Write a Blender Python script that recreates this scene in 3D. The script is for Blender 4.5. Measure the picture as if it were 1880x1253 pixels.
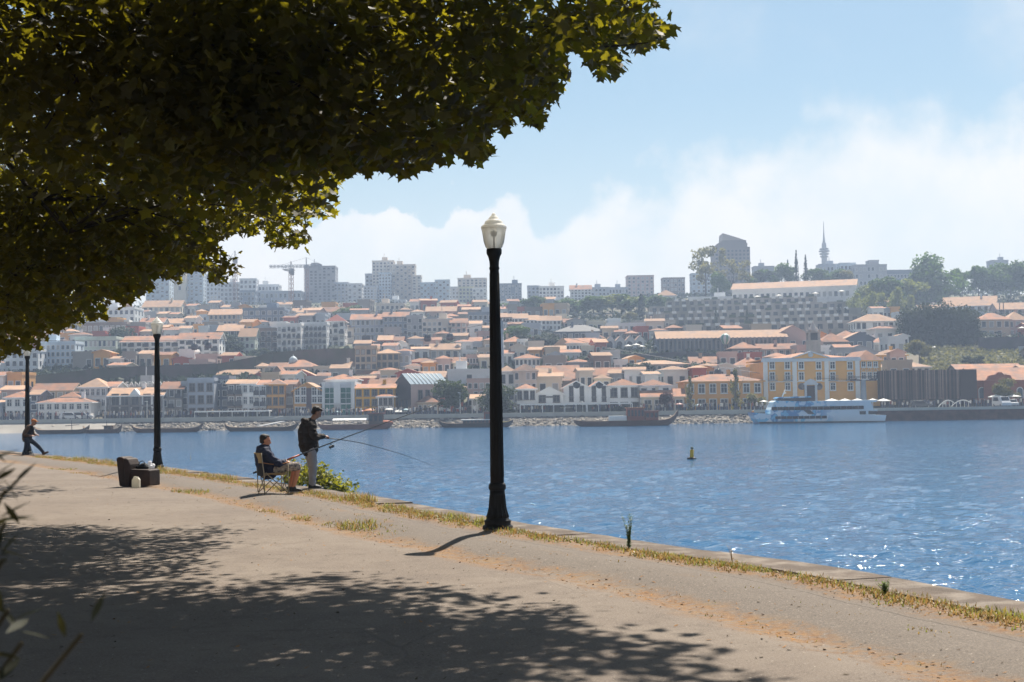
import bpy, bmesh, math, random
from mathutils import Vector, Matrix, noise as mnoise
R = math.radians
for o in list(bpy.data.objects): bpy.data.objects.remove(o)
S = bpy.context.scene
COL = S.collection
# ------------------------------------------------------------------ camera
CAMZ, PITCH, ROLL, FPX = 1.7, 2.52, -0.8, 2611.0
cd = bpy.data.cameras.new('camera'); cam = bpy.data.objects.new('camera', cd); COL.objects.link(cam)
cd.sensor_width = 36.0; cd.lens = FPX*36.0/1880.0; cd.clip_start = 0.1; cd.clip_end = 5000
cam.location = (0, 0, CAMZ)
CM = Matrix.Rotation(R(90+PITCH), 4, 'X') @ Matrix.Rotation(R(ROLL), 4, 'Z')
cam.rotation_euler = CM.to_euler()
cd.dof.use_dof = True; cd.dof.focus_distance = 27.0; cd.dof.aperture_fstop = 6.3
S.camera = cam
CR = CM.to_3x3(); CP = Vector((0, 0, CAMZ))
def ray(px, py): return (CR @ Vector(((px-940)/FPX, -(py-626.5)/FPX, -1.0)))
def at(px, py, D):
    d = ray(px, py); return CP + d*(D/d.y)
def gnd(px, py, z=0.0):
    d = ray(px, py); return CP + d*((z-CAMZ)/d.z)
CRI = CR.transposed()
def proj(p):
    q = CRI @ (Vector(p)-CP); return (940+FPX*q.x/-q.z, 626.5-FPX*q.y/-q.z)
def hz(x): return 742.3-0.01396*(x-914)
# ------------------------------------------------------------------ sun, sky, exposure
SUN_EL, SUN_AZ = 54.0, 17.0           # azimuth clockwise from +Y (the view direction)
sd = bpy.data.lights.new('sun', 'SUN'); sd.energy = 5.0; sd.angle = R(0.53); sd.color = (1.0, .93, .82)
sun = bpy.data.objects.new('sun', sd); COL.objects.link(sun); sun.location = (30, 60, 90)
SV = Vector((math.sin(R(SUN_AZ))*math.cos(R(SUN_EL)), math.cos(R(SUN_AZ))*math.cos(R(SUN_EL)), math.sin(R(SUN_EL))))
sun.rotation_euler = SV.to_track_quat('Z', 'Y').to_euler()
S.view_settings.view_transform = 'Standard'; S.view_settings.look = 'None'
S.view_settings.exposure = 1.2; S.view_settings.gamma = 1.0
S.cycles.max_bounces = 6; S.cycles.diffuse_bounces = 3; S.cycles.glossy_bounces = 3; S.cycles.transmission_bounces = 4; S.cycles.transparent_max_bounces = 6; S.cycles.volume_bounces = 0
S.cycles.caustics_reflective = False; S.cycles.caustics_refractive = False
W = bpy.data.worlds.new('World'); S.world = W; W.use_nodes = True
class NT:
    def __init__(s, tree): s.t = tree; s.n = tree.nodes; s.l = tree.links
    def new(s, typ, ins=None, **kw):
        n = s.n.new(typ)
        for k, v in kw.items(): setattr(n, k, v)
        for k, v in (ins or {}).items(): s.put(n, k, v)
        return n
    def put(s, n, k, v):
        i = n.inputs[k]
        if isinstance(v, bpy.types.NodeSocket): s.l.new(v, i)
        else: i.default_value = v[:3] if isinstance(v, tuple) and i.type == 'VECTOR' else v
    def m(s, op, a, b=0.0, c=0.0, clamp=False):
        n = s.new('ShaderNodeMath', operation=op); n.use_clamp = clamp
        s.put(n, 0, a); s.put(n, 1, b); s.put(n, 2, c); return n.outputs[0]
    def mix(s, f, a, b, blend='MIX'):
        n = s.new('ShaderNodeMix', data_type='RGBA', blend_type=blend)
        s.put(n, 'Factor', f); s.put(n, 6, a); s.put(n, 7, b); return n.outputs[2]
    def noise(s, vec, sc, det=3.0, rough=0.55, out=0):
        n = s.new('ShaderNodeTexNoise', {'Scale': sc, 'Detail': det, 'Roughness': rough})
        if vec is not None: s.put(n, 'Vector', vec)
        return n.outputs[out]
    def ss(s, v, lo, hi, a=0.0, b=1.0):
        n = s.new('ShaderNodeMapRange', interpolation_type='SMOOTHSTEP')
        s.put(n, 0, v); s.put(n, 1, lo); s.put(n, 2, hi); s.put(n, 3, a); s.put(n, 4, b); return n.outputs[0]
w = NT(W.node_tree); w.n.clear()
sky = w.new('ShaderNodeTexSky', sky_type='NISHITA', sun_disc=False)
sky.sun_elevation = R(SUN_EL); sky.sun_rotation = R(SUN_AZ); sky.altitude = 0; sky.air_density = 1.1; sky.dust_density = 1.0; sky.ozone_density = 2.2
tc = w.new('ShaderNodeTexCoord').outputs['Generated']
sx = w.new('ShaderNodeSeparateXYZ', {0: tc})
el = w.m('MULTIPLY', w.m('ARCSINE', sx.outputs[2]), 57.2958)
az = w.m('MULTIPLY', w.m('ARCTAN2', sx.outputs[0], sx.outputs[1]), 57.2958)
puff = w.noise(tc, 17.0, 7.0, 0.56)
puff2 = w.noise(tc, 6.0, 4.0, 0.5)
wob = w.m('MULTIPLY', w.m('SINE', w.m('MULTIPLY_ADD', az, 0.105, -0.55)), 2.3)      # slow rise and fall of the cloud bank round the sky
top = w.m('ADD', w.m('ADD', 10.1, wob), w.m('MULTIPLY', w.m('SUBTRACT', puff, 0.5), 8.5))
top = w.m('ADD', top, w.m('MULTIPLY', w.m('SUBTRACT', puff2, 0.5), 6.0))
soft = w.ss(az, -3.0, 9.0, 0.5, 3.2)
dlt = w.m('DIVIDE', w.m('SUBTRACT', top, el), soft)
mask = w.ss(dlt, -0.15, 1.0)
inner = w.ss(w.noise(tc, 9.0, 5.0, 0.6), 0.34, 0.66, 0.66, 1.0)
mask = w.m('MULTIPLY', mask, inner)
lowhaze = w.ss(el, 13.0, 0.0, 0.0, 0.6)
mask = w.m('MAXIMUM', mask, lowhaze)
high = w.m('MULTIPLY', w.ss(w.noise(tc, 3.2, 6.0, 0.62), 0.50, 0.72), 0.45)
mask = w.m('MAXIMUM', mask, w.m('MULTIPLY', high, w.ss(el, 8.0, 15.0)))
cb = w.mix(1.0, sky.outputs[0], (.0390, .0455, .0440, 1), 'MULTIPLY')
col = w.mix(mask, cb, (.505, .480, .440, 1))
bg = w.new('ShaderNodeBackground', {'Color': col, 'Strength': 1.0})
w.l.new(bg.outputs[0], w.new('ShaderNodeOutputWorld').inputs[0])
SKY = (sky, cb)
# ------------------------------------------------------------------ mesh helpers
class MB:
    def __init__(s): s.v = []; s.f = []; s.m = []; s.sm = []
    def add(s, vs, fs, m=0, sm=False):
        b = len(s.v); s.v += [tuple(p) for p in vs]
        for f in fs: s.f.append(tuple(b+i for i in f)); s.m.append(m); s.sm.append(sm)
        return b
    def box(s, x0, x1, y0, y1, z0, z1, m=0, M=None):
        vs = [Vector((x, y, z)) for z in (z0, z1) for y in (y0, y1) for x in (x0, x1)]
        if M: vs = [M @ p for p in vs]
        s.add(vs, [(0,2,3,1),(4,5,7,6),(0,1,5,4),(2,6,7,3),(0,4,6,2),(1,3,7,5)], m)
    def quad(s, a, b, c, d, m=0): s.add([a, b, c, d], [(0,1,2,3)], m)
    def prism(s, prof, y0, y1, m=0):          # profile of (x,z), counter-clockwise from the front, extruded in y
        n = len(prof); vs = [(x, y0, z) for x, z in prof]+[(x, y1, z) for x, z in prof]
        fs = [tuple(range(n)), tuple(range(2*n-1, n-1, -1))]+[((i+1) % n, i, n+i, n+(i+1) % n) for i in range(n)]
        s.add(vs, fs, m)
    def tube(s, pts, rad, seg=8, m=0, cap=True, sm=True):
        pts = [Vector(p) for p in pts]; n = len(pts)
        if not isinstance(rad, (list, tuple)): rad = [rad]*n
        vs = []; prev = None
        for i, p in enumerate(pts):
            t = (pts[min(i+1, n-1)]-pts[max(i-1, 0)])
            if t.length < 1e-9: t = Vector((0, 0, 1))
            t.normalize()
            if prev is None: a = t.orthogonal().normalized()
            else:
                a = prev - t*prev.dot(t); a = a.normalized() if a.length > 1e-6 else t.orthogonal().normalized()
            prev = a; b = t.cross(a)
            for k in range(seg):
                th = 2*math.pi*k/seg; vs.append(p+(a*math.cos(th)+b*math.sin(th))*rad[i])
        fs = [(i*seg+k, i*seg+(k+1) % seg, (i+1)*seg+(k+1) % seg, (i+1)*seg+k) for i in range(n-1) for k in range(seg)]
        if cap: fs += [tuple(range(seg-1, -1, -1)), tuple(range((n-1)*seg, n*seg))]
        s.add(vs, fs, m, sm)
    def lathe(s, prof, seg=20, m=0, c=(0,0,0), sm=True, cap=True):   # prof (r,z)
        vs = [(c[0]+r*math.cos(2*math.pi*k/seg), c[1]+r*math.sin(2*math.pi*k/seg), c[2]+z) for r, z in prof for k in range(seg)]
        n = len(prof)
        fs = [(i*seg+k, i*seg+(k+1) % seg, (i+1)*seg+(k+1) % seg, (i+1)*seg+k) for i in range(n-1) for k in range(seg)]
        if cap: fs += [tuple(range(seg-1, -1, -1)), tuple(range((n-1)*seg, n*seg))]
        s.add(vs, fs, m, sm)
    def ball(s, c, r, seg=10, rings=6, m=0, M=None):   # r scalar or 3-tuple
        if not isinstance(r, (tuple, list)): r = (r, r, r)
        vs = []
        for i in range(rings+1):
            ph = math.pi*i/rings
            for k in range(seg):
                th = 2*math.pi*k/seg
                p = Vector((r[0]*math.sin(ph)*math.cos(th), r[1]*math.sin(ph)*math.sin(th), r[2]*math.cos(ph)))
                if M: p = M @ p
                vs.append(p+Vector(c))
        fs = [(i*seg+k, (i+1)*seg+k, (i+1)*seg+(k+1) % seg, i*seg+(k+1) % seg) for i in range(rings) for k in range(seg)]
        s.add(vs, fs, m, True)
    def mesh(s, name, mats):
        me = bpy.data.meshes.new(name); me.from_pydata(s.v, [], s.f)
        for mt in (mats if isinstance(mats, (list, tuple)) else [mats]): me.materials.append(mt)
        me.polygons.foreach_set('material_index', s.m); me.polygons.foreach_set('use_smooth', s.sm); me.update()
        return me
    def build(s, name, mats, parent=None, loc=None, rot=None):
        return link(name, s.mesh(name, mats), parent, loc, rot)
def link(name, me, parent=None, loc=None, rot=None):
    o = bpy.data.objects.new(name, me); COL.objects.link(o)
    if parent: o.parent = parent
    if loc is not None: o.location = loc
    if rot is not None: o.rotation_euler = rot
    return o
def tag(o, label=None, cat=None, group=None, kind=None):
    if label: o['label'] = label
    if cat: o['category'] = cat
    if group: o['group'] = group
    if kind: o['kind'] = kind
    return o
def thing(name, label, cat, loc=(0,0,0), rz=0.0, group=None):
    o = bpy.data.objects.new(name, None); COL.objects.link(o); o.empty_display_size = 0.2
    o.location = loc; o.rotation_euler = (0, 0, rz)
    return tag(o, label, cat, group)
def copy_tree(o, parent=None):
    c = o.copy(); COL.objects.link(c); c.parent = parent
    for ch in list(o.children): copy_tree(ch, c)
    return c
# ------------------------------------------------------------------ materials
MATS = {}
def mat(name, col, rough=0.8, var=0.12, scale=1.5, bump=0.0, bscale=8.0, metal=0.0, spec=0.3, rnd=0.0, col2=None, c2at=(.5, .7), c2scale=None):
    if name in MATS: return MATS[name]
    k = 1.0 if name.startswith(('plaster', 'white', 'palace', 'pale_blue')) or 'skin' in name else .76
    col = tuple(c*k for c in col); col2 = tuple(c*k for c in col2) if col2 else None
    mt = bpy.data.materials.new(name); mt.use_nodes = True; t = NT(mt.node_tree); p = t.n['Principled BSDF']
    tcv = t.new('ShaderNodeTexCoord').outputs['Object']
    v = t.noise(tcv, scale, 4.0)
    f = t.new('ShaderNodeMapRange', {0: v, 1: .25, 2: .75, 3: 1-var, 4: 1+var}).outputs[0]
    c = (*col, 1)
    if col2: c = t.mix(t.ss(t.noise(tcv, c2scale or scale*.6, 5.0, .62), *c2at), c, (*col2, 1))
    if rnd:
        rn = t.new('ShaderNodeObjectInfo').outputs['Random']
        f = t.m('MULTIPLY', f, t.new('ShaderNodeMapRange', {0: rn, 3: 1-rnd, 4: 1+rnd}).outputs[0])
    h = t.new('ShaderNodeVectorMath', operation='SCALE'); t.put(h, 0, c); t.put(h, 'Scale', f)
    t.put(p, 'Base Color', h.outputs[0]); p.inputs['Roughness'].default_value = rough
    p.inputs['Metallic'].default_value = metal; p.inputs['Specular IOR Level'].default_value = spec
    if bump:
        b = t.new('ShaderNodeBump', {'Strength': bump, 'Distance': 0.02, 'Height': t.noise(tcv, bscale, 5.0, .6)})
        t.put(p, 'Normal', b.outputs[0])
    MATS[name] = mt; return mt
def leafmat(name, col, trans, tw=0.5, var=0.35, scale=0.6, rough=.5, rnd=0.0):
    if name in MATS: return MATS[name]
    mt = bpy.data.materials.new(name); mt.use_nodes = True; t = NT(mt.node_tree); t.n.clear()
    tcv = t.new('ShaderNodeTexCoord').outputs['Object']
    v = t.noise(tcv, scale, 4.0, .7)
    f = t.new('ShaderNodeMapRange', {0: v, 1: .25, 2: .75, 3: 1-var, 4: 1+var}).outputs[0]
    if rnd: f = t.m('MULTIPLY', f, t.new('ShaderNodeMapRange', {0: t.new('ShaderNodeObjectInfo').outputs['Random'], 3: 1-rnd, 4: 1+rnd}).outputs[0])
    def sc(c):
        h = t.new('ShaderNodeVectorMath', operation='SCALE'); t.put(h, 0, (*c, 1)[:3]); t.put(h, 'Scale', f); return h.outputs[0]
    d = t.new('ShaderNodeBsdfPrincipled', {'Base Color': sc(col), 'Roughness': rough, 'Specular IOR Level': .03 if name.startswith('far') else .25})
    tr = t.new('ShaderNodeBsdfTranslucent', {'Color': sc(trans)})
    mx = t.new('ShaderNodeMixShader', {0: tw, 1: d.outputs[0], 2: tr.outputs[0]})
    t.l.new(mx.outputs[0], t.new('ShaderNodeOutputMaterial').inputs[0])
    MATS[name] = mt; return mt
# ------------------------------------------------------------------ quay edge and promenade
WATER = -2.7
EDGE = [gnd(x, y) for x, y in ((1880,1107),(1560,1048),(1250,1004),(940,957),(640,905),(330,862),(100,837))]
EDGE = [EDGE[0]+(EDGE[0]-EDGE[1]).normalized()*k for k in (30, 24, 18, 12, 6)] + EDGE + [EDGE[-1]+Vector((-.52,.854,0))*k for k in (14, 27, 40)]
def catmull(P, n=12):
    out = []
    for i in range(len(P)-1):
        p0, p1, p2, p3 = P[max(i-1,0)], P[i], P[i+1], P[min(i+2,len(P)-1)]
        for k in range(n):
            t = k/n
            out.append(0.5*((2*p1)+(p2-p0)*t+(2*p0-5*p1+4*p2-p3)*t*t+(3*p1-p0-3*p2+p3)*t**3))
    return out+[P[-1]]
_pl = catmull(EDGE, 14)
_L = [0.0]
for a, b in zip(_pl, _pl[1:]): _L.append(_L[-1]+(b-a).length)
_dir = [(_pl[min(i+9, len(_pl)-1)]-_pl[max(i-9, 0)]).normalized() for i in range(len(_pl))]
def edge(s):
    import bisect
    i = min(max(bisect.bisect(_L, s)-1, 0), len(_pl)-2)
    t = (s-_L[i])/(_L[i+1]-_L[i]); p = _pl[i].lerp(_pl[i+1], t)
    d = _dir[i].lerp(_dir[i+1], t).normalized()
    return p, Vector((-d.y, d.x, 0))
def gh(s, d):                                  # small relief: the lane is cambered, verges are humped, the dirt strip is a dip
    h = 0.045*math.exp(-((d-1.7)/.45)**2) + 0.03*math.exp(-((d-.95)/.2)**2) - 0.03*math.exp(-((d-2.5)/.3)**2)
    n = mnoise.noise(Vector((s*.5, d*.9, 3.1)))*.018 + mnoise.noise(Vector((s*1.7, d*2.3, 9.1)))*.006
    k = min(max((d-.5)/.3, 0), 1)
    return (h+n)*k
def sd(s, d):
    p, n = edge(s); q = p+n*d; q.z = gh(s, d); return q
def tosd(p):
    best = min(range(len(_pl)), key=lambda i: (_pl[i].x-p.x)**2+(_pl[i].y-p.y)**2); s = _L[best]
    for _ in range(4):
        e, n = edge(s); t = Vector((n.y, -n.x, 0)); s += (Vector((p.x, p.y, 0))-e).dot(t)
    e, n = edge(s); return s, (Vector((p.x, p.y, 0))-e).dot(n)
def onpath(px, py):
    p = gnd(px, py); s, d = tosd(p); p.z = gh(s, d); return p
def frange(a, b, st):
    n = int(round((b-a)/st)); return [a+(b-a)*i/n for i in range(n)]
ds = frange(.62, 4.0, .07)+frange(4.0, 14, .3)+[14, 20, 35, 70, 140]
ss_ = frange(0, 26, 1.0)+frange(26, 72, .22)+frange(72, _L[-1], 1.0)+[_L[-1]]
g = MB(); uv = []
for s in ss_:
    for d in ds: g.v.append(tuple(sd(s, d))); uv.append((s, d))
nd = len(ds)
for i in range(len(ss_)-1):
    for j in range(nd-1): g.f.append((i*nd+j, (i+1)*nd+j, (i+1)*nd+j+1, i*nd+j+1)); g.m.append(0); g.sm.append(True)
def path_mat():
    mt = bpy.data.materials.new('worn_asphalt'); mt.use_nodes = True; t = NT(mt.node_tree); p = t.n['Principled BSDF']
    u = t.new('ShaderNodeUVMap', uv_map='sd').outputs[0]; sp = t.new('ShaderNodeSeparateXYZ', {0: u}); sS, dD = sp.outputs[0], sp.outputs[1]
    o = t.new('ShaderNodeTexCoord').outputs['Object']
    big = t.noise(o, .55, 5.0, .6); mid = t.noise(o, 3.2, 5.0, .65); fine = t.noise(o, 55.0, 3.0, .7); grit = t.noise(o, 170.0, 2.0, .6)
    dj = t.m('ADD', dD, t.m('MULTIPLY', t.m('SUBTRACT', t.noise(o, 1.1, 5.0, .65), .5), .75))       # wandering distance from the edge
    c = t.mix(t.ss(big, .35, .65), (0.127, 0.101, 0.083, 1), (0.158, 0.129, 0.105, 1))
    c = t.mix(t.ss(mid, .45, .75), c, (0.100, 0.079, 0.065, 1))
    lane = t.m('MULTIPLY', t.ss(dj, 1.0, 1.2), t.ss(dj, 2.55, 2.25)); c = t.mix(t.m('MULTIPLY', lane, .75), c, (0.104, 0.088, 0.076, 1))
    patch = t.m('MULTIPLY', t.ss(t.noise(o, .33, 3.0, .5), .56, .60), .35); c = t.mix(patch, c, (0.092, 0.073, 0.063, 1))
    c = t.mix(t.ss(fine, .40, .80, 0, .8), c, (0.238, 0.198, 0.161, 1)); c = t.mix(t.ss(grit, .42, .22, 0, .85), c, (0.046, 0.037, 0.032, 1))
    c = t.mix(t.ss(t.noise(o, 26.0, 2.0, .5), .70, .76, 0, .75), c, (0.400, 0.344, 0.286, 1)); c = t.mix(t.ss(t.noise(o, 21.0, 2.0, .5), .31, .26, 0, .8), c, (0.038, 0.033, 0.028, 1))
    # leaf litter, dust and straw collected in the dip and along the verge
    l1 = t.m('MULTIPLY', t.ss(t.m('ABSOLUTE', t.m('SUBTRACT', dj, 2.52)), .40, .08), t.ss(t.noise(o, .8, 4.0, .6), .32, .52))
    l2 = t.ss(t.m('ABSOLUTE', t.m('SUBTRACT', dj, .92)), .42, .10)
    l3 = t.m('MULTIPLY', t.ss(t.m('ABSOLUTE', t.m('SUBTRACT', dj, 1.72)), .12, .0), t.ss(t.noise(o, .6, 3.0, .6), .5, .7))
    lit = t.mix(t.ss(t.noise(o, 24.0, 4.0, .7), .35, .65), (.14, .068, .028, 1), (.23, .130, .058, 1)); lit = t.mix(t.ss(t.noise(o, 2.0, 4.0, .7), .45, .7), lit, (.20, .125, .06, 1))
    brk = t.ss(t.noise(o, 11.0, 5.0, .75), .36, .58)
    m = t.m('MULTIPLY', t.m('MAXIMUM', t.m('MAXIMUM', l1, l2), t.m('MULTIPLY', l3, .7)), brk); c = t.mix(t.m('MULTIPLY', m, .9), c, lit)
    # cracks: one long joint along the lane plus wandering ones
    jt = t.ss(t.m('ABSOLUTE', t.m('SUBTRACT', t.m('ADD', dD, t.m('MULTIPLY', t.m('SUBTRACT', t.noise(o, .9, 4.0, .7), .5), .16)), 1.38)), .018, .004)
    vo = t.new('ShaderNodeTexVoronoi', feature='DISTANCE_TO_EDGE'); t.put(vo, 'Scale', .42)
    wv = t.new('ShaderNodeVectorMath', operation='ADD'); nv = t.new('ShaderNodeTexNoise', {'Scale': 1.6, 'Detail': 5.0}); t.put(nv, 'Vector', o); t.put(wv, 0, o); t.put(wv, 1, t.mix(.18, (0, 0, 0, 1), nv.outputs['Color'])); t.put(vo, 'Vector', wv.outputs[0])
    ck = t.m('MULTIPLY', t.ss(vo.outputs['Distance'], .007, .002), t.ss(t.noise(o, .35, 2.0), .48, .6))
    ck = t.m('MAXIMUM', t.m('MULTIPLY', jt, .8), t.m('MULTIPLY', ck, .35)); c = t.mix(t.m('MULTIPLY', ck, .75), c, (.05, .042, .035, 1))
    t.put(p, 'Base Color', c); p.inputs['Roughness'].default_value = .9; p.inputs['Specular IOR Level'].default_value = .15
    hgt = t.m('ADD', t.m('MULTIPLY', fine, .6), t.m('ADD', t.m('MULTIPLY', grit, .3), t.m('MULTIPLY', ck, -1.0)))
    t.put(p, 'Normal', t.new('ShaderNodeBump', {'Strength': .8, 'Distance': .012, 'Height': hgt}).outputs[0])
    return mt
me = g.mesh('promenade', path_mat()); ul = me.uv_layers.new(name='sd')
for lp in me.loops: ul.data[lp.index].uv = uv[lp.vertex_index]
tag(link('promenade', me), 'worn grey asphalt promenade with dry litter along its verge', None, None, 'structure')
# coping slab and quay wall down into the water
CONC = mat('coping_concrete', (.235, .195, .16), .9, .35, 1.3, 1.0, 30, col2=(.11, .08, .06), c2at=(.34, .58), c2scale=2.2)
STONEW = mat('quay_stone', (.20, .165, .135), .9, .25, 1.0, .8, 9, col2=(.07, .07, .05), c2at=(.4, .7))
CJ = 2.4; k = 0; cop = bpy.data.objects.new('quay_coping', None); COL.objects.link(cop); tag(cop, 'pale concrete coping along the water edge of the promenade', None, None, 'structure')
rnd = random.Random(5); s = 22.0
while s < 86:
    L = CJ*rnd.uniform(.8, 1.2); mb = MB(); n = 7; dz = rnd.uniform(-.012, .012); b = len(mb.v)
    for i in range(n+1):
        e, nn = edge(s+.01+(L-.02)*i/n)
        for d, z in ((.66, -.25), (.66, .022), (.05, .018), (0, -.04), (.0, -.25)):
            q = e+nn*(d+.014*mnoise.noise(Vector((s*3+i, d*5, 1)))); mb.v.append((q.x, q.y, z+dz+.012*mnoise.noise(Vector((s+i*.7, d*6, 4)))))
    for i in range(n):
        for j in range(4): mb.f.append((i*5+j, i*5+j+1, (i+1)*5+j+1, (i+1)*5+j)); mb.m.append(0); mb.sm.append(False)
    mb.f += [(4,3,2,1,0), tuple(n*5+j for j in range(5))]; mb.m += [0,0]; mb.sm += [False]*2
    mb.build('coping_slab', CONC, cop); s += L
wl = MB()
for s in frange(0, _L[-1], 1.0)+[_L[-1]]:
    e, n = edge(s); a = e+n*.04; b = e-n*.25
    wl.v += [(e.x+n.x*.62, e.y+n.y*.62, .005), (a.x, a.y, -.06), (b.x, b.y, WATER-1.2)]
for i in range(len(wl.v)//3-1):
    for j in range(2): wl.f.append((i*3+j, i*3+j+1, i*3+j+4, i*3+j+3)); wl.m.append(0); wl.sm.append(False)
tag(wl.build('quay_wall', STONEW), 'weathered stone quay wall of the promenade dropping into the river', 'wall')
# ------------------------------------------------------------------ river
def water_mat():
    mt = bpy.data.materials.new('river_water'); mt.use_nodes = True; t = NT(mt.node_tree); p = t.n['Principled BSDF']
    o = t.new('ShaderNodeTexCoord').outputs['Object']
    mp = t.new('ShaderNodeMapping', {'Scale': (.62, 1.0, 1.0), 'Rotation': (0, 0, .25)}); t.put(mp, 0, o); v = mp.outputs[0]
    h = t.m('ADD', t.m('MULTIPLY', t.noise(v, 1.5, 4.0, .6), .30), t.m('MULTIPLY', t.noise(v, 7.0, 3.0, .6), .06))
    big = t.noise(mp.outputs[0], .03, 4.0, .6)
    c = t.mix(t.ss(big, .35, .65), (.008, .062, .145, 1), (.011, .076, .172, 1))
    t.put(p, 'Base Color', c); p.inputs['Roughness'].default_value = .07; p.inputs['IOR'].default_value = 1.333; p.inputs['Specular IOR Level'].default_value = .28
    t.put(p, 'Normal', t.new('ShaderNodeBump', {'Strength': 1.0, 'Distance': .5, 'Height': h}).outputs[0])
    return mt
import numpy as np
def river_mesh():
    wr = np.random.default_rng(2); th = np.linspace(R(-40), R(40), 620); rr_ = [11.0]
    while rr_[-1] < 283: rr_.append(rr_[-1]*1.0068)
    rr_ = np.array(rr_); A, Q = np.meshgrid(th, rr_); X = Q*np.tan(A); Y = Q.copy(); Zs = np.zeros_like(X)
    for i in range(100):                                  # wind sea: many short crossing waves
        lam = .28*(8.0 ** wr.random()); a = R(205)+wr.normal(0, .55); k = 2*np.pi/lam; kx, ky = k*math.cos(a), k*math.sin(a); amp = lam*.0050*wr.uniform(.6, 1.3)
        fade = np.clip((lam-Q*.0068*1.6)/(lam*.5), 0, 1)
        ph = kx*X+ky*Y+wr.uniform(0, 6.28); Zs += amp*fade*(np.sin(ph)+.28*np.sin(2*ph+1.2))
    gust = .75+.5*np.sin(X*.06+1.3*np.sin(Y*.05))*np.sin(Y*.045+1.0)*.6
    Zs = WATER+Zs*gust*np.clip((285-Y)/12, 0, 1); V = np.stack([X, Y, Zs], 2).reshape(-1, 3); n1, n2 = X.shape
    I = np.arange(n1*n2).reshape(n1, n2); Fq = np.stack([I[:-1, :-1], I[:-1, 1:], I[1:, 1:], I[1:, :-1]], 2).reshape(-1, 4)
    y0, y1, t4 = 11.0, float(rr_[-1]), math.tan(R(40)); zf = WATER-.02
    ex = [(-900,-60,zf),(900,-60,zf),(900,y0,zf),(-900,y0,zf),(-y0*t4,y0,zf),(y0*t4,y0,zf),(-900,y1,zf),(-y1*t4,y1,zf),(900,y1,zf),(y1*t4,y1,zf)]
    b = len(V); V = np.vstack([V, np.array(ex)]); Fq = np.vstack([Fq, np.array([(b,b+1,b+2,b+3),(b+3,b+4,b+7,b+6),(b+5,b+2,b+8,b+9)])])
    me = bpy.data.meshes.new('river'); me.vertices.add(len(V)); me.vertices.foreach_set('co', V.astype(np.float32).ravel()); me.loops.add(Fq.size); me.loops.foreach_set('vertex_index', Fq.astype(np.int32).ravel()); me.polygons.add(len(Fq)); me.polygons.foreach_set('loop_start', np.arange(0, Fq.size, 4, dtype=np.int32)); me.polygons.foreach_set('loop_total', np.full(len(Fq), 4, dtype=np.int32)); me.polygons.foreach_set('use_smooth', np.ones(len(Fq), dtype=bool)); me.materials.append(water_mat()); me.update(); me.validate(); return me
tag(link('river', river_mesh()), 'wide blue river with small choppy waves', None, None, 'structure')
# ------------------------------------------------------------------ far bank and hillside
TAB = [(18,292),(0,301),(-20,314),(-40,330),(-60,352),(-80,378),(-100,408),(-120,443),(-140,483),(-160,532),(-180,592),(-190,690)]
TZ = [(283, -.3)]+[(D, CAMZ-vh/FPX*D) for vh, D in TAB]+[(760, 53.5), (900, 55), (1250, 58)]
def lerp_tab(x, T):
    if x <= T[0][0]: return T[0][1]
    for (a, b), (c, d) in zip(T, T[1:]):
        if x <= c: return b+(d-b)*(x-a)/(c-a)
    return T[-1][1]
def TH(D): return lerp_tab(D, TZ)
def DV(px, py): return lerp_tab(-(py-hz(px)), [(-v, d) for v, d in TAB])
g = MB(); xs = [-620+10*i for i in range(125)]; ys = [283, 288, 292]+[292+6*i for i in range(1, 60)]+[650+25*i for i in range(8)]+[850, 950, 1100, 1250]
ys = sorted(set(ys))
for y in ys:
    for x in xs: g.v.append((x, y, TH(y)-.1+(mnoise.noise(Vector((x*.03, y*.03, 0)))*1.3 if y > 310 else 0)))
nx = len(xs)
for j in range(len(ys)-1):
    for i in range(nx-1): g.f.append((j*nx+i, j*nx+i+1, (j+1)*nx+i+1, (j+1)*nx+i)); g.m.append(0); g.sm.append(True)
tag(g.build('hillside', mat('hill_earth', (.075, .085, .04), .95, .3, .08, 0, 1, col2=(.15, .12, .08), c2at=(.42, .6), c2scale=.05)), 'steep hillside behind the far river bank', None, None, 'structure')
PAVE = mat('pale_paving', (.36, .33, .29), .9, .15, .3)
XQ = 47.0      # the walled quay begins here; riprap to the left of it
es = MB(); es.quad((-620, 281, -.26), (XQ, 281, -.26), (XQ, 296, -.23), (-620, 296, -.23)); es.quad((XQ, 277.6, -.3), (620, 277.6, -.3), (620, 296, -.23), (XQ, 296, -.23))
tag(es.build('esplanade', PAVE), 'paved esplanade along the far river bank', None, None, 'structure')
lip = MB(); lip.box(-620, XQ, 280.4, 281.1, -1.2, -.12); lip.box(XQ, 620, 277.2, 277.9, -.7, -.16)
tag(lip.build('esplanade_kerb', mat('pale_kerb', (.50, .48, .42), .9, .15, .5)), 'pale stone kerb along the edge of the far esplanade', None, None, 'structure')
qw = MB()
qw.box(XQ, 620, 277.45, 281, WATER-1, -.7)
tag(qw.build('far_quay_wall', mat('brown_quay_stone', (.13, .058, .048), .9, .3, .35, 0, 1, col2=(.06, .03, .028), c2at=(.4, .65), c2scale=.8)), 'dark brown stone quay wall below the slatted building across the river', 'wall')
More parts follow.
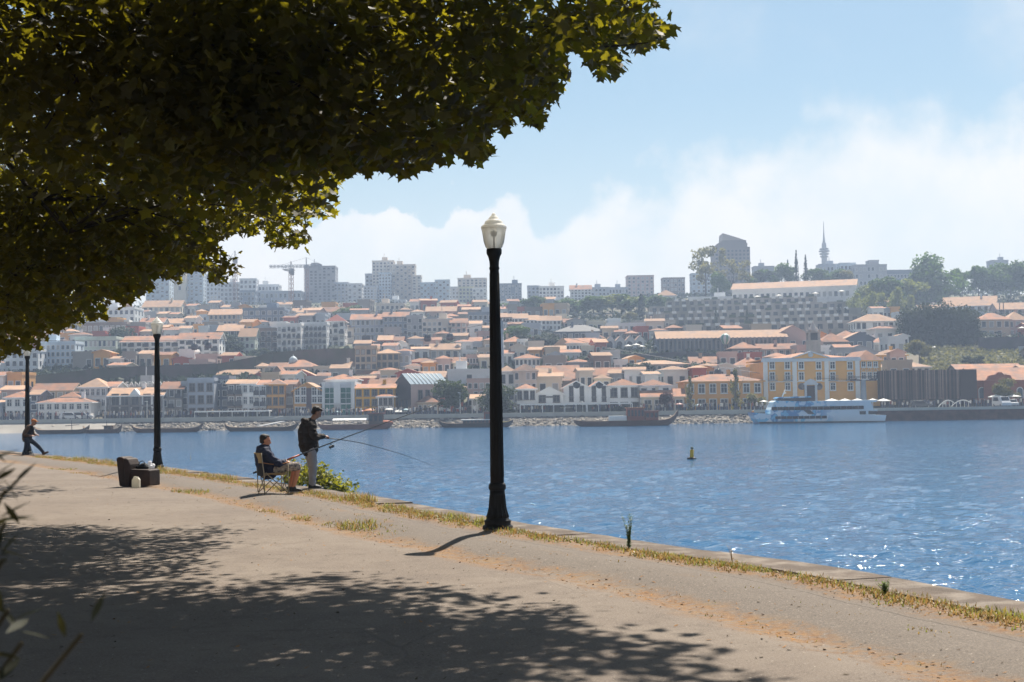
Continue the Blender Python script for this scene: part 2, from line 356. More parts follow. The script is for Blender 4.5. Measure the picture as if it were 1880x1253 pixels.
# rip-rap: a real slope of boulders
rk = MB(); rr = random.Random(11)
rk.quad((-620, 275.2, WATER-.4), (XQ, 275.2, WATER-.4), (XQ, 281, -.7), (-620, 281, -.7), 1)
ico = bmesh.new(); bmesh.ops.create_icosphere(ico, subdivisions=1, radius=1); IV = [v.co.copy() for v in ico.verts]; IF = [tuple(v.index for v in f.verts) for f in ico.faces]; ico.free()
x = -175.0
while x < XQ:
    for j in range(9):
        t = (j+rr.random())/9; r = rr.uniform(.28, .62)
        if x < -76 and j < 8 and rr.random() < .93: continue
        rot = Matrix.Rotation(rr.uniform(0, 6), 3, 'Z') @ Matrix.Rotation(rr.uniform(-.5, .5), 3, 'X'); sc = Vector((r*rr.uniform(.8, 1.4), r*rr.uniform(.7, 1.1), r*rr.uniform(.45, .8)))
        c = Vector((x+rr.uniform(-.5, .5), 275.3+5.5*t, WATER-.35+2.0*t))
        rk.add([c+rot @ Vector((v.x*sc.x, v.y*sc.y, v.z*sc.z))*rr.uniform(.85, 1.12) for v in IV], IF, rr.choice((0, 0, 0, 2, 1)))
    x += .62
tag(rk.build('riprap', [mat('pale_boulder', (.36, .31, .25), .9, .3, .6), mat('dark_boulder', (.10, .085, .07), .9, .3, .6), mat('grey_boulder', (.24, .22, .20), .9, .3, .6)]), 'slope of pale boulders between the far esplanade and the water', 'boulders', None, 'stuff')
rm = MB(); rm.quad((-620, 274.6, WATER-.3), (-78, 274.6, WATER-.3), (-78, 280.6, -.75), (-620, 280.6, -.75))
tag(rm.build('slipway', mat('ramp_concrete', (.33, .30, .26), .9, .25, .2)), 'pale concrete ramp sloping into the river behind the moored cargo boats', None, None, 'structure')
# ------------------------------------------------------------------ haze
hzb = MB(); hzb.box(-640, 640, -30, 1255, -9, 150)
hm = bpy.data.materials.new('haze_air'); hm.use_nodes = True; t = NT(hm.node_tree); t.n.clear()
pv = t.new('ShaderNodeVolumePrincipled', {'Color': (.60, .745, 1.0, 1), 'Density': .00054, 'Anisotropy': .05})
pv.inputs['Density Attribute'].default_value = ''; pv.inputs['Temperature Attribute'].default_value = ''; pv.inputs['Color Attribute'].default_value = ''
hm.cycles.homogeneous_volume = True
t.l.new(pv.outputs[0], t.new('ShaderNodeOutputMaterial').inputs['Volume'])
tag(hzb.build('haze', hm), 'thin pale summer haze over the river and the hillside', None, None, 'stuff')
# ------------------------------------------------------------------ street lamps
IRON = mat('black_iron', (.008, .007, .006), .6, .3, 6, .25, 40, spec=.2, col2=(.018, .014, .010), c2at=(.55, .75))
def glass_globe():
    mt = bpy.data.materials.new('frosted_globe'); mt.use_nodes = True; t = NT(mt.node_tree); t.n.clear()
    tr = t.new('ShaderNodeBsdfTranslucent', {'Color': (.90, .88, .82, 1)}); tp = t.new('ShaderNodeBsdfTransparent', {'Color': (.97, .96, .92, 1)})
    gl = t.new('ShaderNodeBsdfGlossy', {'Color': (1, 1, 1, 1), 'Roughness': .12}); df = t.new('ShaderNodeBsdfDiffuse', {'Color': (.82, .80, .74, 1)})
    a = t.new('ShaderNodeMixShader', {0: .3, 1: tr.outputs[0], 2: df.outputs[0]})
    b = t.new('ShaderNodeMixShader', {0: .28, 1: a.outputs[0], 2: tp.outputs[0]})
    fr = t.new('ShaderNodeFresnel', {'IOR': 1.45})
    c = t.new('ShaderNodeMixShader', {0: fr.outputs[0], 1: b.outputs[0], 2: gl.outputs[0]})
    t.l.new(c.outputs[0], t.new('ShaderNodeOutputMaterial').inputs[0]); return mt
GLOBE = glass_globe(); CAPW = mat('white_lamp_cap', (.78, .75, .68), .35, .08, 4, spec=.5)
def lamp_post(px, py, label):
    p = onpath(px, py); t = thing('street_lamp', label, 'street lamp', p, R(12), 'black street lamps along the quay')
    b = MB()
    b.lathe([(.205,-.04),(.205,.035),(.198,.05),(.175,.06),(.175,.095),(.182,.11),(.168,.125),(.152,.135),(.150,.15)], 28)
    b.lathe([(.150,.15),(.135,.2),(.118,.27),(.108,.36),(.103,.46),(.100,.52)], 28)
    for k in range(14):       # flutes on the flared foot
        a = 2*math.pi*k/14; ca, sa = math.cos(a), math.sin(a)
        b.tube([(r*ca, r*sa, z) for r, z in ((.148,.16),(.130,.21),(.114,.28),(.105,.38),(.101,.46))], [.013,.013,.011,.009,.007], 5)
    b.build('base', IRON, t)
    r = MB(); r.lathe([(.098,.52),(.112,.53),(.117,.55),(.117,.58),(.110,.60),(.094,.62)], 28); r.build('base_ring', IRON, t)
    d = MB(); d.box(-.055, .055, -.112, -.098, .28, .46); d.build('service_door', IRON, t)
    sh = MB(); sh.lathe([(.093,.60),(.090,.9),(.083,1.6),(.073,2.6),(.063,3.45),(.061,3.5)], 24)
    for k in range(12):
        a = 2*math.pi*k/12; sh.tube([((rr_)*math.cos(a), rr_*math.sin(a), z) for rr_, z in ((.089,.7),(.081,1.6),(.071,2.6),(.061,3.44))], .0075, 4)
    sh.build('post', IRON, t)
    cp = MB(); cp.lathe([(.061,3.48),(.069,3.495),(.069,3.515),(.062,3.53),(.066,3.60),(.082,3.665),(.101,3.70),(.104,3.72),(.104,3.76),(.096,3.77)], 28); cp.build('capital', IRON, t)
    gl = MB(); gl.lathe([(.092,3.765),(.118,3.80),(.138,3.86),(.150,3.93),(.160,4.0),(.170,4.04),(.172,4.05)], 32, cap=False); g = gl.build('globe', GLOBE, t)
    bl = MB(); bl.lathe([(.012,3.77),(.012,3.93),(.03,3.94),(.045,3.965),(.05,4.0),(.0,4.02)], 12); bl.build('bulb', mat('lamp_bulb', (.35, .33, .30), .4), g)
    ca = MB(); ca.lathe([(.174,4.05),(.176,4.065),(.160,4.085),(.132,4.105),(.125,4.115),(.122,4.135),(.100,4.155),(.072,4.175),(.066,4.19),(.052,4.205),(.030,4.225),(.026,4.24),(.018,4.25),(.0,4.262)], 32); ca.build('globe_cap', leafmat('white_cap', (.85, .84, .80), (.85, .83, .78), .5, .04), t)
    return t
lamp_post(914, 975, 'tall black street lamp standing alone by the water beyond the fishermen')
lamp_post(289, 863, 'black street lamp just behind the dark wooden chest')
lamp_post(50, 836, 'black street lamp behind the man in the orange cap')
# ------------------------------------------------------------------ sprigs, grass, litter
GRASS = leafmat('verge_grass', (.14, .15, .03), (.26, .26, .05), .4, .4, 2.0); STRAW = leafmat('dry_grass', (.34, .22, .075), (.36, .22, .07), .35, .35, 2.0); GREENW = leafmat('weed_green', (.07, .11, .025), (.18, .24, .04), .4, .3, 4.0)
rr = random.Random(21); gb = MB()
def blade(mb, p, h, lean, wd, m):
    a = rr.uniform(0, 6.283); dx = Vector((math.cos(a), math.sin(a), 0)); sdv = Vector((-dx.y, dx.x, 0))*wd
    q = p+dx*lean*.35+Vector((0, 0, h*.6)); e = p+dx*lean+Vector((0, 0, h))
    mb.add([p-sdv, p+sdv, q+sdv*.7, q-sdv*.7, e], [(0,1,2,3),(3,2,4)], m)
def tuft(s, d, r, n, h, mix):
    for _ in range(n):
        a = rr.uniform(0, 6.283); q = r*math.sqrt(rr.random()); ss2, dd = s+q*math.cos(a)*1.6, d+q*math.sin(a)*.8
        if dd < .55: dd = .55+rr.random()*.1
        p = sd(ss2, dd); p.z -= .01
        blade(gb, p, h*rr.uniform(.35, 1.1), h*rr.uniform(.2, .9), rr.uniform(.004, .009), 0 if rr.random() < mix else 1)
def tuft_px(px, py, r, n, h, mix): s, d = tosd(gnd(px, py)); tuft(s, d, r, n, h, mix)
for px, py, r, n, h, mix in ((670,922,.40,420,.20,.4),(640,918,.30,160,.10,.2),(850,955,.30,320,.13,.75),(800,948,.45,300,.09,.55),(745,938,.35,240,.09,.5),(725,935,.2,120,.11,.6),(660,968,.35,260,.11,.6),(555,951,.2,90,.08,.5),(490,938,.25,70,.07,.4),(350,903,.45,260,.09,.7),
    (1040,993,.5,260,.06,.6),(1100,1003,.3,150,.06,.6),(1232,1026,.22,150,.07,.7),(1285,1035,.4,200,.07,.6),(1310,1040,.25,130,.07,.65),(1383,1050,.22,170,.07,.7),(1455,1048,.16,60,.03,.6),(1470,1068,.3,120,.05,.5),(1525,1077,.3,170,.06,.65),(1640,1095,.4,170,.06,.4),(1705,1108,.5,220,.06,.5),(1760,1122,.5,190,.06,.45),(1820,1135,.3,140,.07,.6),(1870,1142,.2,150,.10,.7),(1878,1150,.3,100,.06,.3),
    (930,962,.25,120,.14,.7),(600,908,.5,220,.10,.35),(440,880,.5,260,.16,.5),(400,876,.5,220,.14,.45),(340,868,.5,200,.14,.4),(310,864,.4,150,.15,.4),(180,848,.7,260,.2,.5),(150,846,.5,200,.18,.55),(205,852,.5,200,.22,.4),(120,842,.6,160,.14,.4),(115,861,.5,160,.05,.8),(150,868,.4,100,.05,.4),(700,975,.4,110,.05,.3),(620,962,.3,100,.06,.5),(20,815,.6,240,.45,.2)):
    tuft_px(px, py, r, n, h, mix)
for _ in range(640):
    s = rr.uniform(26, 75); tuft(s, .90+rr.uniform(-.16, .16), rr.uniform(.08, .3), rr.randint(14, 44), rr.uniform(.03, .085), rr.choice((.05, .1, .2, .4, .7, .85)))
for _ in range(90):
    s = rr.uniform(26, 60); tuft(s, 2.5+rr.uniform(-.12, .12) if rr.random() < .6 else 1.72, rr.uniform(.06, .25), rr.randint(6, 16), rr.uniform(.02, .04), rr.choice((.1, .4)))
tag(gb.build('grass', [GRASS, STRAW]), 'short green and straw coloured grass growing along the quay verge', 'grass', None, 'stuff')
lt = MB()
for _ in range(5200):
    s = rr.uniform(24, 62); u = rr.random()
    d = (.95+rr.gauss(0, .16)) if u < .4 else (2.5+rr.gauss(0, .2)) if u < .72 else rr.uniform(.7, 8)
    p = sd(s, max(d, .6)); p.z += .004; a = rr.uniform(0, 6.283); L = rr.uniform(.008, .03); wd = L*rr.uniform(.12, .6); t = Vector((math.cos(a), math.sin(a), rr.uniform(-.1, .3)))*L; n = Vector((-t.y, t.x, rr.uniform(-.3, .3)*L)).normalized()*wd
    lt.add([p-t, p+n, p+t+Vector((0, 0, .004)), p-n], [(0,1,2,3)], 0 if u < .72 else rr.choice((0, 1, 1)))
tag(lt.build('leaf_litter', [mat('dry_litter', (.32, .16, .055), .9, .4, 20), mat('dark_litter', (.09, .065, .04), .9, .4, 20)]), 'dry leaf crumbs and twigs scattered on the asphalt', 'leaf litter', None, 'stuff')
def weed(px, py, h, n, spread, label, leafy=1.0, mt=None):
    p = onpath(px, py); t = thing('weed_plant', label, 'weed', p)
    st = MB(); lf = MB()
    for i in range(n):
        a = rr.uniform(0, 6.283); L = h*rr.uniform(.55, 1.0) if i else h; lean = spread*rr.uniform(.2, 1)
        pts = [Vector((math.cos(a)*lean*k*k, math.sin(a)*lean*k*k, L*k-.02)) for k in (0, .25, .5, .75, 1)]
        st.tube(pts, [.004, .0035, .003, .002, .001], 5)
        for _ in range(int(26*leafy)):
            k = rr.uniform(.08, 1); q = Vector((math.cos(a)*lean*k*k, math.sin(a)*lean*k*k, L*k)); b = rr.uniform(0, 6.283); l = rr.uniform(.02, .05)*(1.2-.6*k); dv = Vector((math.cos(b), math.sin(b), rr.uniform(.2, 1.1))).normalized()*l; nn = Vector((-dv.y, dv.x, 0)).normalized()*l*.2
            lf.add([q, q+dv*.5+nn, q+dv, q+dv*.5-nn], [(0,1,2,3)])
    st.build('stem', mt or GREENW, t); 
    if lf.f: lf.build('leaves', mt or GREENW, t)
weed(1155, 1012, .46, 10, .10, 'tall dark green weed with upright spiky stems rooted in the quay verge', 2.2)
weed(1345, 1040, .24, 3, .06, 'pair of thin bare dry stalks standing in the quay verge', .15, STRAW)
weed(1625, 1098, .13, 9, .09, 'small bushy green weed on the verge of the quay')
weed(350, 846, .25, 3, .05, 'thin dry stalk leaning at the water edge near the wooden chest', .2, STRAW)
# bright bush growing over the coping behind the fishermen
BUSH = leafmat('bush_leaf', (.085, .105, .012), (.26, .25, .02), .45, .35, 3.0)
t = thing('leafy_bush', 'bright yellow green bush growing over the quay edge behind the fishermen', 'bush', gnd(585, 893)); bc = t.location.copy()
lf = MB(); st = MB()
cl = []
for _ in range(230):
    px, py = rr.uniform(522, 640), rr.uniform(846, 905)
    f = (px-522)/118; topy = 850+(16*max(0, .28-f)/.28 if f < .28 else 0)+ (f > .28)*(6+62*max(0, f-.45)**1.25) - 4*math.sin(f*17)
    if py < topy or py > 872+46*f+6: continue
    cl.append(at(px, py, 30.6+rr.uniform(-.55, .7)+ (1-f)*1.0))
for c in cl:
    st.tube([Vector((bc.x+rr.uniform(-.4,.4), bc.y+.9, -.05)), (c+Vector((bc.x, bc.y+.9, 0)))*.5, c], [.008,.006,.003], 4)
    for _ in range(15):
        q = c+Vector((rr.gauss(0,.10), rr.gauss(0,.10), rr.gauss(0,.07))); a = rr.uniform(0, 6.283); l = rr.uniform(.035, .07); dv = Vector((math.cos(a), math.sin(a), rr.uniform(-.8,.4))).normalized()*l; n = dv.cross(Vector((rr.gauss(0,1), rr.gauss(0,1), rr.gauss(0,1)))).normalized()*l*.55
        lf.add([q-dv*.9, q-n, q+dv, q+n], [(0,1,2,3)])
def rel(mb, o): mb.v = [tuple(Vector(v)-Vector(o)) for v in mb.v]
rel(lf, bc); rel(st, bc); lf.build('foliage', BUSH, t); st.build('branches', mat('brown_twig', (.10, .07, .04), .9), t)
# ------------------------------------------------------------------ figures: closed volumes fused into one surface by a voxel remesh
def fuse(name, shapes, voxel, mt, parent, smooth=3, wrinkle=0.0, seed=0):
    mb = MB()
    for sh in shapes:
        if sh[0] == 't':
            pts = [Vector(p) for p in sh[1]]; rad = sh[2] if isinstance(sh[2], (list, tuple)) else [sh[2]]*len(pts)
            fp, fr = [], []                       # resample so that limbs bend smoothly
            cp = catmull(pts, 5) if len(pts) > 2 else [pts[0].lerp(pts[1], k/5) for k in range(6)]
            for i, q in enumerate(cp):
                j = min(int(i/5), len(rad)-2); u = i/5-j; fp.append(q); fr.append(rad[j]*(1-u)+rad[j+1]*u)
            mb.tube(fp, fr, 12); mb.ball(fp[0], fr[0], 12, 8); mb.ball(fp[-1], fr[-1], 12, 8)
        elif sh[0] == 'b': mb.ball(sh[1], sh[2], 16, 10, M=(sh[3] if len(sh) > 3 else None))
        elif sh[0] == 'x': mb.box(*sh[1], M=(sh[2] if len(sh) > 2 else None))
    o = link('tmp', mb.mesh('tmp', mt)); md = o.modifiers.new('r', 'REMESH'); md.mode = 'VOXEL'; md.voxel_size = voxel; md.use_smooth_shade = True
    if smooth: sm = o.modifiers.new('s', 'SMOOTH'); sm.factor = .5; sm.iterations = smooth
    me = bpy.data.meshes.new_from_object(o.evaluated_get(bpy.context.evaluated_depsgraph_get())); me.name = name
    bpy.data.objects.remove(o)
    if wrinkle:
        for v, vn in zip(me.vertices, [v.normal.copy() for v in me.vertices]):
            c = v.co; k = mnoise.noise(Vector((c.x*9+seed, c.y*9, c.z*15)))+.5*mnoise.noise(Vector((c.x*22, c.y*22+seed, c.z*30))); v.co = c+vn*wrinkle*k
    for p in me.polygons: p.use_smooth = True
    if not me.materials: me.materials.append(mt)
    return link(name, me, parent)
SKIN = mat('sunburnt_skin', (.46, .20, .11), .55, .12, 8, spec=.35); SKIN2 = mat('tanned_skin', (.30, .15, .09), .55, .12, 8, spec=.35); HAIR = mat('dark_hair', (.022, .014, .010), .6, .4, 60, .5, 90)
SHOE = mat('dark_shoe', (.02, .018, .017), .6, .2, 10); SOLE = mat('grey_sole', (.35, .33, .30), .8); EYE = mat('eye', (.01, .008, .007), .2)
def head(c, yaw=0.0, pitch=0.0, s=1.0):               # looks along +x; returns fused shapes and a transform
    M = Matrix.Rotation(yaw, 3, 'Z') @ Matrix.Rotation(pitch, 3, 'Y'); c = Vector(c)
    f = lambda x, y, z: c+M @ (Vector((x, y, z))*s)
    sh = [('b', f(-.012, 0, .028), (.098*s, .077*s, .088*s), M), ('b', f(.022, 0, -.035), (.070*s, .060*s, .078*s), M), ('b', f(.045, 0, -.088), (.034*s, .030*s, .026*s), M),
          ('t', [f(.082, 0, .012), f(.104, 0, -.026)], [.010*s, .016*s]), ('b', f(.078, 0, .028), (.016*s, .050*s, .012*s), M), ('b', f(.082, 0, -.060), (.012*s, .024*s, .008*s), M), ('b', f(.080, 0, -.073), (.012*s, .021*s, .007*s), M),
          ('b', f(-.012, .076, -.012), (.020*s, .012*s, .034*s), M), ('b', f(-.012, -.076, -.012), (.020*s, .012*s, .034*s), M)]
    return sh, f, M
def hand(wrist, d, up, side=1, s=1.0, curl=.6):       # d: towards the fingers, up: back of the hand; five unequal bent fingers
    d = Vector(d).normalized(); up = Vector(up); up = (up-d*up.dot(d)).normalized(); l = up.cross(d)*side; w0 = Vector(wrist)
    sh = [('b', w0+d*.045*s, (.052*s, .040*s, .017*s), Matrix((d, l, up)).transposed())]
    for k, L in ((-1.5, .070), (-.5, .082), (.5, .078), (1.5, .060)):
        b = w0+d*.080*s+l*k*.019*s; m1 = b+(d*math.cos(curl*.6)-up*math.sin(curl*.6))*L*.5*s; e = m1+(d*math.cos(curl*1.9)-up*math.sin(curl*1.9))*L*.5*s
        sh.append(('t', [b-d*.02*s, m1, e], [.0095*s, .009*s, .0075*s]))
    b = w0+d*.03*s-l*.035*s; sh.append(('t', [b, b+(d*.7-l*.5-up*.4).normalized()*.038*s, b+(d*.95-l*.2-up*.7).normalized()*.066*s], [.0125*s, .011*s, .009*s]))
    return sh
def shoe(parent, heel, toe, mt=SHOE):
    h, t = Vector(heel), Vector(toe); d = (t-h); d.z = 0; d.normalize()
    o = fuse('shoe', [('t', [h+Vector((0,0,.045)), h.lerp(t, .5)+Vector((0,0,.045)), t+Vector((0,0,.030))-d*.03], [.044, .043, .032]), ('t', [h+Vector((0,0,.07)), h+d*.04+Vector((0,0,.09))], [.045, .044])], .010, mt, parent, 2)
    so = MB(); n = Vector((-d.y, d.x, 0)); L = (t-h).length+.045
    pr = [(-.045,-.03),(-.03,-.042),(.05,-.043),(L*.6,-.05),(L-.03,-.04),(L,0),(L-.03,.04),(L*.6,.05),(.05,.043),(-.03,.042),(-.045,.03)]
    vs = [h+d*a+n*b for a, b in pr]; vs = [v+Vector((0,0,.001)) for v in vs]+[v+Vector((0,0,.02)) for v in vs]; N = len(pr)
    so.add(vs, [tuple(range(N-1,-1,-1)), tuple(range(N,2*N))]+[(i,(i+1)%N,N+(i+1)%N,N+i) for i in range(N)]); so.build('sole', SOLE, o)
def eyes(parent, f, M):
    for y in (.030, -.030): e = MB(); e.ball(f(.080, y, .010), .008, 8, 5); e.build('eye', EYE, parent)
# ---- folding camp chair and seated fisherman
P0 = onpath(487, 912); fz = R(24); fv = Vector((math.cos(fz), math.sin(fz), 0)); lv = Vector((-fv.y, fv.x, 0))
cc = P0+fv*.21+lv*.25; cc.z = P0.z
TUBEM = mat('tan_tube', (.42, .35, .24), .4, .1, 5, spec=.5); CANV = mat('tan_canvas', (.46, .34, .17), .9, .12, 12, .3, 90); STRAP = mat('orange_strap', (.45, .20, .07), .85, .1, 9)
ch = thing('folding_chair', 'tan folding camp chair under the seated fisherman', 'chair', cc, fz)
def leg(a, b, r=.0095): m = MB(); m.tube([a, b], r, 8); m.ball(a, .014, 8, 5); m.build('leg', TUBEM, ch)
for y in (-.25, .25):
    leg((-.21, y, .012), (.22, y, .40)); leg((.24, y, .012), (-.20, y, .40))
leg((-.215, -.25, .012), (-.19, .25, .40)); leg((-.215, .25, .012), (-.19, -.25, .40)); leg((.235, -.25, .012), (.225, .25, .38)); leg((.235, .25, .012), (.225, -.25, .38))
for y in (-.26, .26):
    m = MB(); m.tube([(-.225, y, .012), (-.235, y, .40), (-.285, y, .78)], .0095, 8); m.build('back_post', TUBEM, ch)
    m = MB(); m.tube([(.245, y, .012), (.235, y, .58)], .0095, 8); m.build('front_post', TUBEM, ch)
    m = MB()
    for k in range(8):
        a, b = k/8, (k+1)/8; za, zb = .60-.035*math.sin(math.pi*a), .60-.035*math.sin(math.pi*b)
        m.add([(-.255+.51*a, y-.035, za), (-.255+.51*b, y-.035, zb), (-.255+.51*b, y+.035, zb), (-.255+.51*a, y+.035, za), (-.255+.51*a, y-.035, za-.012), (-.255+.51*b, y-.035, zb-.012), (-.255+.51*b, y+.035, zb-.012), (-.255+.51*a, y+.035, za-.012)], [(0,1,2,3),(7,6,5,4),(0,4,5,1),(2,6,7,3),(0,3,7,4),(1,5,6,2)])
    m.build('arm_rest', STRAP, ch)
def sheet(P, nu, nv, th, name, mt, parent):          # a thin closed cloth panel from a point function
    mb = MB(); b = []
    for side in (0, 1):
        for i in range(nu+1):
            for j in range(nv+1):
                p, n = P(i/nu, j/nv); mb.v.append(tuple(Vector(p)+Vector(n)*th*side))
    W1 = nv+1; K = (nu+1)*W1
    for i in range(nu):
        for j in range(nv):
            a = i*W1+j; mb.f += [(a, a+1, a+W1+1, a+W1), (K+a, K+a+W1, K+a+W1+1, K+a+1)]
    for i in range(nu): mb.f += [(i*W1, (i+1)*W1, K+(i+1)*W1, K+i*W1), (i*W1+nv, K+i*W1+nv, K+(i+1)*W1+nv, (i+1)*W1+nv)]
    for j in range(nv): mb.f += [(j, K+j, K+j+1, j+1), (nu*W1+j, nu*W1+j+1, K+nu*W1+j+1, K+nu*W1+j)]
    mb.m = [0]*len(mb.f); mb.sm = [False]*len(mb.f); return mb.build(name, mt, parent)
sheet(lambda u, v: ((-.262-.03*u-.035*math.sin(math.pi*v), -.255+.51*v, .585+.195*u), (-1, 0, 0)), 4, 8, .012, 'backrest', CANV, ch)
sheet(lambda u, v: ((-.235-.05*math.sin(math.pi*v), -.25+.5*v, .34+.23*u), (-1, 0, 0)), 3, 8, .006, 'lower_back', mat('dark_canvas', (.03, .03, .032), .9), ch)
sheet(lambda u, v: ((-.22+.46*u, -.245+.49*v, .395-.075*math.sin(math.pi*v)*(1-.35*u)), (0, 0, -1)), 6, 8, .008, 'seat', CANV, ch)
m1 = thing('person', 'seated man in navy jacket and shorts leaning back in the camp chair', 'person', cc, fz)
hs, hf, hM = head((-.135, 0, 1.005), R(-8), R(10))
sk = hs+[('t', [(-.165,0,.84),(-.15,0,.93)], [.062,.056]), ('t', [(-.12,0,.50),(-.15,0,.64),(-.17,0,.78)], [.15,.14,.13])]
rhw, lhw = Vector((.235,-.13,.60)), Vector((.20,.16,.60))
for y, wpt, el_ in ((-1, rhw, (.02,-.27,.57)), (1, lhw, (.0,.26,.58))):
    sk += [('t', [(-.17,y*.17,.80), el_, tuple(wpt)], [.058,.045,.030])]
    sk += [('t', [(-.02,y*.10,.46),(.24,y*.12,.50),(.47,y*.11,.505)], [.088,.075,.060]), ('t', [(.47,y*.11,.495),(.43,y*.11,.30),(.365,y*.115,.09)], [.058,.055,.037])]
sk += hand(rhw, (.95,.3,-.15), (0,-.3,1), 1, 1.0, .9)+hand(lhw, (.95,-.1,.1), (0,.3,1), -1, 1.0, .9)
fuse('body', sk, .009, SKIN, m1, 2); eyes(m1, hf, hM)
fuse('hair', [('b', hf(-.040,0,.048), (.090,.083,.082), hM), ('b', hf(-.058,0,-.012), (.058,.072,.058), hM), ('b', hf(.012,0,.098), (.055,.058,.026), hM)], .009, HAIR, m1, 2, .003)
NAVY = mat('navy_jacket', (.016, .022, .055), .8, .2, 5, .3, 60, col2=(.03, .04, .09), c2at=(.5, .7))
jk = [('t', [(-.08,0,.46),(-.13,0,.58),(-.165,0,.72),(-.17,0,.80)], [.205,.205,.19,.15]), ('b', (-.20,0,.80), (.12,.205,.085)), ('b', (-.03,0,.47), (.19,.20,.13)), ('b', (-.235,0,.87), (.075,.115,.06)), ('t', [(-.20,-.12,.88),(-.11,-.09,.865),(-.08,0,.85),(-.11,.09,.865),(-.20,.12,.88)], .033)]
for y, el_, wq in ((-1, (.02,-.27,.575), (.185,-.17,.60)), (1, (.0,.26,.58), (.15,.18,.60))): jk += [('t', [(-.175,y*.155,.80), el_, wq], [.088,.075,.052])]
fuse('jacket', jk, .012, NAVY, m1, 3, .017, 3)
SHORT = mat('check_shorts', (.40, .34, .28), .9, .45, 26, col2=(.12, .10, .11), c2at=(.48, .58), c2scale=22)
fuse('shorts', [('b', (-.03,0,.46), (.16,.18,.10))]+[('t', [(.0,y*.10,.46),(.24,y*.12,.495),(.44,y*.115,.495)], [.105,.098,.088]) for y in (-1, 1)], .012, SHORT, m1, 2, .006, 7)
for y in (-1, 1): shoe(m1, (.345, y*.115, 0), (.56, y*.13, 0))
# ---- standing fisherman
sp = onpath(571, 898); fz2 = R(26); m2 = thing('person', 'standing man in dark hooded jacket and pale trousers looking down at his fishing rod', 'person', sp, fz2)
hs, hf, hM = head((.135, 0, 1.565), R(-6), R(30))
sk = hs+[('t', [(.0,0,1.36),(.09,0,1.49)], [.066,.058]), ('t', [(-.03,0,.92),(-.05,0,1.12),(-.02,0,1.32)], [.14,.15,.14])]
rhw, lhw = Vector((.27,-.10,1.075)), Vector((.30,.10,1.075))
for y, wpt, el_ in ((-1, rhw, (.0,-.27,1.08)), (1, lhw, (.02,.27,1.08))):
    sk += [('t', [(-.02,y*.18,1.31), el_, tuple(wpt)], [.06,.045,.032])]
    fx = .0 if y < 0 else .07
    sk += [('t', [(-.03,y*.09,.90),(.02+fx*.5,y*.10,.49),(-.01+fx,y*.10,.08)], [.09,.065,.042])]
sk += hand(rhw, (.85,.45,.05), (-.1,-.2,1), 1, 1.0, 1.0)+hand(lhw, (.9,-.4,.05), (-.1,.2,1), -1, 1.0, 1.0)
fuse('body', sk, .009, SKIN2, m2, 2); eyes(m2, hf, hM)
fuse('hair', [('b', hf(-.036,0,.050), (.094,.086,.086), hM), ('b', hf(-.058,0,-.010), (.060,.075,.062), hM), ('b', hf(.030,0,.095), (.056,.062,.030), hM)], .009, HAIR, m2, 2, .004)
BROWN = mat('dark_jacket', (.024, .017, .013), .85, .25, 6, .3, 60)
jk = [('t', [(-.03,0,.86),(-.06,0,1.02),(-.06,0,1.2),(-.03,0,1.30)], [.20,.205,.20,.165]), ('b', (-.05,0,1.29), (.145,.225,.095)), ('b', (-.03,0,.88), (.185,.215,.09)), ('b', (-.12,0,1.40), (.085,.13,.065)), ('t', [(-.09,-.12,1.40),(.03,-.09,1.38),(.07,0,1.36),(.03,.09,1.38),(-.09,.12,1.40)], .036)]
for y, el_, wq in ((-1, (.0,-.275,1.085), (.215,-.14,1.085)), (1, (.02,.275,1.085), (.24,.14,1.085))): jk += [('t', [(-.03,y*.175,1.31), el_, wq], [.092,.08,.056])]
fuse('jacket', jk, .012, BROWN, m2, 3, .018, 5)
GREYT = mat('pale_trousers', (.36, .33, .33), .9, .12, 7, .2, 60)
tr = [('b', (-.03,0,.88), (.155,.175,.12))]
for y in (-1, 1):
    fx = .0 if y < 0 else .07; tr += [('t', [(-.03,y*.085,.86),(.02+fx*.5,y*.10,.49),(-.01+fx,y*.10,.12)], [.115,.088,.072]), ('b', (-.005+fx,y*.10,.10), (.075,.066,.045))]
fuse('trousers', tr, .012, GREYT, m2, 3, .014, 9)
for y in (-1, 1): fx = .0 if y < 0 else .07; shoe(m2, (-.05+fx, y*.10, 0), (.19+fx, y*.12, 0))
# ---- rods
ROD = mat('black_rod', (.010, .009, .009), .3, .1, 5, spec=.5); RODR = mat('red_rod_grip', (.42, .07, .03), .5); REEL = mat('dark_reel', (.03, .03, .03), .35, spec=.6)
def rod(label, pts, rad, grips, reel_at, guides):
    o = Vector(pts[0]); t = thing('fishing_rod', label, 'fishing rod', o); P = [Vector(p)-o for p in pts]
    m = MB(); m.tube(P, rad, 8); m.build('blank', ROD, t)
    def along(u):
        x = u*(len(P)-1); i = min(int(x), len(P)-2); return P[i].lerp(P[i+1], x-i), (P[i+1]-P[i]).normalized()
    for a, b, r, mt in grips:
        g = MB(); g.tube([along(a)[0], along(b)[0]], r, 10); g.build('grip', mt, t)
    if reel_at is not None:
        c, d = along(reel_at); dn = Vector((0, 0, -1)); r = MB(); r.tube([c, c+dn*.07], .008, 6); r.tube([c+dn*.08-d*.035, c+dn*.08+d*.02], [.022, .026], 12); r.tube([c+dn*.08+d*.02, c+dn*.08+d*.065], [.032, .030], 12)
        r.tube([c+dn*.08-d*.02, c+dn*.08-d*.02+Vector((.02, -.06, -.02)), c+dn*.08-d*.02+Vector((.02, -.075, -.05))], .005, 6); r.build('reel', REEL, t)
    for u in guides:
        c, d = along(u); g = MB(); g.tube([c, c+Vector((0, 0, -.03))], .0025, 5); g.build('line_guide', ROD, t)
    return t
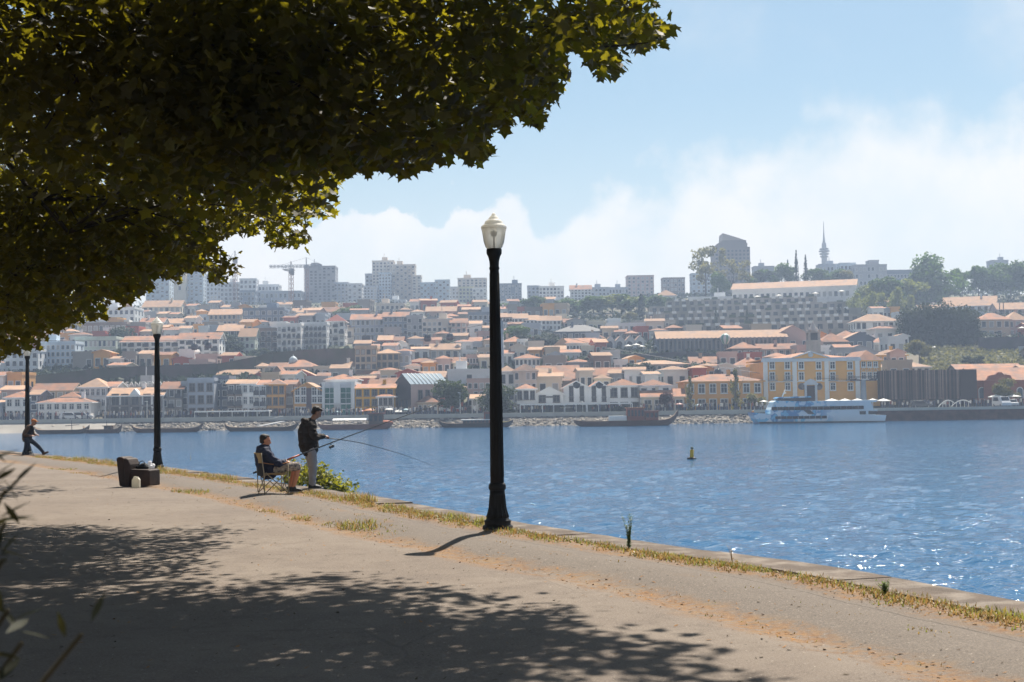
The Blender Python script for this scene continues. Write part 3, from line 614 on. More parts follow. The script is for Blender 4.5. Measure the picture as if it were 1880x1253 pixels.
a = at(465, 869, 27.75); b = at(815, 739, 30.3); r1 = [a.lerp(b, k/10)+Vector((0, 0, .03*math.sin(math.pi*k/10))) for k in range(11)]
rod('long black fishing rod with red butt slanting up from the seated man', r1, [.017-.0012*k for k in range(11)], [(.0, .03, .019, ROD), (.03, .075, .018, RODR), (.14, .165, .020, ROD), (.165, .225, .0185, RODR)], .385, (.5, .62, .74, .86))
rh = [at(x, y, D) for x, y, D in ((580,806,29.62),(592,804.5,29.78),(625,807,30.1),(660,813,30.4),(700,823,30.75),(740,835,31.0),(768,845,31.2),(792,854,31.35))]
rod('thin fishing rod bending down over the water from the standing man', rh, [.013,.011,.0095,.008,.0065,.005,.004,.003], [(.0, .16, .015, ROD)], None, (.3, .5, .7, .9))
# ---- man on a stool
sp = onpath(55, 837.5); sp.z = 0; m3 = thing('person', 'man in an orange cap sitting on a stool with one leg stretched out', 'person', sp, R(4))
hs, hf, hM = head((.14, 0, 1.255), R(0), R(14))
sk = hs+[('t', [(.02,0,1.08),(.11,0,1.19)], [.062,.056]), ('t', [(-.12,0,.66),(-.10,0,.86),(.0,0,1.05)], [.13,.13,.12])]
sk += [('t', [(-.02,-.17,1.03),(-.13,-.26,.80),(.08,-.14,.76)], [.056,.045,.032]), ('t', [(.0,.17,1.03),(.06,.25,.80),(.20,.1,.78)], [.056,.045,.032])]
sk += [('t', [(-.10,-.09,.64),(-.06,-.13,.40),(-.19,-.14,.09)], [.085,.06,.04]), ('t', [(-.10,.09,.64),(.20,.12,.42),(.46,.12,.12)], [.085,.062,.04])]
sk += hand((.08,-.14,.76), (.95,.3,.0), (0,-.3,1), 1, 1, .8)+hand((.20,.1,.78), (.9,-.4,0), (0,.2,1), -1, 1, .8)
fuse('body', sk, .011, SKIN2, m3, 2); eyes(m3, hf, hM)
fuse('cap', [('b', hf(-.012,0,.060), (.106,.086,.066), hM), ('b', hf(.10,0,.055), (.075,.068,.012), hM)], .010, mat('orange_cap', (.50, .17, .04), .85), m3, 2)
jk = [('t', [(-.12,0,.66),(-.11,0,.82),(-.02,0,1.02)], [.17,.17,.15]), ('b', (-.02,0,1.03), (.11,.19,.07)), ('t', [(-.02,-.165,1.03),(-.13,-.26,.81),(.0,-.2,.775)], [.075,.065,.052]), ('t', [(.0,.165,1.03),(.06,.25,.81),(.13,.18,.79)], [.075,.065,.052])]
fuse('jacket', jk, .013, mat('brown_shirt', (.10, .055, .03), .9, .3, 6), m3, 3, .009, 2)
vs_ = [('t', [(-.10,0,.70),(-.09,0,.84),(-.0,0,1.0)], [.185,.183,.158])]
fuse('vest', vs_, .013, mat('black_vest', (.015, .014, .016), .9), m3, 2, .006, 4)
fuse('trousers', [('b', (-.11,0,.65), (.16,.17,.10)), ('t', [(-.10,-.09,.64),(-.06,-.13,.40),(-.19,-.14,.12)], [.105,.078,.062]), ('t', [(-.10,.09,.64),(.20,.12,.42),(.44,.12,.15)], [.105,.078,.062])], .013, mat('dark_jeans', (.022, .028, .045), .9, .2, 6), m3, 3, .006, 6)
shoe(m3, (-.22,-.14,0), (.03,-.15,0), mat('brown_shoe', (.09, .045, .025), .7)); shoe(m3, (.45,.12,.02), (.66,.12,.10), mat('brown_shoe', (.09, .045, .025), .7))
st = thing('stool', 'small dark folding stool under the man in the orange cap', 'stool', sp+Vector((-.10, 0, 0)), 0)
m = MB(); m.lathe([(.0,.53),(.16,.53),(.17,.545),(.16,.565),(.0,.565)], 18, cap=False); m.build('seat', SHOE, st)
for k in range(3):
    m = MB(); a_ = k*2.094+.5; m.tube([(math.cos(a_)*.05, math.sin(a_)*.05, .54), (math.cos(a_)*.24, math.sin(a_)*.24, .0)], .011, 8); m.build('leg', IRON, st)
# ------------------------------------------------------------------ old seat, bags, jug
q = onpath(252, 893); WOODB = mat('dark_brown_leatherette', (.030, .014, .009), .7, .35, 5, .5, 18, col2=(.055, .025, .014), c2at=(.45, .7))
os_ = thing('old_seat', 'dark brown worn seat with a high back dumped beside the lamp', 'seat', q, R(-14))
def slab(name, pts, y0, y1, mt, parent, bev=.02):
    m = MB(); m.prism(pts, y0, y1); o = m.build(name, mt, parent); b = o.modifiers.new('b', 'BEVEL'); b.width = bev; b.segments = 3; return o
slab('backrest', [(-.33,.02),(-.17,.0),(-.22,.62),(-.26,.655),(-.34,.66),(-.405,.63)], -.20, .26, WOODB, os_, .03)
slab('back_cushion', [(-.165,.0),(-.09,.0),(-.035,.30),(-.045,.49),(-.10,.60),(-.15,.635),(-.215,.61)], -.24, .22, WOODB, os_, .03)
slab('seat_base', [(-.10,.0),(.40,.02),(.395,.36),(.36,.375),(-.06,.39)], -.19, .30, WOODB, os_, .025)
bg_ = thing('black_bag', 'slumped black bag lying on the old brown seat', 'bag', q+Vector((.10, .02, .375)), R(-10)); fuse('bag_body', [('b', (0,0,.045), (.15,.11,.06)), ('b', (.04,0,.08), (.09,.08,.06))], .012, mat('black_nylon', (.012, .012, .013), .6), bg_, 2, .012, 1)
m = MB(); m.tube([(-.07,-.02,.09),(-.04,-.02,.16),(.02,-.02,.19),(.07,-.02,.15),(.09,-.02,.10)], .011, 8); m.build('handle', mat('black_nylon', (.01, .01, .01)), bg_)
wb = thing('plastic_bag', 'crumpled white plastic bag on the old brown seat', 'bag', q+Vector((.27, .10, .375)), 0); fuse('bag_body', [('b', (0,0,.05), (.10,.08,.055)), ('b', (-.02,0,.11), (.05,.05,.06)), ('b', (.06,.0,.08), (.04,.05,.05))], .010, leafmat('white_film', (.8, .8, .82), (.8, .8, .82), .4, .05), wb, 1, .022, 2)
j = thing('plastic_jug', 'white plastic jug standing against the old brown seat', 'jug', onpath(250, 896), R(-8)); JUG = leafmat('milky_plastic', (.72, .68, .58), (.7, .66, .55), .35, .05)
m = MB(); ow = m.build
pr = [(-.082,0),(.082,0),(.085,.02),(.085,.18),(.055,.225),(-.045,.225),(-.085,.18),(-.085,.02)]
slab('jug_body', pr, -.05, .05, JUG, j, .016)
m = MB(); m.lathe([(.022,.22),(.022,.245),(.0,.247)], 14, c=(.03,0,0)); m.build('cap', JUG, j)
m = MB(); m.tube([(-.06,0,.205),(-.045,0,.245),(.0,0,.243),(.015,0,.228)], .010, 8); m.build('handle', JUG, j)
# ------------------------------------------------------------------ buoy, floats
bq = gnd(1270, 843, WATER); by = thing('buoy', 'yellow buoy with dark float ring riding on the river', 'buoy', bq); by.rotation_euler = (R(1.5), R(2), 0)
YEL = mat('buoy_yellow', (.85, .50, .02), .5, .1, 4); DK = mat('buoy_black', (.02, .018, .02), .6)
m = MB(); m.lathe([(.0,-.15),(.34,-.12),(.37,.02),(.34,.10),(.16,.13)], 20); m.build('float_ring', DK, by)
m = MB(); m.lathe([(.165,.10),(.16,.16),(.145,.3),(.14,.68),(.12,.70),(.0,.71)], 18); m.build('tower', YEL, by)
m = MB(); m.lathe([(.05,.70),(.05,.74),(.10,.76),(.10,.86),(.07,.92),(.0,.93)], 14); m.build('lantern', mat('buoy_lantern', (.12, .12, .05), .5), by)
def float_(px, py, label, colr):
    t = thing('fishing_float', label, 'float', gnd(px, py, WATER)); m = MB(); m.lathe([(.0,-.05),(.05,0),(.06,.06),(.03,.12),(.0,.13)], 12); m.build('float_body', mat('float_'+colr, (.75,.73,.7) if colr == 'white' else (.03,.03,.03), .5), t); m = MB(); m.tube([(0,0,.12),(0,0,.26)], .012, 6); m.build('antenna', DK, t)
float_(735, 882, 'small white float on the water between the fishermen and the tall lamp', 'white')
# ------------------------------------------------------------------ the town across the river
def glass(name, col, rough=.12):
    return mat(name, col, max(rough, .25), .3, .7, spec=.3)
GLS = glass('window_glass', (.030, .036, .048)); GLB = glass('blue_glass', (.04, .08, .12)); WFR = mat('white_frame', (.66, .65, .63), .7, .06); DFR = mat('stone_frame', (.20, .18, .17), .9, .15)
RAIL = mat('dark_rail', (.06, .06, .07), .6)
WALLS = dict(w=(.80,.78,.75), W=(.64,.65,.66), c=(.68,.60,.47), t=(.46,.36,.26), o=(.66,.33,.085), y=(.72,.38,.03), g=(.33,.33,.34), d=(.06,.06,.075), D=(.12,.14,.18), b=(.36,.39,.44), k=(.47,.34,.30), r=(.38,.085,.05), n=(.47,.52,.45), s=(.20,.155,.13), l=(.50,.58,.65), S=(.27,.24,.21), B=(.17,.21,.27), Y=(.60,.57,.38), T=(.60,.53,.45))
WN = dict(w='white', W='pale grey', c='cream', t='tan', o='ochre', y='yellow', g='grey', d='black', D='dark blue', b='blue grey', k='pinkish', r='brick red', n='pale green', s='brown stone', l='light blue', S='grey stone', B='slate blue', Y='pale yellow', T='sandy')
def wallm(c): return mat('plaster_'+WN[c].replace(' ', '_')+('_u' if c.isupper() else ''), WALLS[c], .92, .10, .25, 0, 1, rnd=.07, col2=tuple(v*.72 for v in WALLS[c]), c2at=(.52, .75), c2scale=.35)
TERRA = mat('terracotta_tiles', (.38, .175, .095), .9, .22, .9, 0, 1, rnd=.34, col2=(.22, .145, .115), c2at=(.40, .66), c2scale=.35)
TERRB = mat('sandy_tiles', (.44, .265, .16), .9, .2, .9, 0, 1, rnd=.22, col2=(.34, .23, .17), c2at=(.45, .68), c2scale=.35)
ROOFS = {'': TERRA, 'B': TERRB, 'W': mat('pale_sheet_roof', (.60, .60, .58), .9, spec=.1), 'G': mat('grey_sheet_roof', (.29, .28, .27), .9, spec=.1), 'R': mat('red_tiles', (.30, .085, .06), .9, .15, .8)}
WMESH = {}
def window_mesh(ww, wh, fm, gm, arch=False):
    key = (round(ww, 1), round(wh, 1), fm.name, gm.name, arch)
    if key in WMESH: return WMESH[key]
    m = MB(); a, b = ww/2, wh/2; f = .16
    if arch:
        n = 8; out = [(-a-f, -b), (a+f, -b)]+[((a+f)*math.cos(math.pi*k/n), b-a+(a+f)*math.sin(math.pi*k/n)) for k in range(n+1)]
        m.prism(out, -.05, .02, 0); inn = [(-a, -b+.02), (a, -b+.02)]+[(a*math.cos(math.pi*k/n), b-a+a*math.sin(math.pi*k/n)) for k in range(n+1)]; m.prism(inn, -.07, -.04, 1)
    else:
        for x0, x1, z0, z1 in ((-a-f, -a, -b-f, b+f), (a, a+f, -b-f, b+f), (-a, a, b, b+f), (-a, a, -b-f, -b)): m.box(x0, x1, -.10, .0, z0, z1, 0)
        m.box(-a-f-.08, a+f+.08, -.18, -.02, -b-f-.1, -b-f+.01, 0)
        m.box(-a, a, -.03, .01, -b, b, 1); m.box(-.04, .04, -.06, -.031, -b, b, 0); m.box(-a, -.042, -.06, -.031, b*.25, b*.25+.07, 0); m.box(.042, a, -.06, -.031, b*.25, b*.25+.07, 0)
    WMESH[key] = m.mesh('window', [fm, gm]); return WMESH[key]
BR = random.Random(77); RECTS = []
def roof_mesh(kind, w, d, h, rise, ov=.45):
    m = MB(); z = h; e = ov; t = .22
    if kind == 'h':
        r = min(d/2, w/2)*.98; A = [(-e,-e,z),(w+e,-e,z),(w+e,d+e,z),(-e,d+e,z)]
        if w >= d: p, q = (r, d/2, z+rise), (w-r, d/2, z+rise)
        else: p, q = (w/2, r, z+rise), (w/2, d-r, z+rise)
        if w >= d: F = [(0,1,5,4),(1,2,5),(2,3,4,5),(3,0,4)]
        else: F = [(0,1,4),(1,2,5,4),(2,3,5),(3,0,4,5)]
        m.add(A+[p, q], F, 0); m.add(A+[(x, y, z-t) for x, y, _ in A], [(0,4,5,1),(1,5,6,2),(2,6,7,3),(3,7,4,0),(7,6,5,4)], 1)
    elif kind == 'g':
        sl = rise/(d/2); zz = z-sl*e
        m.add([(-e,-e,zz),(w+e,-e,zz),(w+e,d/2,z+rise),(-e,d/2,z+rise),(w+e,d+e,zz),(-e,d+e,zz)], [(0,1,2,3),(3,2,4,5)], 0)
        m.add([(-e,-e,zz-t),(w+e,-e,zz-t),(w+e,d/2,z+rise-t),(-e,d/2,z+rise-t),(w+e,d+e,zz-t),(-e,d+e,zz-t),(-e,-e,zz),(w+e,-e,zz),(w+e,d/2,z+rise),(-e,d/2,z+rise),(w+e,d+e,zz),(-e,d+e,zz)],
              [(3,2,1,0),(5,4,2,3),(0,1,7,6),(1,2,8,7),(2,4,10,8),(4,5,11,10),(5,3,9,11),(3,0,6,9)], 1)
    elif kind == 'f':
        sl = rise/(w/2); zz = z-sl*e
        m.add([(-e,-e,zz),(w/2,-e,z+rise),(w/2,d+e,z+rise),(-e,d+e,zz),(w+e,-e,zz),(w+e,d+e,zz)], [(0,1,2,3),(1,4,5,2)], 0)
        m.add([(-e,-e,zz),(w/2,-e,z+rise),(w/2,d+e,z+rise),(-e,d+e,zz),(w+e,-e,zz),(w+e,d+e,zz),(-e,-e,zz-t),(w/2,-e,z+rise-t),(w/2,d+e,z+rise-t),(-e,d+e,zz-t),(w+e,-e,zz-t),(w+e,d+e,zz-t)],
              [(0,6,7,1),(1,7,10,4),(6,9,8,7),(7,8,11,10),(3,2,8,9),(2,5,11,8),(0,3,9,6),(4,10,11,5)], 1)
    elif kind == 's':
        m.add([(-e,-e,z),(w+e,-e,z),(w+e,d+e,z+rise),(-e,d+e,z+rise),(-e,-e,z-t),(w+e,-e,z-t),(w+e,d+e,z+rise-t),(-e,d+e,z+rise-t)], [(0,1,2,3),(7,6,5,4),(0,4,5,1),(1,5,6,2),(2,6,7,3),(3,7,4,0)], 0)
    return m
def bld(x0, x1, ye, yb, roof, ry, wc, rows, cols, flags='', label='', name='house', cat='house', group=None):
    fl = {}
    for f in flags.split(','):
        if f: fl[f[0]] = f[1:]
    D0 = DV((x0+x1)/2, yb)
    if 'D' in fl: D0 = D0+float(fl['D']) if fl['D'][0] in '+-' else float(fl['D'])
    yw = float(fl.get('y', 0)); half = (x1-x0)/2/FPX*D0*2
    a = at(x0, yb, D0); b = at(x1, yb, D0); w = b.x-a.x
    if yw: b = at(x1, yb, D0-w*math.tan(R(yw))); w = math.hypot(b.x-a.x, b.y-a.y)
    rz = math.atan2(b.y-a.y, b.x-a.x)
    z0 = min(TH(D0), a.z) if D0 < 700 else TH(D0)
    h = at((x0+x1)/2, ye, (a.y+b.y)/2).z-z0; a.z = z0
    d = float(fl.get('d', min(max(w*.75, 7.5), 13)))
    t = thing(name, label, cat, a, rz, group)
    rk = roof[0]; rm = ROOFS[roof[1:] or ('B' if BR.random() < .38 else '')]; wm = wallm(wc)
    rise = 0
    if ry:
        dm = d/2 if rk in 'hg' else (0 if rk == 'f' else d)
        rise = max(at((x0+x1)/2, ry, (a.y+b.y)/2+dm).z-z0-h, .5)
    m = MB(); zb = -7.0
    if rk == 'f':
        m.prism([(0,zb),(w,zb),(w,h),(w/2,h+rise*.98),(0,h)], 0, d)
    elif rk == 'g':
        m.add([(0,0,zb),(w,0,zb),(w,d,zb),(0,d,zb),(0,0,h),(w,0,h),(w,d,h),(0,d,h),(0,d/2,h+rise*.97),(w,d/2,h+rise*.97)], [(0,1,5,4),(1,2,6,9,5),(2,3,7,6),(3,0,4,8,7),(4,5,9,8),(8,9,6,7)])
    else:
        m.box(0, w, 0, d, zb, h)
    if rk == 'p':
        for bx in ((-.12,w+.12,-.12,.25),(-.12,w+.12,d-.25,d+.12),(-.12,.25,.25,d-.25),(w-.25,w+.12,.25,d-.25)): m.box(*bx, h, h+.7)
    wl = m.build('wall', wm, t)
    if rk != 'p': rmesh = roof_mesh(rk, w, d, h, rise); ro = rmesh.build('roof', [rm, wm], t)
    if rk in 'hg' and BR.random() < .55 and w > 5:
        c = MB(); cx = w*BR.uniform(.2, .8); cy = d*BR.uniform(.35, .65); c.box(cx-.35, cx+.35, cy-.3, cy+.3, h+rise*.3, h+rise+.7); c.box(cx-.42, cx+.42, cy-.37, cy+.37, h+rise+.7, h+rise+.85); c.build('chimney', wm, ro)
    if rk == 'p' and w > 9 and BR.random() < .7:
        c = MB(); cx = w*BR.uniform(.15, .6); c.box(cx, cx+w*.25, d*.3, d*.7, h, h+2.6); c.box(cx+w*.08, cx+w*.1, d*.45, d*.5, h+2.6, h+4.6); c.build('rooftop_hut', wm, t)
    if rows and cols:
        fh = h/rows; cw = w/cols; ww = min(float(fl.get('w', 1.15)), cw*.55); wh = min(fh*.58, float(fl.get('h', 1.9)))
        fm = DFR if 'k' in fl else WFR; gm = GLB if 'u' in fl else GLS
        if 'i' in fl:
            for r in range(rows):
                for c in range(cols):
                    door = r == 0; hh = wh*1.25 if door else wh
                    link('window', window_mesh(ww*(1.15 if door else 1), hh, fm, gm, 'a' in fl and door), t, ((c+.5)*cw, -.01, (r+.5)*fh-(fh*.5-hh/2-.12)*(1 if door else 0)))
        else:
            m = MB(); ins = 'n' in fl
            for r in range(rows):
                for c in range(cols):
                    if BR.random() < .04: continue
                    cx, cz = (c+.5)*cw, (r+.5)*fh; k = BR.choice((1, 1, 1, 2))
                    m.box(cx-ww/2-.13, cx+ww/2+.13, -.05, .02, cz-wh/2-.13, cz+wh/2+.13, 0); m.box(cx-ww/2, cx+ww/2, -.08, -.04, cz-wh/2, cz+wh/2, k)
            dw = d/max(int(d/3.2), 1)
            for r in range(rows):
                for c in range(int(d/3.2)):
                    cy, cz = (c+.5)*dw, (r+.5)*fh
                    for X, s in ((0, -1), (w, 1)): m.box(X+(-.06 if s < 0 else -.02), X+(.02 if s < 0 else .06), cy-ww/2, cy+ww/2, cz-wh/2, cz+wh/2, 1)
            tag(m.build('windows', [wm if ins else fm, gm, mat('pale_blind', (.45, .44, .42), .8)], t), None, None, None, 'stuff')
        if 'b' in fl:
            m = MB()
            for r in range(1, rows):
                z = r*fh+.02
                for c in range(cols):
                    if cols > 2 and (c+r) % 2 and fl['b'] != 'a': continue
                    m.box((c+.08)*cw, (c+.92)*cw, -1.0, 0, z-.15, z, 0); m.box((c+.08)*cw, (c+.92)*cw, -1.0, -.93, z, z+.95, 1)
            tag(m.build('balconies', [wm, RAIL if fl['b'] != 'w' else wm], t), None, None, None, 'stuff')
    RECTS.append((x0, x1, ry or ye, yb, D0))
    t['dims'] = (w, d, h, rise); return t
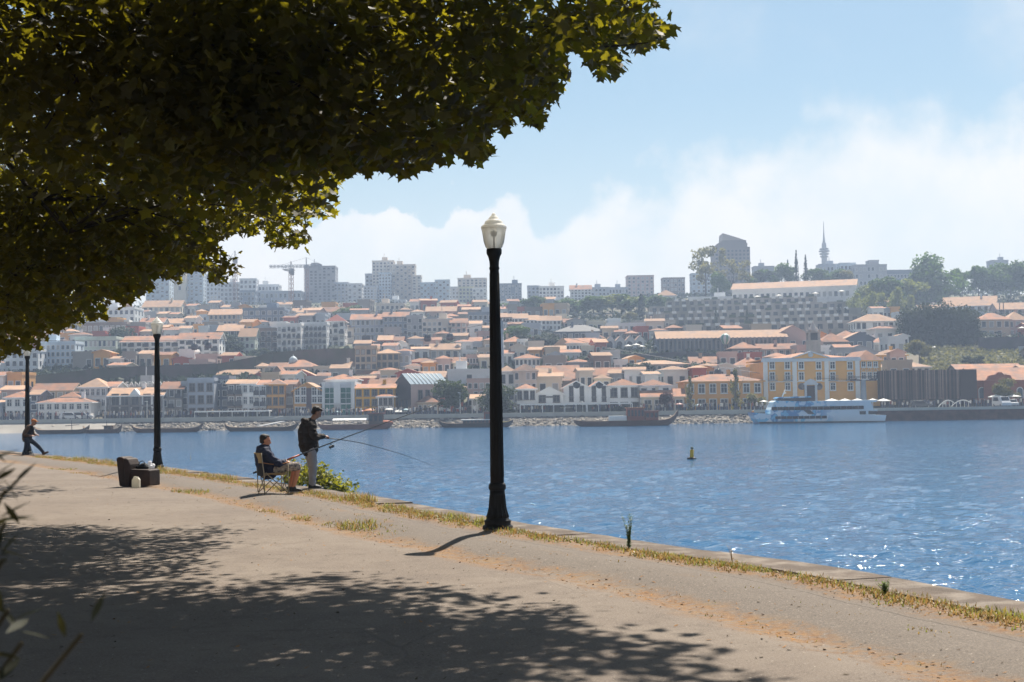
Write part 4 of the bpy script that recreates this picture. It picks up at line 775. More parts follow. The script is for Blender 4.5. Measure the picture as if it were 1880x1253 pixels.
TABLE = '''
10 54 730 771 h 719 w 2 3 i|white two storey house at the far left end of the boat ramp
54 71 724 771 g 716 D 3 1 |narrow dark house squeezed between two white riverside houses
70 166 739 771 h 728 w 2 7 i,D-1|long low white house with wide hip roof above the boat ramp
113 144 729 766 h 720 c 1 2 |small cream block rising behind the long low white house
146 195 711 769 h 695 w 3 5 i,D+5|tall white house with pyramid roof beside the long low white house
194 213 709 768 g 701 W 3 2 D+6|narrow pale house attached to the tall white pyramid roofed house
60 132 716 742 g 704 t 1 5 |long tiled warehouse behind the low white house
2 40 715 745 g 708 k 1 3 |pinkish shed behind the white house at the left end
226 312 711 740 p 0 g 1 7 |grey block behind the arcade carrying white letters
296 335 713 769 g 701 S 3 3 b,D+2|grey stone house with balconies beside the arcaded house
333 346 706 768 p 0 g 3 1 D+3|narrow grey strip of wall beside the balcony house
345 393 700 768 p 0 b 3 3 i,k|plain blue grey flat topped house with tall windows
392 420 696 767 p 0 D 4 2 D+4|dark slate building with white letters along its top
418 446 704 767 g 697 s 3 2 b,i|brown house with full width balconies next to the dark slate building
445 467 704 767 g 697 w 3 2 i|narrow white house between two balconied houses
466 490 706 767 g 698 W 3 2 i,b|narrow pale house with iron balconies beside the ochre block
489 523 706 768 h 697 o 3 3 i,k|ochre house of three storeys next to the iron balconies
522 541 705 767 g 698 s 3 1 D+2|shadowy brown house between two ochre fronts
598 657 697 742 h 687 W 1 4 |pale house with hip roof behind the green glass front
652 724 712 767 g 705 y 3 5 i,k|bright yellow orange house beside the green glass front
694 722 728 767 h 722 w 2 3 i,k,D-2|little white house in front of the yellow orange house
680 728 706 740 g 694 k 1 4 |tiled house roof rising behind the yellow orange house
767 804 739 766 h 726 t 1 4 |low tan house with steep hip roof beside the round tree
858 901 701 748 p 0 k 3 4 |pinkish flat roofed building between the two riverside trees
866 888 731 765 g 724 w 2 2 |small white house showing between the two riverside trees
949 984 714 762 h 705 w 2 3 i,k,D-2|white house with dark framed windows beside the tall lamp
983 1035 723 761 f 710 w 2 2 i,k,D-1|cream white gabled house with a dark name board
1118 1175 708 760 h 696 w 2 3 i,k|white two storey house joined to the twin gables
1173 1233 708 757 h 697 w 2 3 |plain white end block with long tiled roof
1180 1257 727 758 g 714 c 1 4 i,D-3|low cream house with terracotta roof near the dark red tree
1258 1402 700 755 h 687 o 2 7 i|long ochre building with broad tiled roof left of the yellow palace
616 671 674 694 h 664 w 1 6 |white pavilion with hip roof below the arched wall
576 617 677 692 p 0 c 1 3 |cream flat roofed hall beside the domed roof
652 692 640 694 p 0 t 4 4 k|tan apartment block with small dark windows on the slope
690 733 649 692 h 641 t 3 4 k|tan hip roofed block joined to the tan apartment block
732 752 650 690 p 0 b 2 2 |blue grey end wall right of the tan blocks
648 713 633 648 p 0 d 1 6 |black upper floor behind the tan apartment block
695 719 624 644 g 616 r 1 2 |brick red house with gable above the tan blocks
718 739 625 643 g 618 r 2 1 |second brick red house right of the first above the tan blocks
660 702 632 640 h 626 W 1 4 D+3|pale roof terrace on top of the black upper floor
790 843 641 662 g 631 T 1 4 |sandy gabled hall below the cable cars
830 851 641 660 f 632 w 1 1 D-1|white gable end on the sandy hall
848 875 647 661 p 0 w 1 3 |small white cube right of the sandy hall
742 808 665 680 h 658 r 1 5 |low red walled shed with tan roof on the middle slope
806 861 672 686 p 0 r 1 1 |long brick red wall block on the middle slope
808 859 664 682 g 656 b 1 5 D+6|blue grey roofed hall behind the brick red wall block
857 879 656 684 p 0 k 2 4 |pinkish white block right of the brick red wall
876 900 660 680 p 0 l 2 4 D+4|light blue block with white balconies beside the pinkish block
740 823 692 708 g 682 k 1 6 |long pinkish roofed warehouse above the glass roofed hall
822 902 683 708 p 0 W 1 1 |long blank pale wall above the riverside tree
695 733 674 684 h 669 k 1 3 |small pinkish hip roofed house below the tan blocks
736 767 678 688 h 671 t 1 3 |small tan pyramid roof in the middle of the roofs
655 706 687 698 g 680 c 1 5 |long low cream house behind the green glass front
437 496 673 690 h 663 c 1 5 |cream house with broad hip roof below the retaining wall
495 522 672 690 g 666 W 1 3 |pale house beside the cream hip roofed house
400 470 687 700 g 679 s 1 6 |low brown house with long sandy roof above the slate building
344 373 686 698 h 679 s 1 3 |small kiosk house with pyramid roof above the blue grey house
459 493 692 704 f 683 r 1 2 |red gabled house above the balconied houses
517 582 674 690 h 661 T 1 5 |sandy house with wide hip roof and white lantern dome
521 583 692 706 f 678 r 1 3 |dark red gabled warehouse above the ochre fronts
494 524 690 702 f 672 s 1 2 |brown gabled warehouse beside the dark red one
583 612 692 704 g 684 k 1 3 |pinkish low roof between the dark red gable and the pavilion
240 305 687 699 s 677 w 1 7 d6|small white house with a row of windows set on the slope below the terraces
8 70 646 690 p 0 W 3 5 |pale palace wing with arched lower windows on the left slope
66 138 632 683 p 0 l 4 8 u|light blue facade with rows of tall windows on the left slope
137 213 623 674 p 0 n 3 9 u|pale green glazed facade above the retaining wall
222 329 627 670 g 617 w 4 8 b|long white apartment house with balconies above the retaining wall
327 402 622 670 g 611 w 4 5 b|second white apartment house joined to the long one
400 443 607 652 gB 597 D 4 4 |dark blue house with pale tiled roof above the wall
440 468 617 654 g 603 n 3 3 |pale green narrow house above the retaining wall
467 510 607 648 p 0 s 4 4 b|brown apartment house with crowded balconies above the wall
509 553 598 648 p 0 w 4 5 b|white apartment block of four floors above the arched wall
512 552 580 605 p 0 w 2 3 D+10|white penthouse stack behind the white apartment block
552 600 596 644 p 0 W 4 6 ba|grey white apartment block above the arched wall
568 602 578 605 p 0 b 2 4 D+12|blue grey house behind the grey white apartment block
600 633 590 638 hR 578 w 4 3 b|white and red apartment tower with red hip roof
537 566 573 600 g 566 w 2 2 D+16|white gabled house above the apartment blocks
645 705 586 628 g 577 b 3 7 |blue grey institution with long tiled roof on the middle slope
704 749 581 630 g 573 B 4 5 |slate blue clad block right of the blue grey institution
747 777 583 632 p 0 g 4 3 |grey apartment house right of the slate blue block
775 831 590 632 p 0 T 4 6 |sandy apartment house behind the cable cars
828 857 592 633 g 585 k 4 3 |pinkish apartment house behind the right hand cable car
812 843 581 598 h 576 s 1 3 D+10|brown pyramid roof above the sandy apartment house
783 837 571 590 g 563 k 1 9 |long pinkish house with dormer row near the ridge
860 905 577 615 p 0 B 3 5 |slate blue block left of the tall lamp high on the slope
857 883 626 642 g 619 s 1 3 |small brown house with tan roof below the slate blue block
262 331 563 588 gB 552 c 2 7 |cream hall with a broad tiled gable roof near the ridge
258 300 591 616 g 584 w 2 4 |white house with orange roof left on the upper slope
296 337 593 612 g 585 w 1 6 |low white house with orange roof beside its twin
330 361 588 602 h 580 t 1 3 |small tan pyramid roofed house on the upper slope
366 393 581 600 p 0 l 2 4 |light blue terrace house on the upper slope
384 442 577 600 gB 568 t 2 7 |tan house with long pale roof on the upper slope
304 353 608 622 g 600 k 1 4 |pinkish shed roofed house above the white apartments
355 443 601 612 gB 595 c 1 8 D+5|long pale tiled roof above the dark blue house
446 522 569 605 p 0 B 3 7 |dark blue grey block below the cranes
160 247 568 606 p 0 W 3 9 |pale terrace of houses high on the left slope
150 232 596 626 p 0 s 2 8 |brown stone terrace below the pale terrace on the left
268 311 490 560 p 0 l 10 5 D700,bw|light blue apartment tower at the left end of the skyline
310 321 505 560 p 0 b 8 2 D730|thin blue grey tower between two skyline towers
319 341 497 562 p 0 c 1 1 D690|blank cream side wall of the skyline tower
340 373 498 566 p 0 l 10 4 D695,bw|white and blue balconied tower on the skyline
372 406 506 562 p 0 b 8 5 D720|plain blue grey tower right of the balconied tower
404 442 521 566 p 0 W 5 5 D700|pale block behind the slim crane
440 471 514 566 p 0 W 6 4 D690|pale stepped block with a blue covered front
440 468 536 570 p 0 B 4 4 D670|block front wrapped in dark blue netting
468 512 525 566 p 0 W 4 7 D695|pale block with roof terrace beside the blue netting
478 553 537 574 p 0 b 3 9 D680|long low blue grey block in front of the slim crane
560 616 491 566 p 0 g 12 7 D700,n|unfinished grey concrete tower beside the big crane
613 640 521 568 p 0 b 6 4 D700|blue grey side of the white banded block
638 665 523 570 p 0 W 7 3 D690,bw|white banded apartment block on the skyline
662 692 527 566 p 0 b 6 5 D710|grey block in front of the tall stepped towers
671 686 505 568 p 0 b 8 2 D735|lower left shoulder of the tall stepped towers
684 724 481 572 p 0 T 14 6 D730|tallest sandy stepped tower of the skyline
720 763 488 572 p 0 T 13 6 D725,bw|second sandy stepped tower joined to the tallest one
696 718 503 572 p 0 l 10 4 D718|blue fronted slab in front of the tallest sandy tower
757 774 508 572 p 0 T 10 2 D720|slim sandy shoulder right of the stepped towers
700 745 553 575 p 0 W 3 7 D640|low white hall below the stepped towers
772 802 521 572 p 0 l 7 5 D720,bw|light blue apartment block right of the stepped towers
799 826 516 572 p 0 l 8 4 D715,bw|light blue apartment block with a tall core
824 843 529 572 p 0 b 5 3 D740|hazy blue grey block between light blue blocks
841 894 513 576 p 0 T 9 7 D720|broad sandy block left of the tall lamp on the skyline
843 869 529 576 p 0 Y 7 4 D690|pale yellow block front left of the tall lamp
868 894 531 580 p 0 w 8 4 D685,bw|white balconied block left of the tall lamp
914 958 523 562 p 0 B 6 7 D700,u|blue glass office block right of the tall lamp
915 958 560 572 p 0 w 1 5 D670|long white plinth below the blue glass office block
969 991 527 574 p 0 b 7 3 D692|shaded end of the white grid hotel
990 1036 528 574 p 0 w 7 7 D690|white hotel with a regular grid of windows on the ridge
1048 1086 531 562 g 524 W 4 6 D700|pale gabled block behind the ridge trees
1078 1120 530 560 p 0 b 4 6 D735|blue grey block behind the ridge trees
1035 1050 548 570 f 543 w 2 2 D660|small white gabled house right of the grid hotel
1118 1154 530 556 p 0 b 3 6 D760|far low blue block behind the wooded ridge
1152 1201 508 545 p 0 k 8 6 D760|pinkish brown tower block above the wooded ridge
1217 1258 512 540 p 0 s 6 6 D760|brown tower block standing alone above the ridge
1270 1306 504 544 p 0 l 7 4 D720|light blue block behind the tall ragged tree
1385 1422 491 515 p 0 b 3 6 D760|long blue grey block right of the slanted tower
1505 1545 487 520 p 0 b 5 6 D770|blue grey office block beside the broadcasting tower
1543 1572 485 520 p 0 l 5 4 D760|light blue office block right of the broadcasting tower
1570 1629 488 525 p 0 g 5 8 D750|broad grey office block with rooftop plant
1596 1614 480 500 p 0 g 2 2 D765|rooftop box behind the broad grey office block
1628 1678 498 520 p 0 D 3 8 D770|low dark block with masts on the right skyline
1820 1852 480 505 p 0 b 4 6 D780|small hazy block above the trees on the right skyline
1157 1265 669 688 h 662 k 1 11 |long pinkish hip roofed house above the dark garden wall
1262 1352 680 694 h 668 o 1 6 |ochre house under a wide sandy roof behind the long ochre building
1270 1319 666 682 g 655 t 1 4 |tan house with roof slope behind the wide sandy roof
1352 1404 671 690 h 656 w 1 5 |white house with big tiled roof left of the palace
1343 1395 640 664 h 628 s 1 5 |brown walled warehouse with hip roof beside the balloon
1394 1464 640 660 g 631 k 1 6 |pinkish long roofed warehouse behind the palace
1403 1484 630 648 sW 620 s 1 6 d9|warehouse with a bright white sheet roof behind the palace
1410 1450 655 672 h 648 T 1 4 |sandy hip roof peeping over the palace cornice
1507 1557 628 652 h 611 s 1 5 |brown warehouse with pyramid roof right of the belfry
1535 1582 620 640 h 607 s 1 4 |brown warehouse with sandy roof behind the pyramid roof
1555 1604 620 650 f 609 D 1 3 |dark gabled warehouse above the palace
1572 1652 590 624 h 577 w 2 8 k|white villa with wide tiled roof left of the dark trees
1548 1611 645 668 f 633 g 1 4 |grey gabled warehouse behind the right end of the palace
1604 1640 629 648 h 620 W 1 3 |small pale house with tiled roof below the white villa
1610 1665 652 672 h 642 y 1 5 |yellow house with rounded tile roof right of the palace
1617 1708 674 692 h 663 w 1 7 |low white house with broad roof above the slatted building
1585 1612 652 672 p 0 b 2 3 D+2|blue grey block with flat roof behind the palace
1450 1500 655 672 h 648 t 1 4 |tan hip roof right behind the palace pediment
1732 1829 561 576 g 545 l 1 8 y18|light blue hall with long tiled roof on the right slope
1800 1856 587 622 h 575 t 2 4 |tan house with hip roof above the dark retaining wall
1850 1890 588 620 h 573 k 2 3 |pinkish house at the right end above the dark retaining wall
1832 1890 567 582 g 556 k 1 5 |pinkish long house behind the light blue hall
1690 1732 566 582 g 560 w 1 5 |white house partly hidden by the dark trees
1770 1890 690 705 g 668 s 1 6 d16|brown warehouse gable behind the brick hall
916 930 582 616 gB 575 W 3 2 |first pale house of the stepped row above the grey roofed hall
928 946 583 616 gB 576 W 3 3 |second pale house of the stepped row above the grey roofed hall
944 968 584 616 gB 576 W 3 3 |third pale house of the stepped row above the grey roofed hall
966 988 587 616 gB 579 W 3 3 |fourth pale house of the stepped row above the grey roofed hall
987 1010 588 616 gB 580 W 3 3 |fifth pale house of the stepped row above the grey roofed hall
1008 1030 588 616 gB 580 W 3 3 |last pale house of the stepped row above the grey roofed hall
1036 1063 591 608 g 585 k 1 4 |pinkish house right of the stepped row
1019 1111 609 630 hG 597 D 1 8 |wide grey roofed hall with dark wall on the middle slope
1075 1110 621 634 h 611 t 1 4 D-4|tan tiled roof in front of the grey roofed hall
1040 1094 629 655 g 621 w 1 9 |white house with a row of narrow windows beside the little gables
1019 1046 632 655 f 620 t 1 2 |tan gabled house left of the row of narrow windows
1115 1186 597 622 p 0 W 2 7 |pale terrace building behind the row of little gables
1000 1038 641 660 g 635 t 1 4 |tan house below the wooded slope
922 968 628 655 h 618 t 2 4 |tan house with terracotta roof right of the cable car mast
950 969 627 655 p 0 w 3 3 D-2|white tower house with small windows right of the cable car mast
946 992 658 690 h 650 w 2 6 |white house with hip roof below the white tower house
944 986 681 742 h 668 T 3 4 |tall sandy house behind the tree right of the mast
917 946 682 740 h 672 w 2 2 |white house right behind the tall lamp
985 1012 688 712 g 676 k 1 3 |pinkish house left of the big tiled shed
988 1064 698 716 g 671 s 1 5 d18|big brown shed with a huge worn tile roof
1060 1082 692 714 p 0 D 1 2 D+6|dark gable end of the big tiled shed
1080 1160 688 702 g 675 k 1 8 |long pinkish low roof behind the twin gables
1160 1240 592 612 p 0 S 2 8 |grey stone terrace building below the wooded ridge
900 925 600 640 p 0 b 3 3 |blue grey house behind the lamp post on the slope
690 742 560 580 p 0 T 2 6 |sandy low block below the stepped towers
590 650 572 590 g 564 t 1 8 |tan tiled house row below the white banded block
'''
for ln in TABLE.strip().split('\n'):
    if '|' not in ln: continue
    a, lab = ln.split('|'); p = a.split(); f = p[9] if len(p) > 9 else ''
    sky_ = ',D6' in ','+f or ',D7' in ','+f
    nm = 'apartment_block' if p[4] == 'p' else 'house'
    bld(float(p[0]), float(p[1]), float(p[2]), float(p[3]), p[4], float(p[5]), p[6], int(p[7]), int(p[8]), f, lab, nm, 'building' if nm != 'house' else 'house')
# ------------------------------------------------------------------ landmark buildings of the far bank
class Fac:                                   # photo pixel -> local facade coordinates of a building
    def __init__(s, t): s.t = t; s.D = t.location.y; s.o = t.location.copy()
    def X(s, px): return at(px, 700, s.D).x-s.o.x
    def Z(s, px, py): return at(px, py, s.D).z-s.o.z
def win_at(F, px, py, ww, wh, fm=None, gm=None, arch=False): return link('window', window_mesh(ww, wh, fm or WFR, gm or GLS, arch), F.t, (F.X(px), -.01, F.Z(px, py)))
STONET = mat('grey_stone_trim', (.22, .20, .19), .9, .2, 1.0); WHT = mat('white_trim', (.68, .68, .66), .8, .06)
# arcaded white house with dark stone trim
t = bld(200, 298, 725, 770, 'g', 712, 'w', 0, 0, '', 'white house on a stone arcade with a small central pediment'); F = Fac(t); w_, d_, h_, r_ = t['dims']
for px in (212, 229, 248, 270, 288): win_at(F, px, 735, 1.3, 2.3, DFR)
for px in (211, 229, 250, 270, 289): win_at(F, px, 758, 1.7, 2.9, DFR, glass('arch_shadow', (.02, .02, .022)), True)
for k, px in enumerate((201.5, 238, 258, 296)): m = MB(); x = F.X(px); m.box(x-.25, x+.25, -.12, .02, 0, h_); m.build('pilaster', STONET, t)
m = MB(); z = F.Z(248, 745); m.box(0, w_, -.22, .02, z-.15, z+.15); m.build('string_course', STONET, t)
m = MB(); x0, x1, zc = F.X(238), F.X(258), h_; m.prism([(x0, zc-.1), (x1, zc-.1), ((x0+x1)/2, F.Z(248, 714))], -.5, 1.5); m.build('pediment', WHT, t)
def sign(name, text, px0, px1, py, hgt, D, mt, label, cat='sign', parent=None):
    cu = bpy.data.curves.new('sign_text', 'FONT'); cu.body = text; cu.size = 1; cu.extrude = .04; cu.align_x = 'LEFT'
    o = bpy.data.objects.new('tmp', cu); COL.objects.link(o); bpy.context.view_layer.update()
    me = bpy.data.meshes.new_from_object(o.evaluated_get(bpy.context.evaluated_depsgraph_get())); bpy.data.objects.remove(o)
    xs = [v.co.x for v in me.vertices]; ys2 = [v.co.y for v in me.vertices]; a, b = at(px0, py, D), at(px1, py, D); sx_, sz_ = (b.x-a.x)/(max(xs)-min(xs)), hgt/(max(ys2)-min(ys2))
    for v in me.vertices: v.co = Vector(((v.co.x-min(xs))*sx_, -v.co.z*2.5, (v.co.y-min(ys2))*sz_))
    me.materials.clear(); me.materials.append(mt); me.name = name
    o = link(name, me, parent)
    if parent: o.location = a-parent.location; return o
    o.location = a; return tag(o, label, cat)
SGN = mat('white_sign_paint', (.72, .72, .70), .7)
gb_ = next(o for o in bpy.data.objects if o.get('label', '').startswith('grey block behind the arcade')); sl_ = next(o for o in bpy.data.objects if o.get('label', '').startswith('dark slate building with white'))
sign('sign_letters', 'SANDEMAN', 230, 310, 710.3, 1.05, gb_.location.y-.2, SGN, '', parent=gb_)
sign('sign_letters', 'CRUZ', 399, 420, 705.5, .95, sl_.location.y-.25, SGN, '', parent=sl_)
# ochre front gable with white surrounds and a dark central strip
t = bld(539, 590, 716, 768, 'f', 702, 'o', 0, 0, 'd9', 'ochre gabled front with white window surrounds and a dark central strip'); F = Fac(t); w_, d_, h_, r_ = t['dims']
for py, hh in ((719, 1.5), (734, 1.15)):
    for px in (546, 557, 577, 587): win_at(F, px, py, .85, hh)
for px in (547, 558): win_at(F, px, 757, 1.0, 1.9)
m = MB(); m.box(F.X(562), F.X(572), -.12, .02, 0, F.Z(567, 713)); m.build('centre_strip', mat('dark_plum_panel', (.10, .06, .07), .8), t)
m = MB(); z = F.Z(560, 726); m.box(0, F.X(561.5), -.08, .02, z-.08, z+.08); m.build('string_course', mat('ochre_dark', (.40, .20, .08), .9), t)
# green glass front in a white portal
t = bld(592, 651, 708, 767, 'p', 0, 'W', 0, 0, 'd12', 'modern green glass front framed by white posts', 'office_building', 'building'); F = Fac(t); w_, d_, h_, r_ = t['dims']
GRN = mat('green_glass', (.012, .12, .09), .5, .3, .5, spec=.15); GRL = mat('teal_glass', (.05, .26, .21), .5, .2, .5, spec=.15)
cols_ = [(596, 605), (605, 613), (625, 635), (635, 644)]
for a, b in cols_:
    for y0, y1 in ((712, 722), (722, 732), (732, 741), (742, 752), (753, 766)):
        m = MB(); m.box(F.X(a)+.06, F.X(b)-.06, -.06, .02, F.Z(620, y1)+.06, F.Z(620, y0)-.06); m.build('glass_pane', GRN if y0 < 740 else GRL, t)
for a, b in ((592, 596), (645, 651)): m = MB(); m.box(F.X(a), F.X(b), -.5, .0, 0, h_+.6); m.build('post', WHT, t)
m = MB(); m.box(F.X(613), F.X(625), -.55, .02, F.Z(620, 741), F.Z(620, 704)); m.build('centre_panel', WHT, t)
m = MB(); m.box(F.X(596), F.X(645), -.8, .0, F.Z(620, 743), F.Z(620, 741.5)); m.build('canopy_ledge', WHT, t)
# hall with a glass roof, its dark gable turned to the left
def corner_bld(xl, xc, xr, ye, yb, wc, label, tz=1.0):
    D = DV(xc, yb); C = at(xc, yb, D); C.z = TH(D); px = D/FPX; a, b = (xc-xl)*px, (xr-xc)*px; dl = math.sqrt(a*b)*tz; dr = a*b/dl
    rz = math.atan2(dr, b); w, d = math.hypot(b, dr), math.hypot(a, dl)
    t = thing('hall', label, 'building', C, rz); return t, w, d, at(xc, ye, D).z-C.z
t, w_, d_, h_ = corner_bld(723, 755, 820, 705, 767, 'k', 'dark gabled hall with a shiny pale glass roof')
m = MB(); rs = 2.1; m.add([(0,0,-5),(w_,0,-5),(w_,d_,-5),(0,d_,-5),(0,0,h_),(w_,0,h_),(w_,d_,h_),(0,d_,h_)], [(0,1,5,4),(1,2,6,5),(2,3,7,6)]); m.build('wall', wallm('k'), t)
m = MB(); m.add([(-.02,0,-5),(-.02,d_,-5),(-.02,d_,h_),(-.02,d_/2,h_+rs),(-.02,0,h_)], [(0,4,3,2,1)]); m.add([(w_,0,h_),(w_,d_,h_),(w_,d_/2,h_+rs)], [(0,1,2)]); m.build('gable_wall', glass('dark_gable_cladding', (.035, .03, .035), .5), t)
m = MB(); m.add([(-.3,-.3,h_-.1),(w_+.3,-.3,h_-.1),(w_+.3,d_/2,h_+rs+.1),(-.3,d_/2,h_+rs+.1),(w_+.3,d_+.3,h_-.1),(-.3,d_+.3,h_-.1)], [(0,1,2,3),(3,2,4,5)]); ro = m.build('roof', mat('pale_glass_roof', (.30, .38, .44), .75, .06, .2, spec=.1), t)
for k in range(1, 9): m = MB(); x = w_*k/9; m.tube([(x, -.3, h_-.02), (x, d_/2, h_+rs+.16)], .07, 4); m.build('glazing_bar', WHT, ro)
for k in range(4): o = link('window', window_mesh(.8, 2.0, DFR, GLS), t, (w_*(.25+.2*k), -.02, h_*.62))
for k in range(3): m = MB(); m.box(-.12, -.02, d_*(.2+.22*k), d_*(.34+.22*k), .2, 3.0); m.build('shop_window', GLB, t)
RECTS.append((723, 820, 694, 767, t.location.y))
# twin white warehouse gables with round windows
for i, (a, b, wx) in enumerate(((1035, 1082, (1048.5, 1068)), (1082, 1119, (1090, 1108.5)))):
    t = bld(a, b, 711, 760, 'f', 699, 'w', 0, 0, 'd14', 'one of twin white warehouse gables with a round window', 'warehouse', 'building', 'twin white warehouse gables'); F = Fac(t)
    for px in wx: win_at(F, px, 719, .62, 2.0, DFR); win_at(F, px, 733, .62, .7, DFR)
    m = MB(); m.lathe([(.0,0),(.75,0),(.75,.1),(.6,.12),(.6,.05),(.0,.05)], 18, cap=False); o = m.build('round_window', [GLS], t, (F.X((a+b)/2), 0, F.Z((a+b)/2, 707)), (R(90), 0, 0))
    win_at(F, (a+b)/2, 753, 1.1, 1.9, WFR)
m = MB(); o = next(o for o in bpy.data.objects if o.get('label', '').startswith('cream white gabled house')); F = Fac(o); m.box(F.X(997), F.X(1018), -.1, .02, F.Z(1007, 730.5), F.Z(1007, 728)); m.build('name_board', RAIL, o)
# yellow palace
PALY = mat('palace_yellow', (.70, .36, .085), .9, .10, .2, rnd=0, col2=(.58, .29, .075), c2at=(.5, .75), c2scale=.3); CORN = mat('pale_blue_cornice', (.50, .54, .58), .8, .08)
t = thing('palace', 'large yellow palace with white pilasters and a central pediment', 'building', at(1403, 754, 294), 0); t.location.z = -.25; F = Fac(t); w_ = F.X(1578); h_ = F.Z(1490, 664)
m = MB(); m.box(0, w_, 0, 22, -4, h_); m.build('wall', PALY, t)
m = MB(); m.box(-.35, w_+.3, -.45, .6, h_, h_+.5); m.box(-.2, w_+.2, -.25, .5, h_+.5, F.Z(1490, 657)); m.build('cornice', CORN, t)
for px in (1405.5, 1459, 1518, 1574.5): x = F.X(px); m = MB(); m.box(x-.45, x+.45, -.2, .02, -.2, h_); m.build('pilaster', WHT, t)
m = MB(); x0, x1 = F.X(1456), F.X(1521); zc = F.Z(1490, 658); m.prism([(x0, zc), (x1, zc), ((x0+x1)/2, F.Z(1488, 647))], -.35, 3); pd = m.build('pediment', PALY, t)
m = MB(); m.tube([(x0-.2, -.4, zc+.1), ((x0+x1)/2, -.4, F.Z(1488, 646))], .18, 4); m.tube([((x0+x1)/2, -.4, F.Z(1488, 646)), (x1+.2, -.4, zc+.1)], .18, 4); m.build('pediment_trim', CORN, pd)
m = MB(); m.lathe([(.0,0),(.55,0),(.55,.1),(.0,.12)], 14, cap=False); m.build('crest', CORN, pd, ((x0+x1)/2, -.36, zc+.75), (R(90), 0, 0))
for px in (1418, 1446, 1471.5, 1503.5, 1529, 1561):
    for py, hh in ((671, 1.35), (691, 1.5), (710, 1.35)):
        if py == 710 and px in (1471.5, 1503.5):
            m = MB(); m.lathe([(.0,.0),(.5,0),(.72,.05),(.72,.12),(.48,.14),(.48,.06),(.0,.06)], 16, cap=False); m.build('round_window', [STONET], t, (F.X(px), 0, F.Z(px, py)), (R(90), 0, 0)); continue
        win_at(F, px, py, .9, hh, WHT)
        if py == 691 and px not in (1471.5, 1503.5): m = MB(); x = F.X(px); z = F.Z(px, 698.5); m.box(x-.95, x+.95, -.8, 0, z-.15, z); [m.box(x-.95+.19*k, x-.92+.19*k, -.8, -.76, z, z+.9) for k in range(11)]; m.box(x-.95, x+.95, -.82, -.74, z+.9, z+.97); m.build('balcony', mat('pale_iron', (.30, .33, .36), .6), t)
m = MB(); z = F.Z(1490, 700.5); m.box(0, w_, -.1, .02, z-.08, z+.08); m.build('string_course', WHT, t)
m = MB(); x = F.X(1488); m.box(x-.85, x+.85, -.06, .02, -.2, F.Z(1488, 708)); m.build('door', mat('brown_door', (.05, .03, .025), .6), t)
m = MB(); zt = F.Z(1488, 707); m.box(x-1.3, x-.85, -.3, .0, -.2, zt); m.box(x+.85, x+1.3, -.3, .0, -.2, zt); m.box(x-1.5, x+1.5, -.4, .0, zt, zt+.35); m.prism([(x-1.4, zt+.35), (x+1.4, zt+.35), (x+.7, zt+1.0), (x, zt+1.25), (x-.7, zt+1.0)], -.35, 0); m.build('door_surround', CORN, t)
m = MB(); mm = roof_mesh('h', w_, 22, h_+.6, 1.6, 0); mm.build('roof', [TERRA, PALY], t); RECTS.append((1403, 1578, 650, 754, 294))
t2 = thing('palace_wing', 'yellow end wing of the palace with white cross braces', 'building', at(1578, 754, 294.6), 0); t2.location.z = -.25; F = Fac(t2); w2 = F.X(1618); h2 = F.Z(1598, 662)
m = MB(); m.box(0, w2, 0, 18, -4, h2); m.build('wall', PALY, t2); roof_mesh('h', w2, 18, h2, 2.2).build('roof', [TERRA, PALY], t2)
for px in (1586, 1597, 1608): win_at(F, px, 669, .7, 1.0, WHT); win_at(F, px, 690, .8, 1.3, WHT); m = MB(); x, z = F.X(px), F.Z(px, 677); m.tube([(x-.5, -.06, z-.5), (x, -.06, z+.3), (x+.5, -.06, z-.5)], .08, 4); m.build('cross_brace', WHT, t2)
RECTS.append((1578, 1618, 650, 754, 294))
# slatted dark building
t = thing('slatted_building', 'wide dark modern building faced with upright wooden slats', 'building', at(1618, 752, 292), 0); t.location.z = -.25; F = Fac(t); w_ = F.X(1793); h_ = F.Z(1700, 679.5); zb = F.Z(1700, 733)
m = MB(); m.box(0, w_, .5, 20, zb, h_-.1); m.box(.5, w_-.5, 2.5, 20, -4, zb); m.build('wall', mat('dark_brown_cladding', (.035, .027, .025), .8, .3, .4), t)
m = MB(); m.box(F.X(1763), w_+.05, .0, .55, zb, h_); m.build('blank_bay', mat('dark_bay', (.055, .038, .035), .85, .2, .5), t)
xx = .05; SLM = [mat('slat_brown', (.20, .135, .11), .85, .3, .6, rnd=.3), mat('slat_pale', (.40, .29, .24), .85, .2, .6, rnd=.3), mat('slat_dark', (.05, .036, .032), .85, .2, .6)]
sm_ = {}
while xx < F.X(1762):
    k = BR.choice((0, 0, 1, 2, 2)); ww = .12
    if k not in sm_: m = MB(); m.box(0, .12, 0, .25, zb, h_); sm_[k] = m.mesh('slat', SLM[k])
    link('slat', sm_[k], t, (xx, .22, 0)); xx += .205
for k in range(7): m = MB(); x = w_*(k+.5)/7; m.box(x-.9, x+.9, 2.35, 2.55, .1, 2.6); m.build('shop_window', GLS, t)
RECTS.append((1618, 1793, 678, 752, 292))
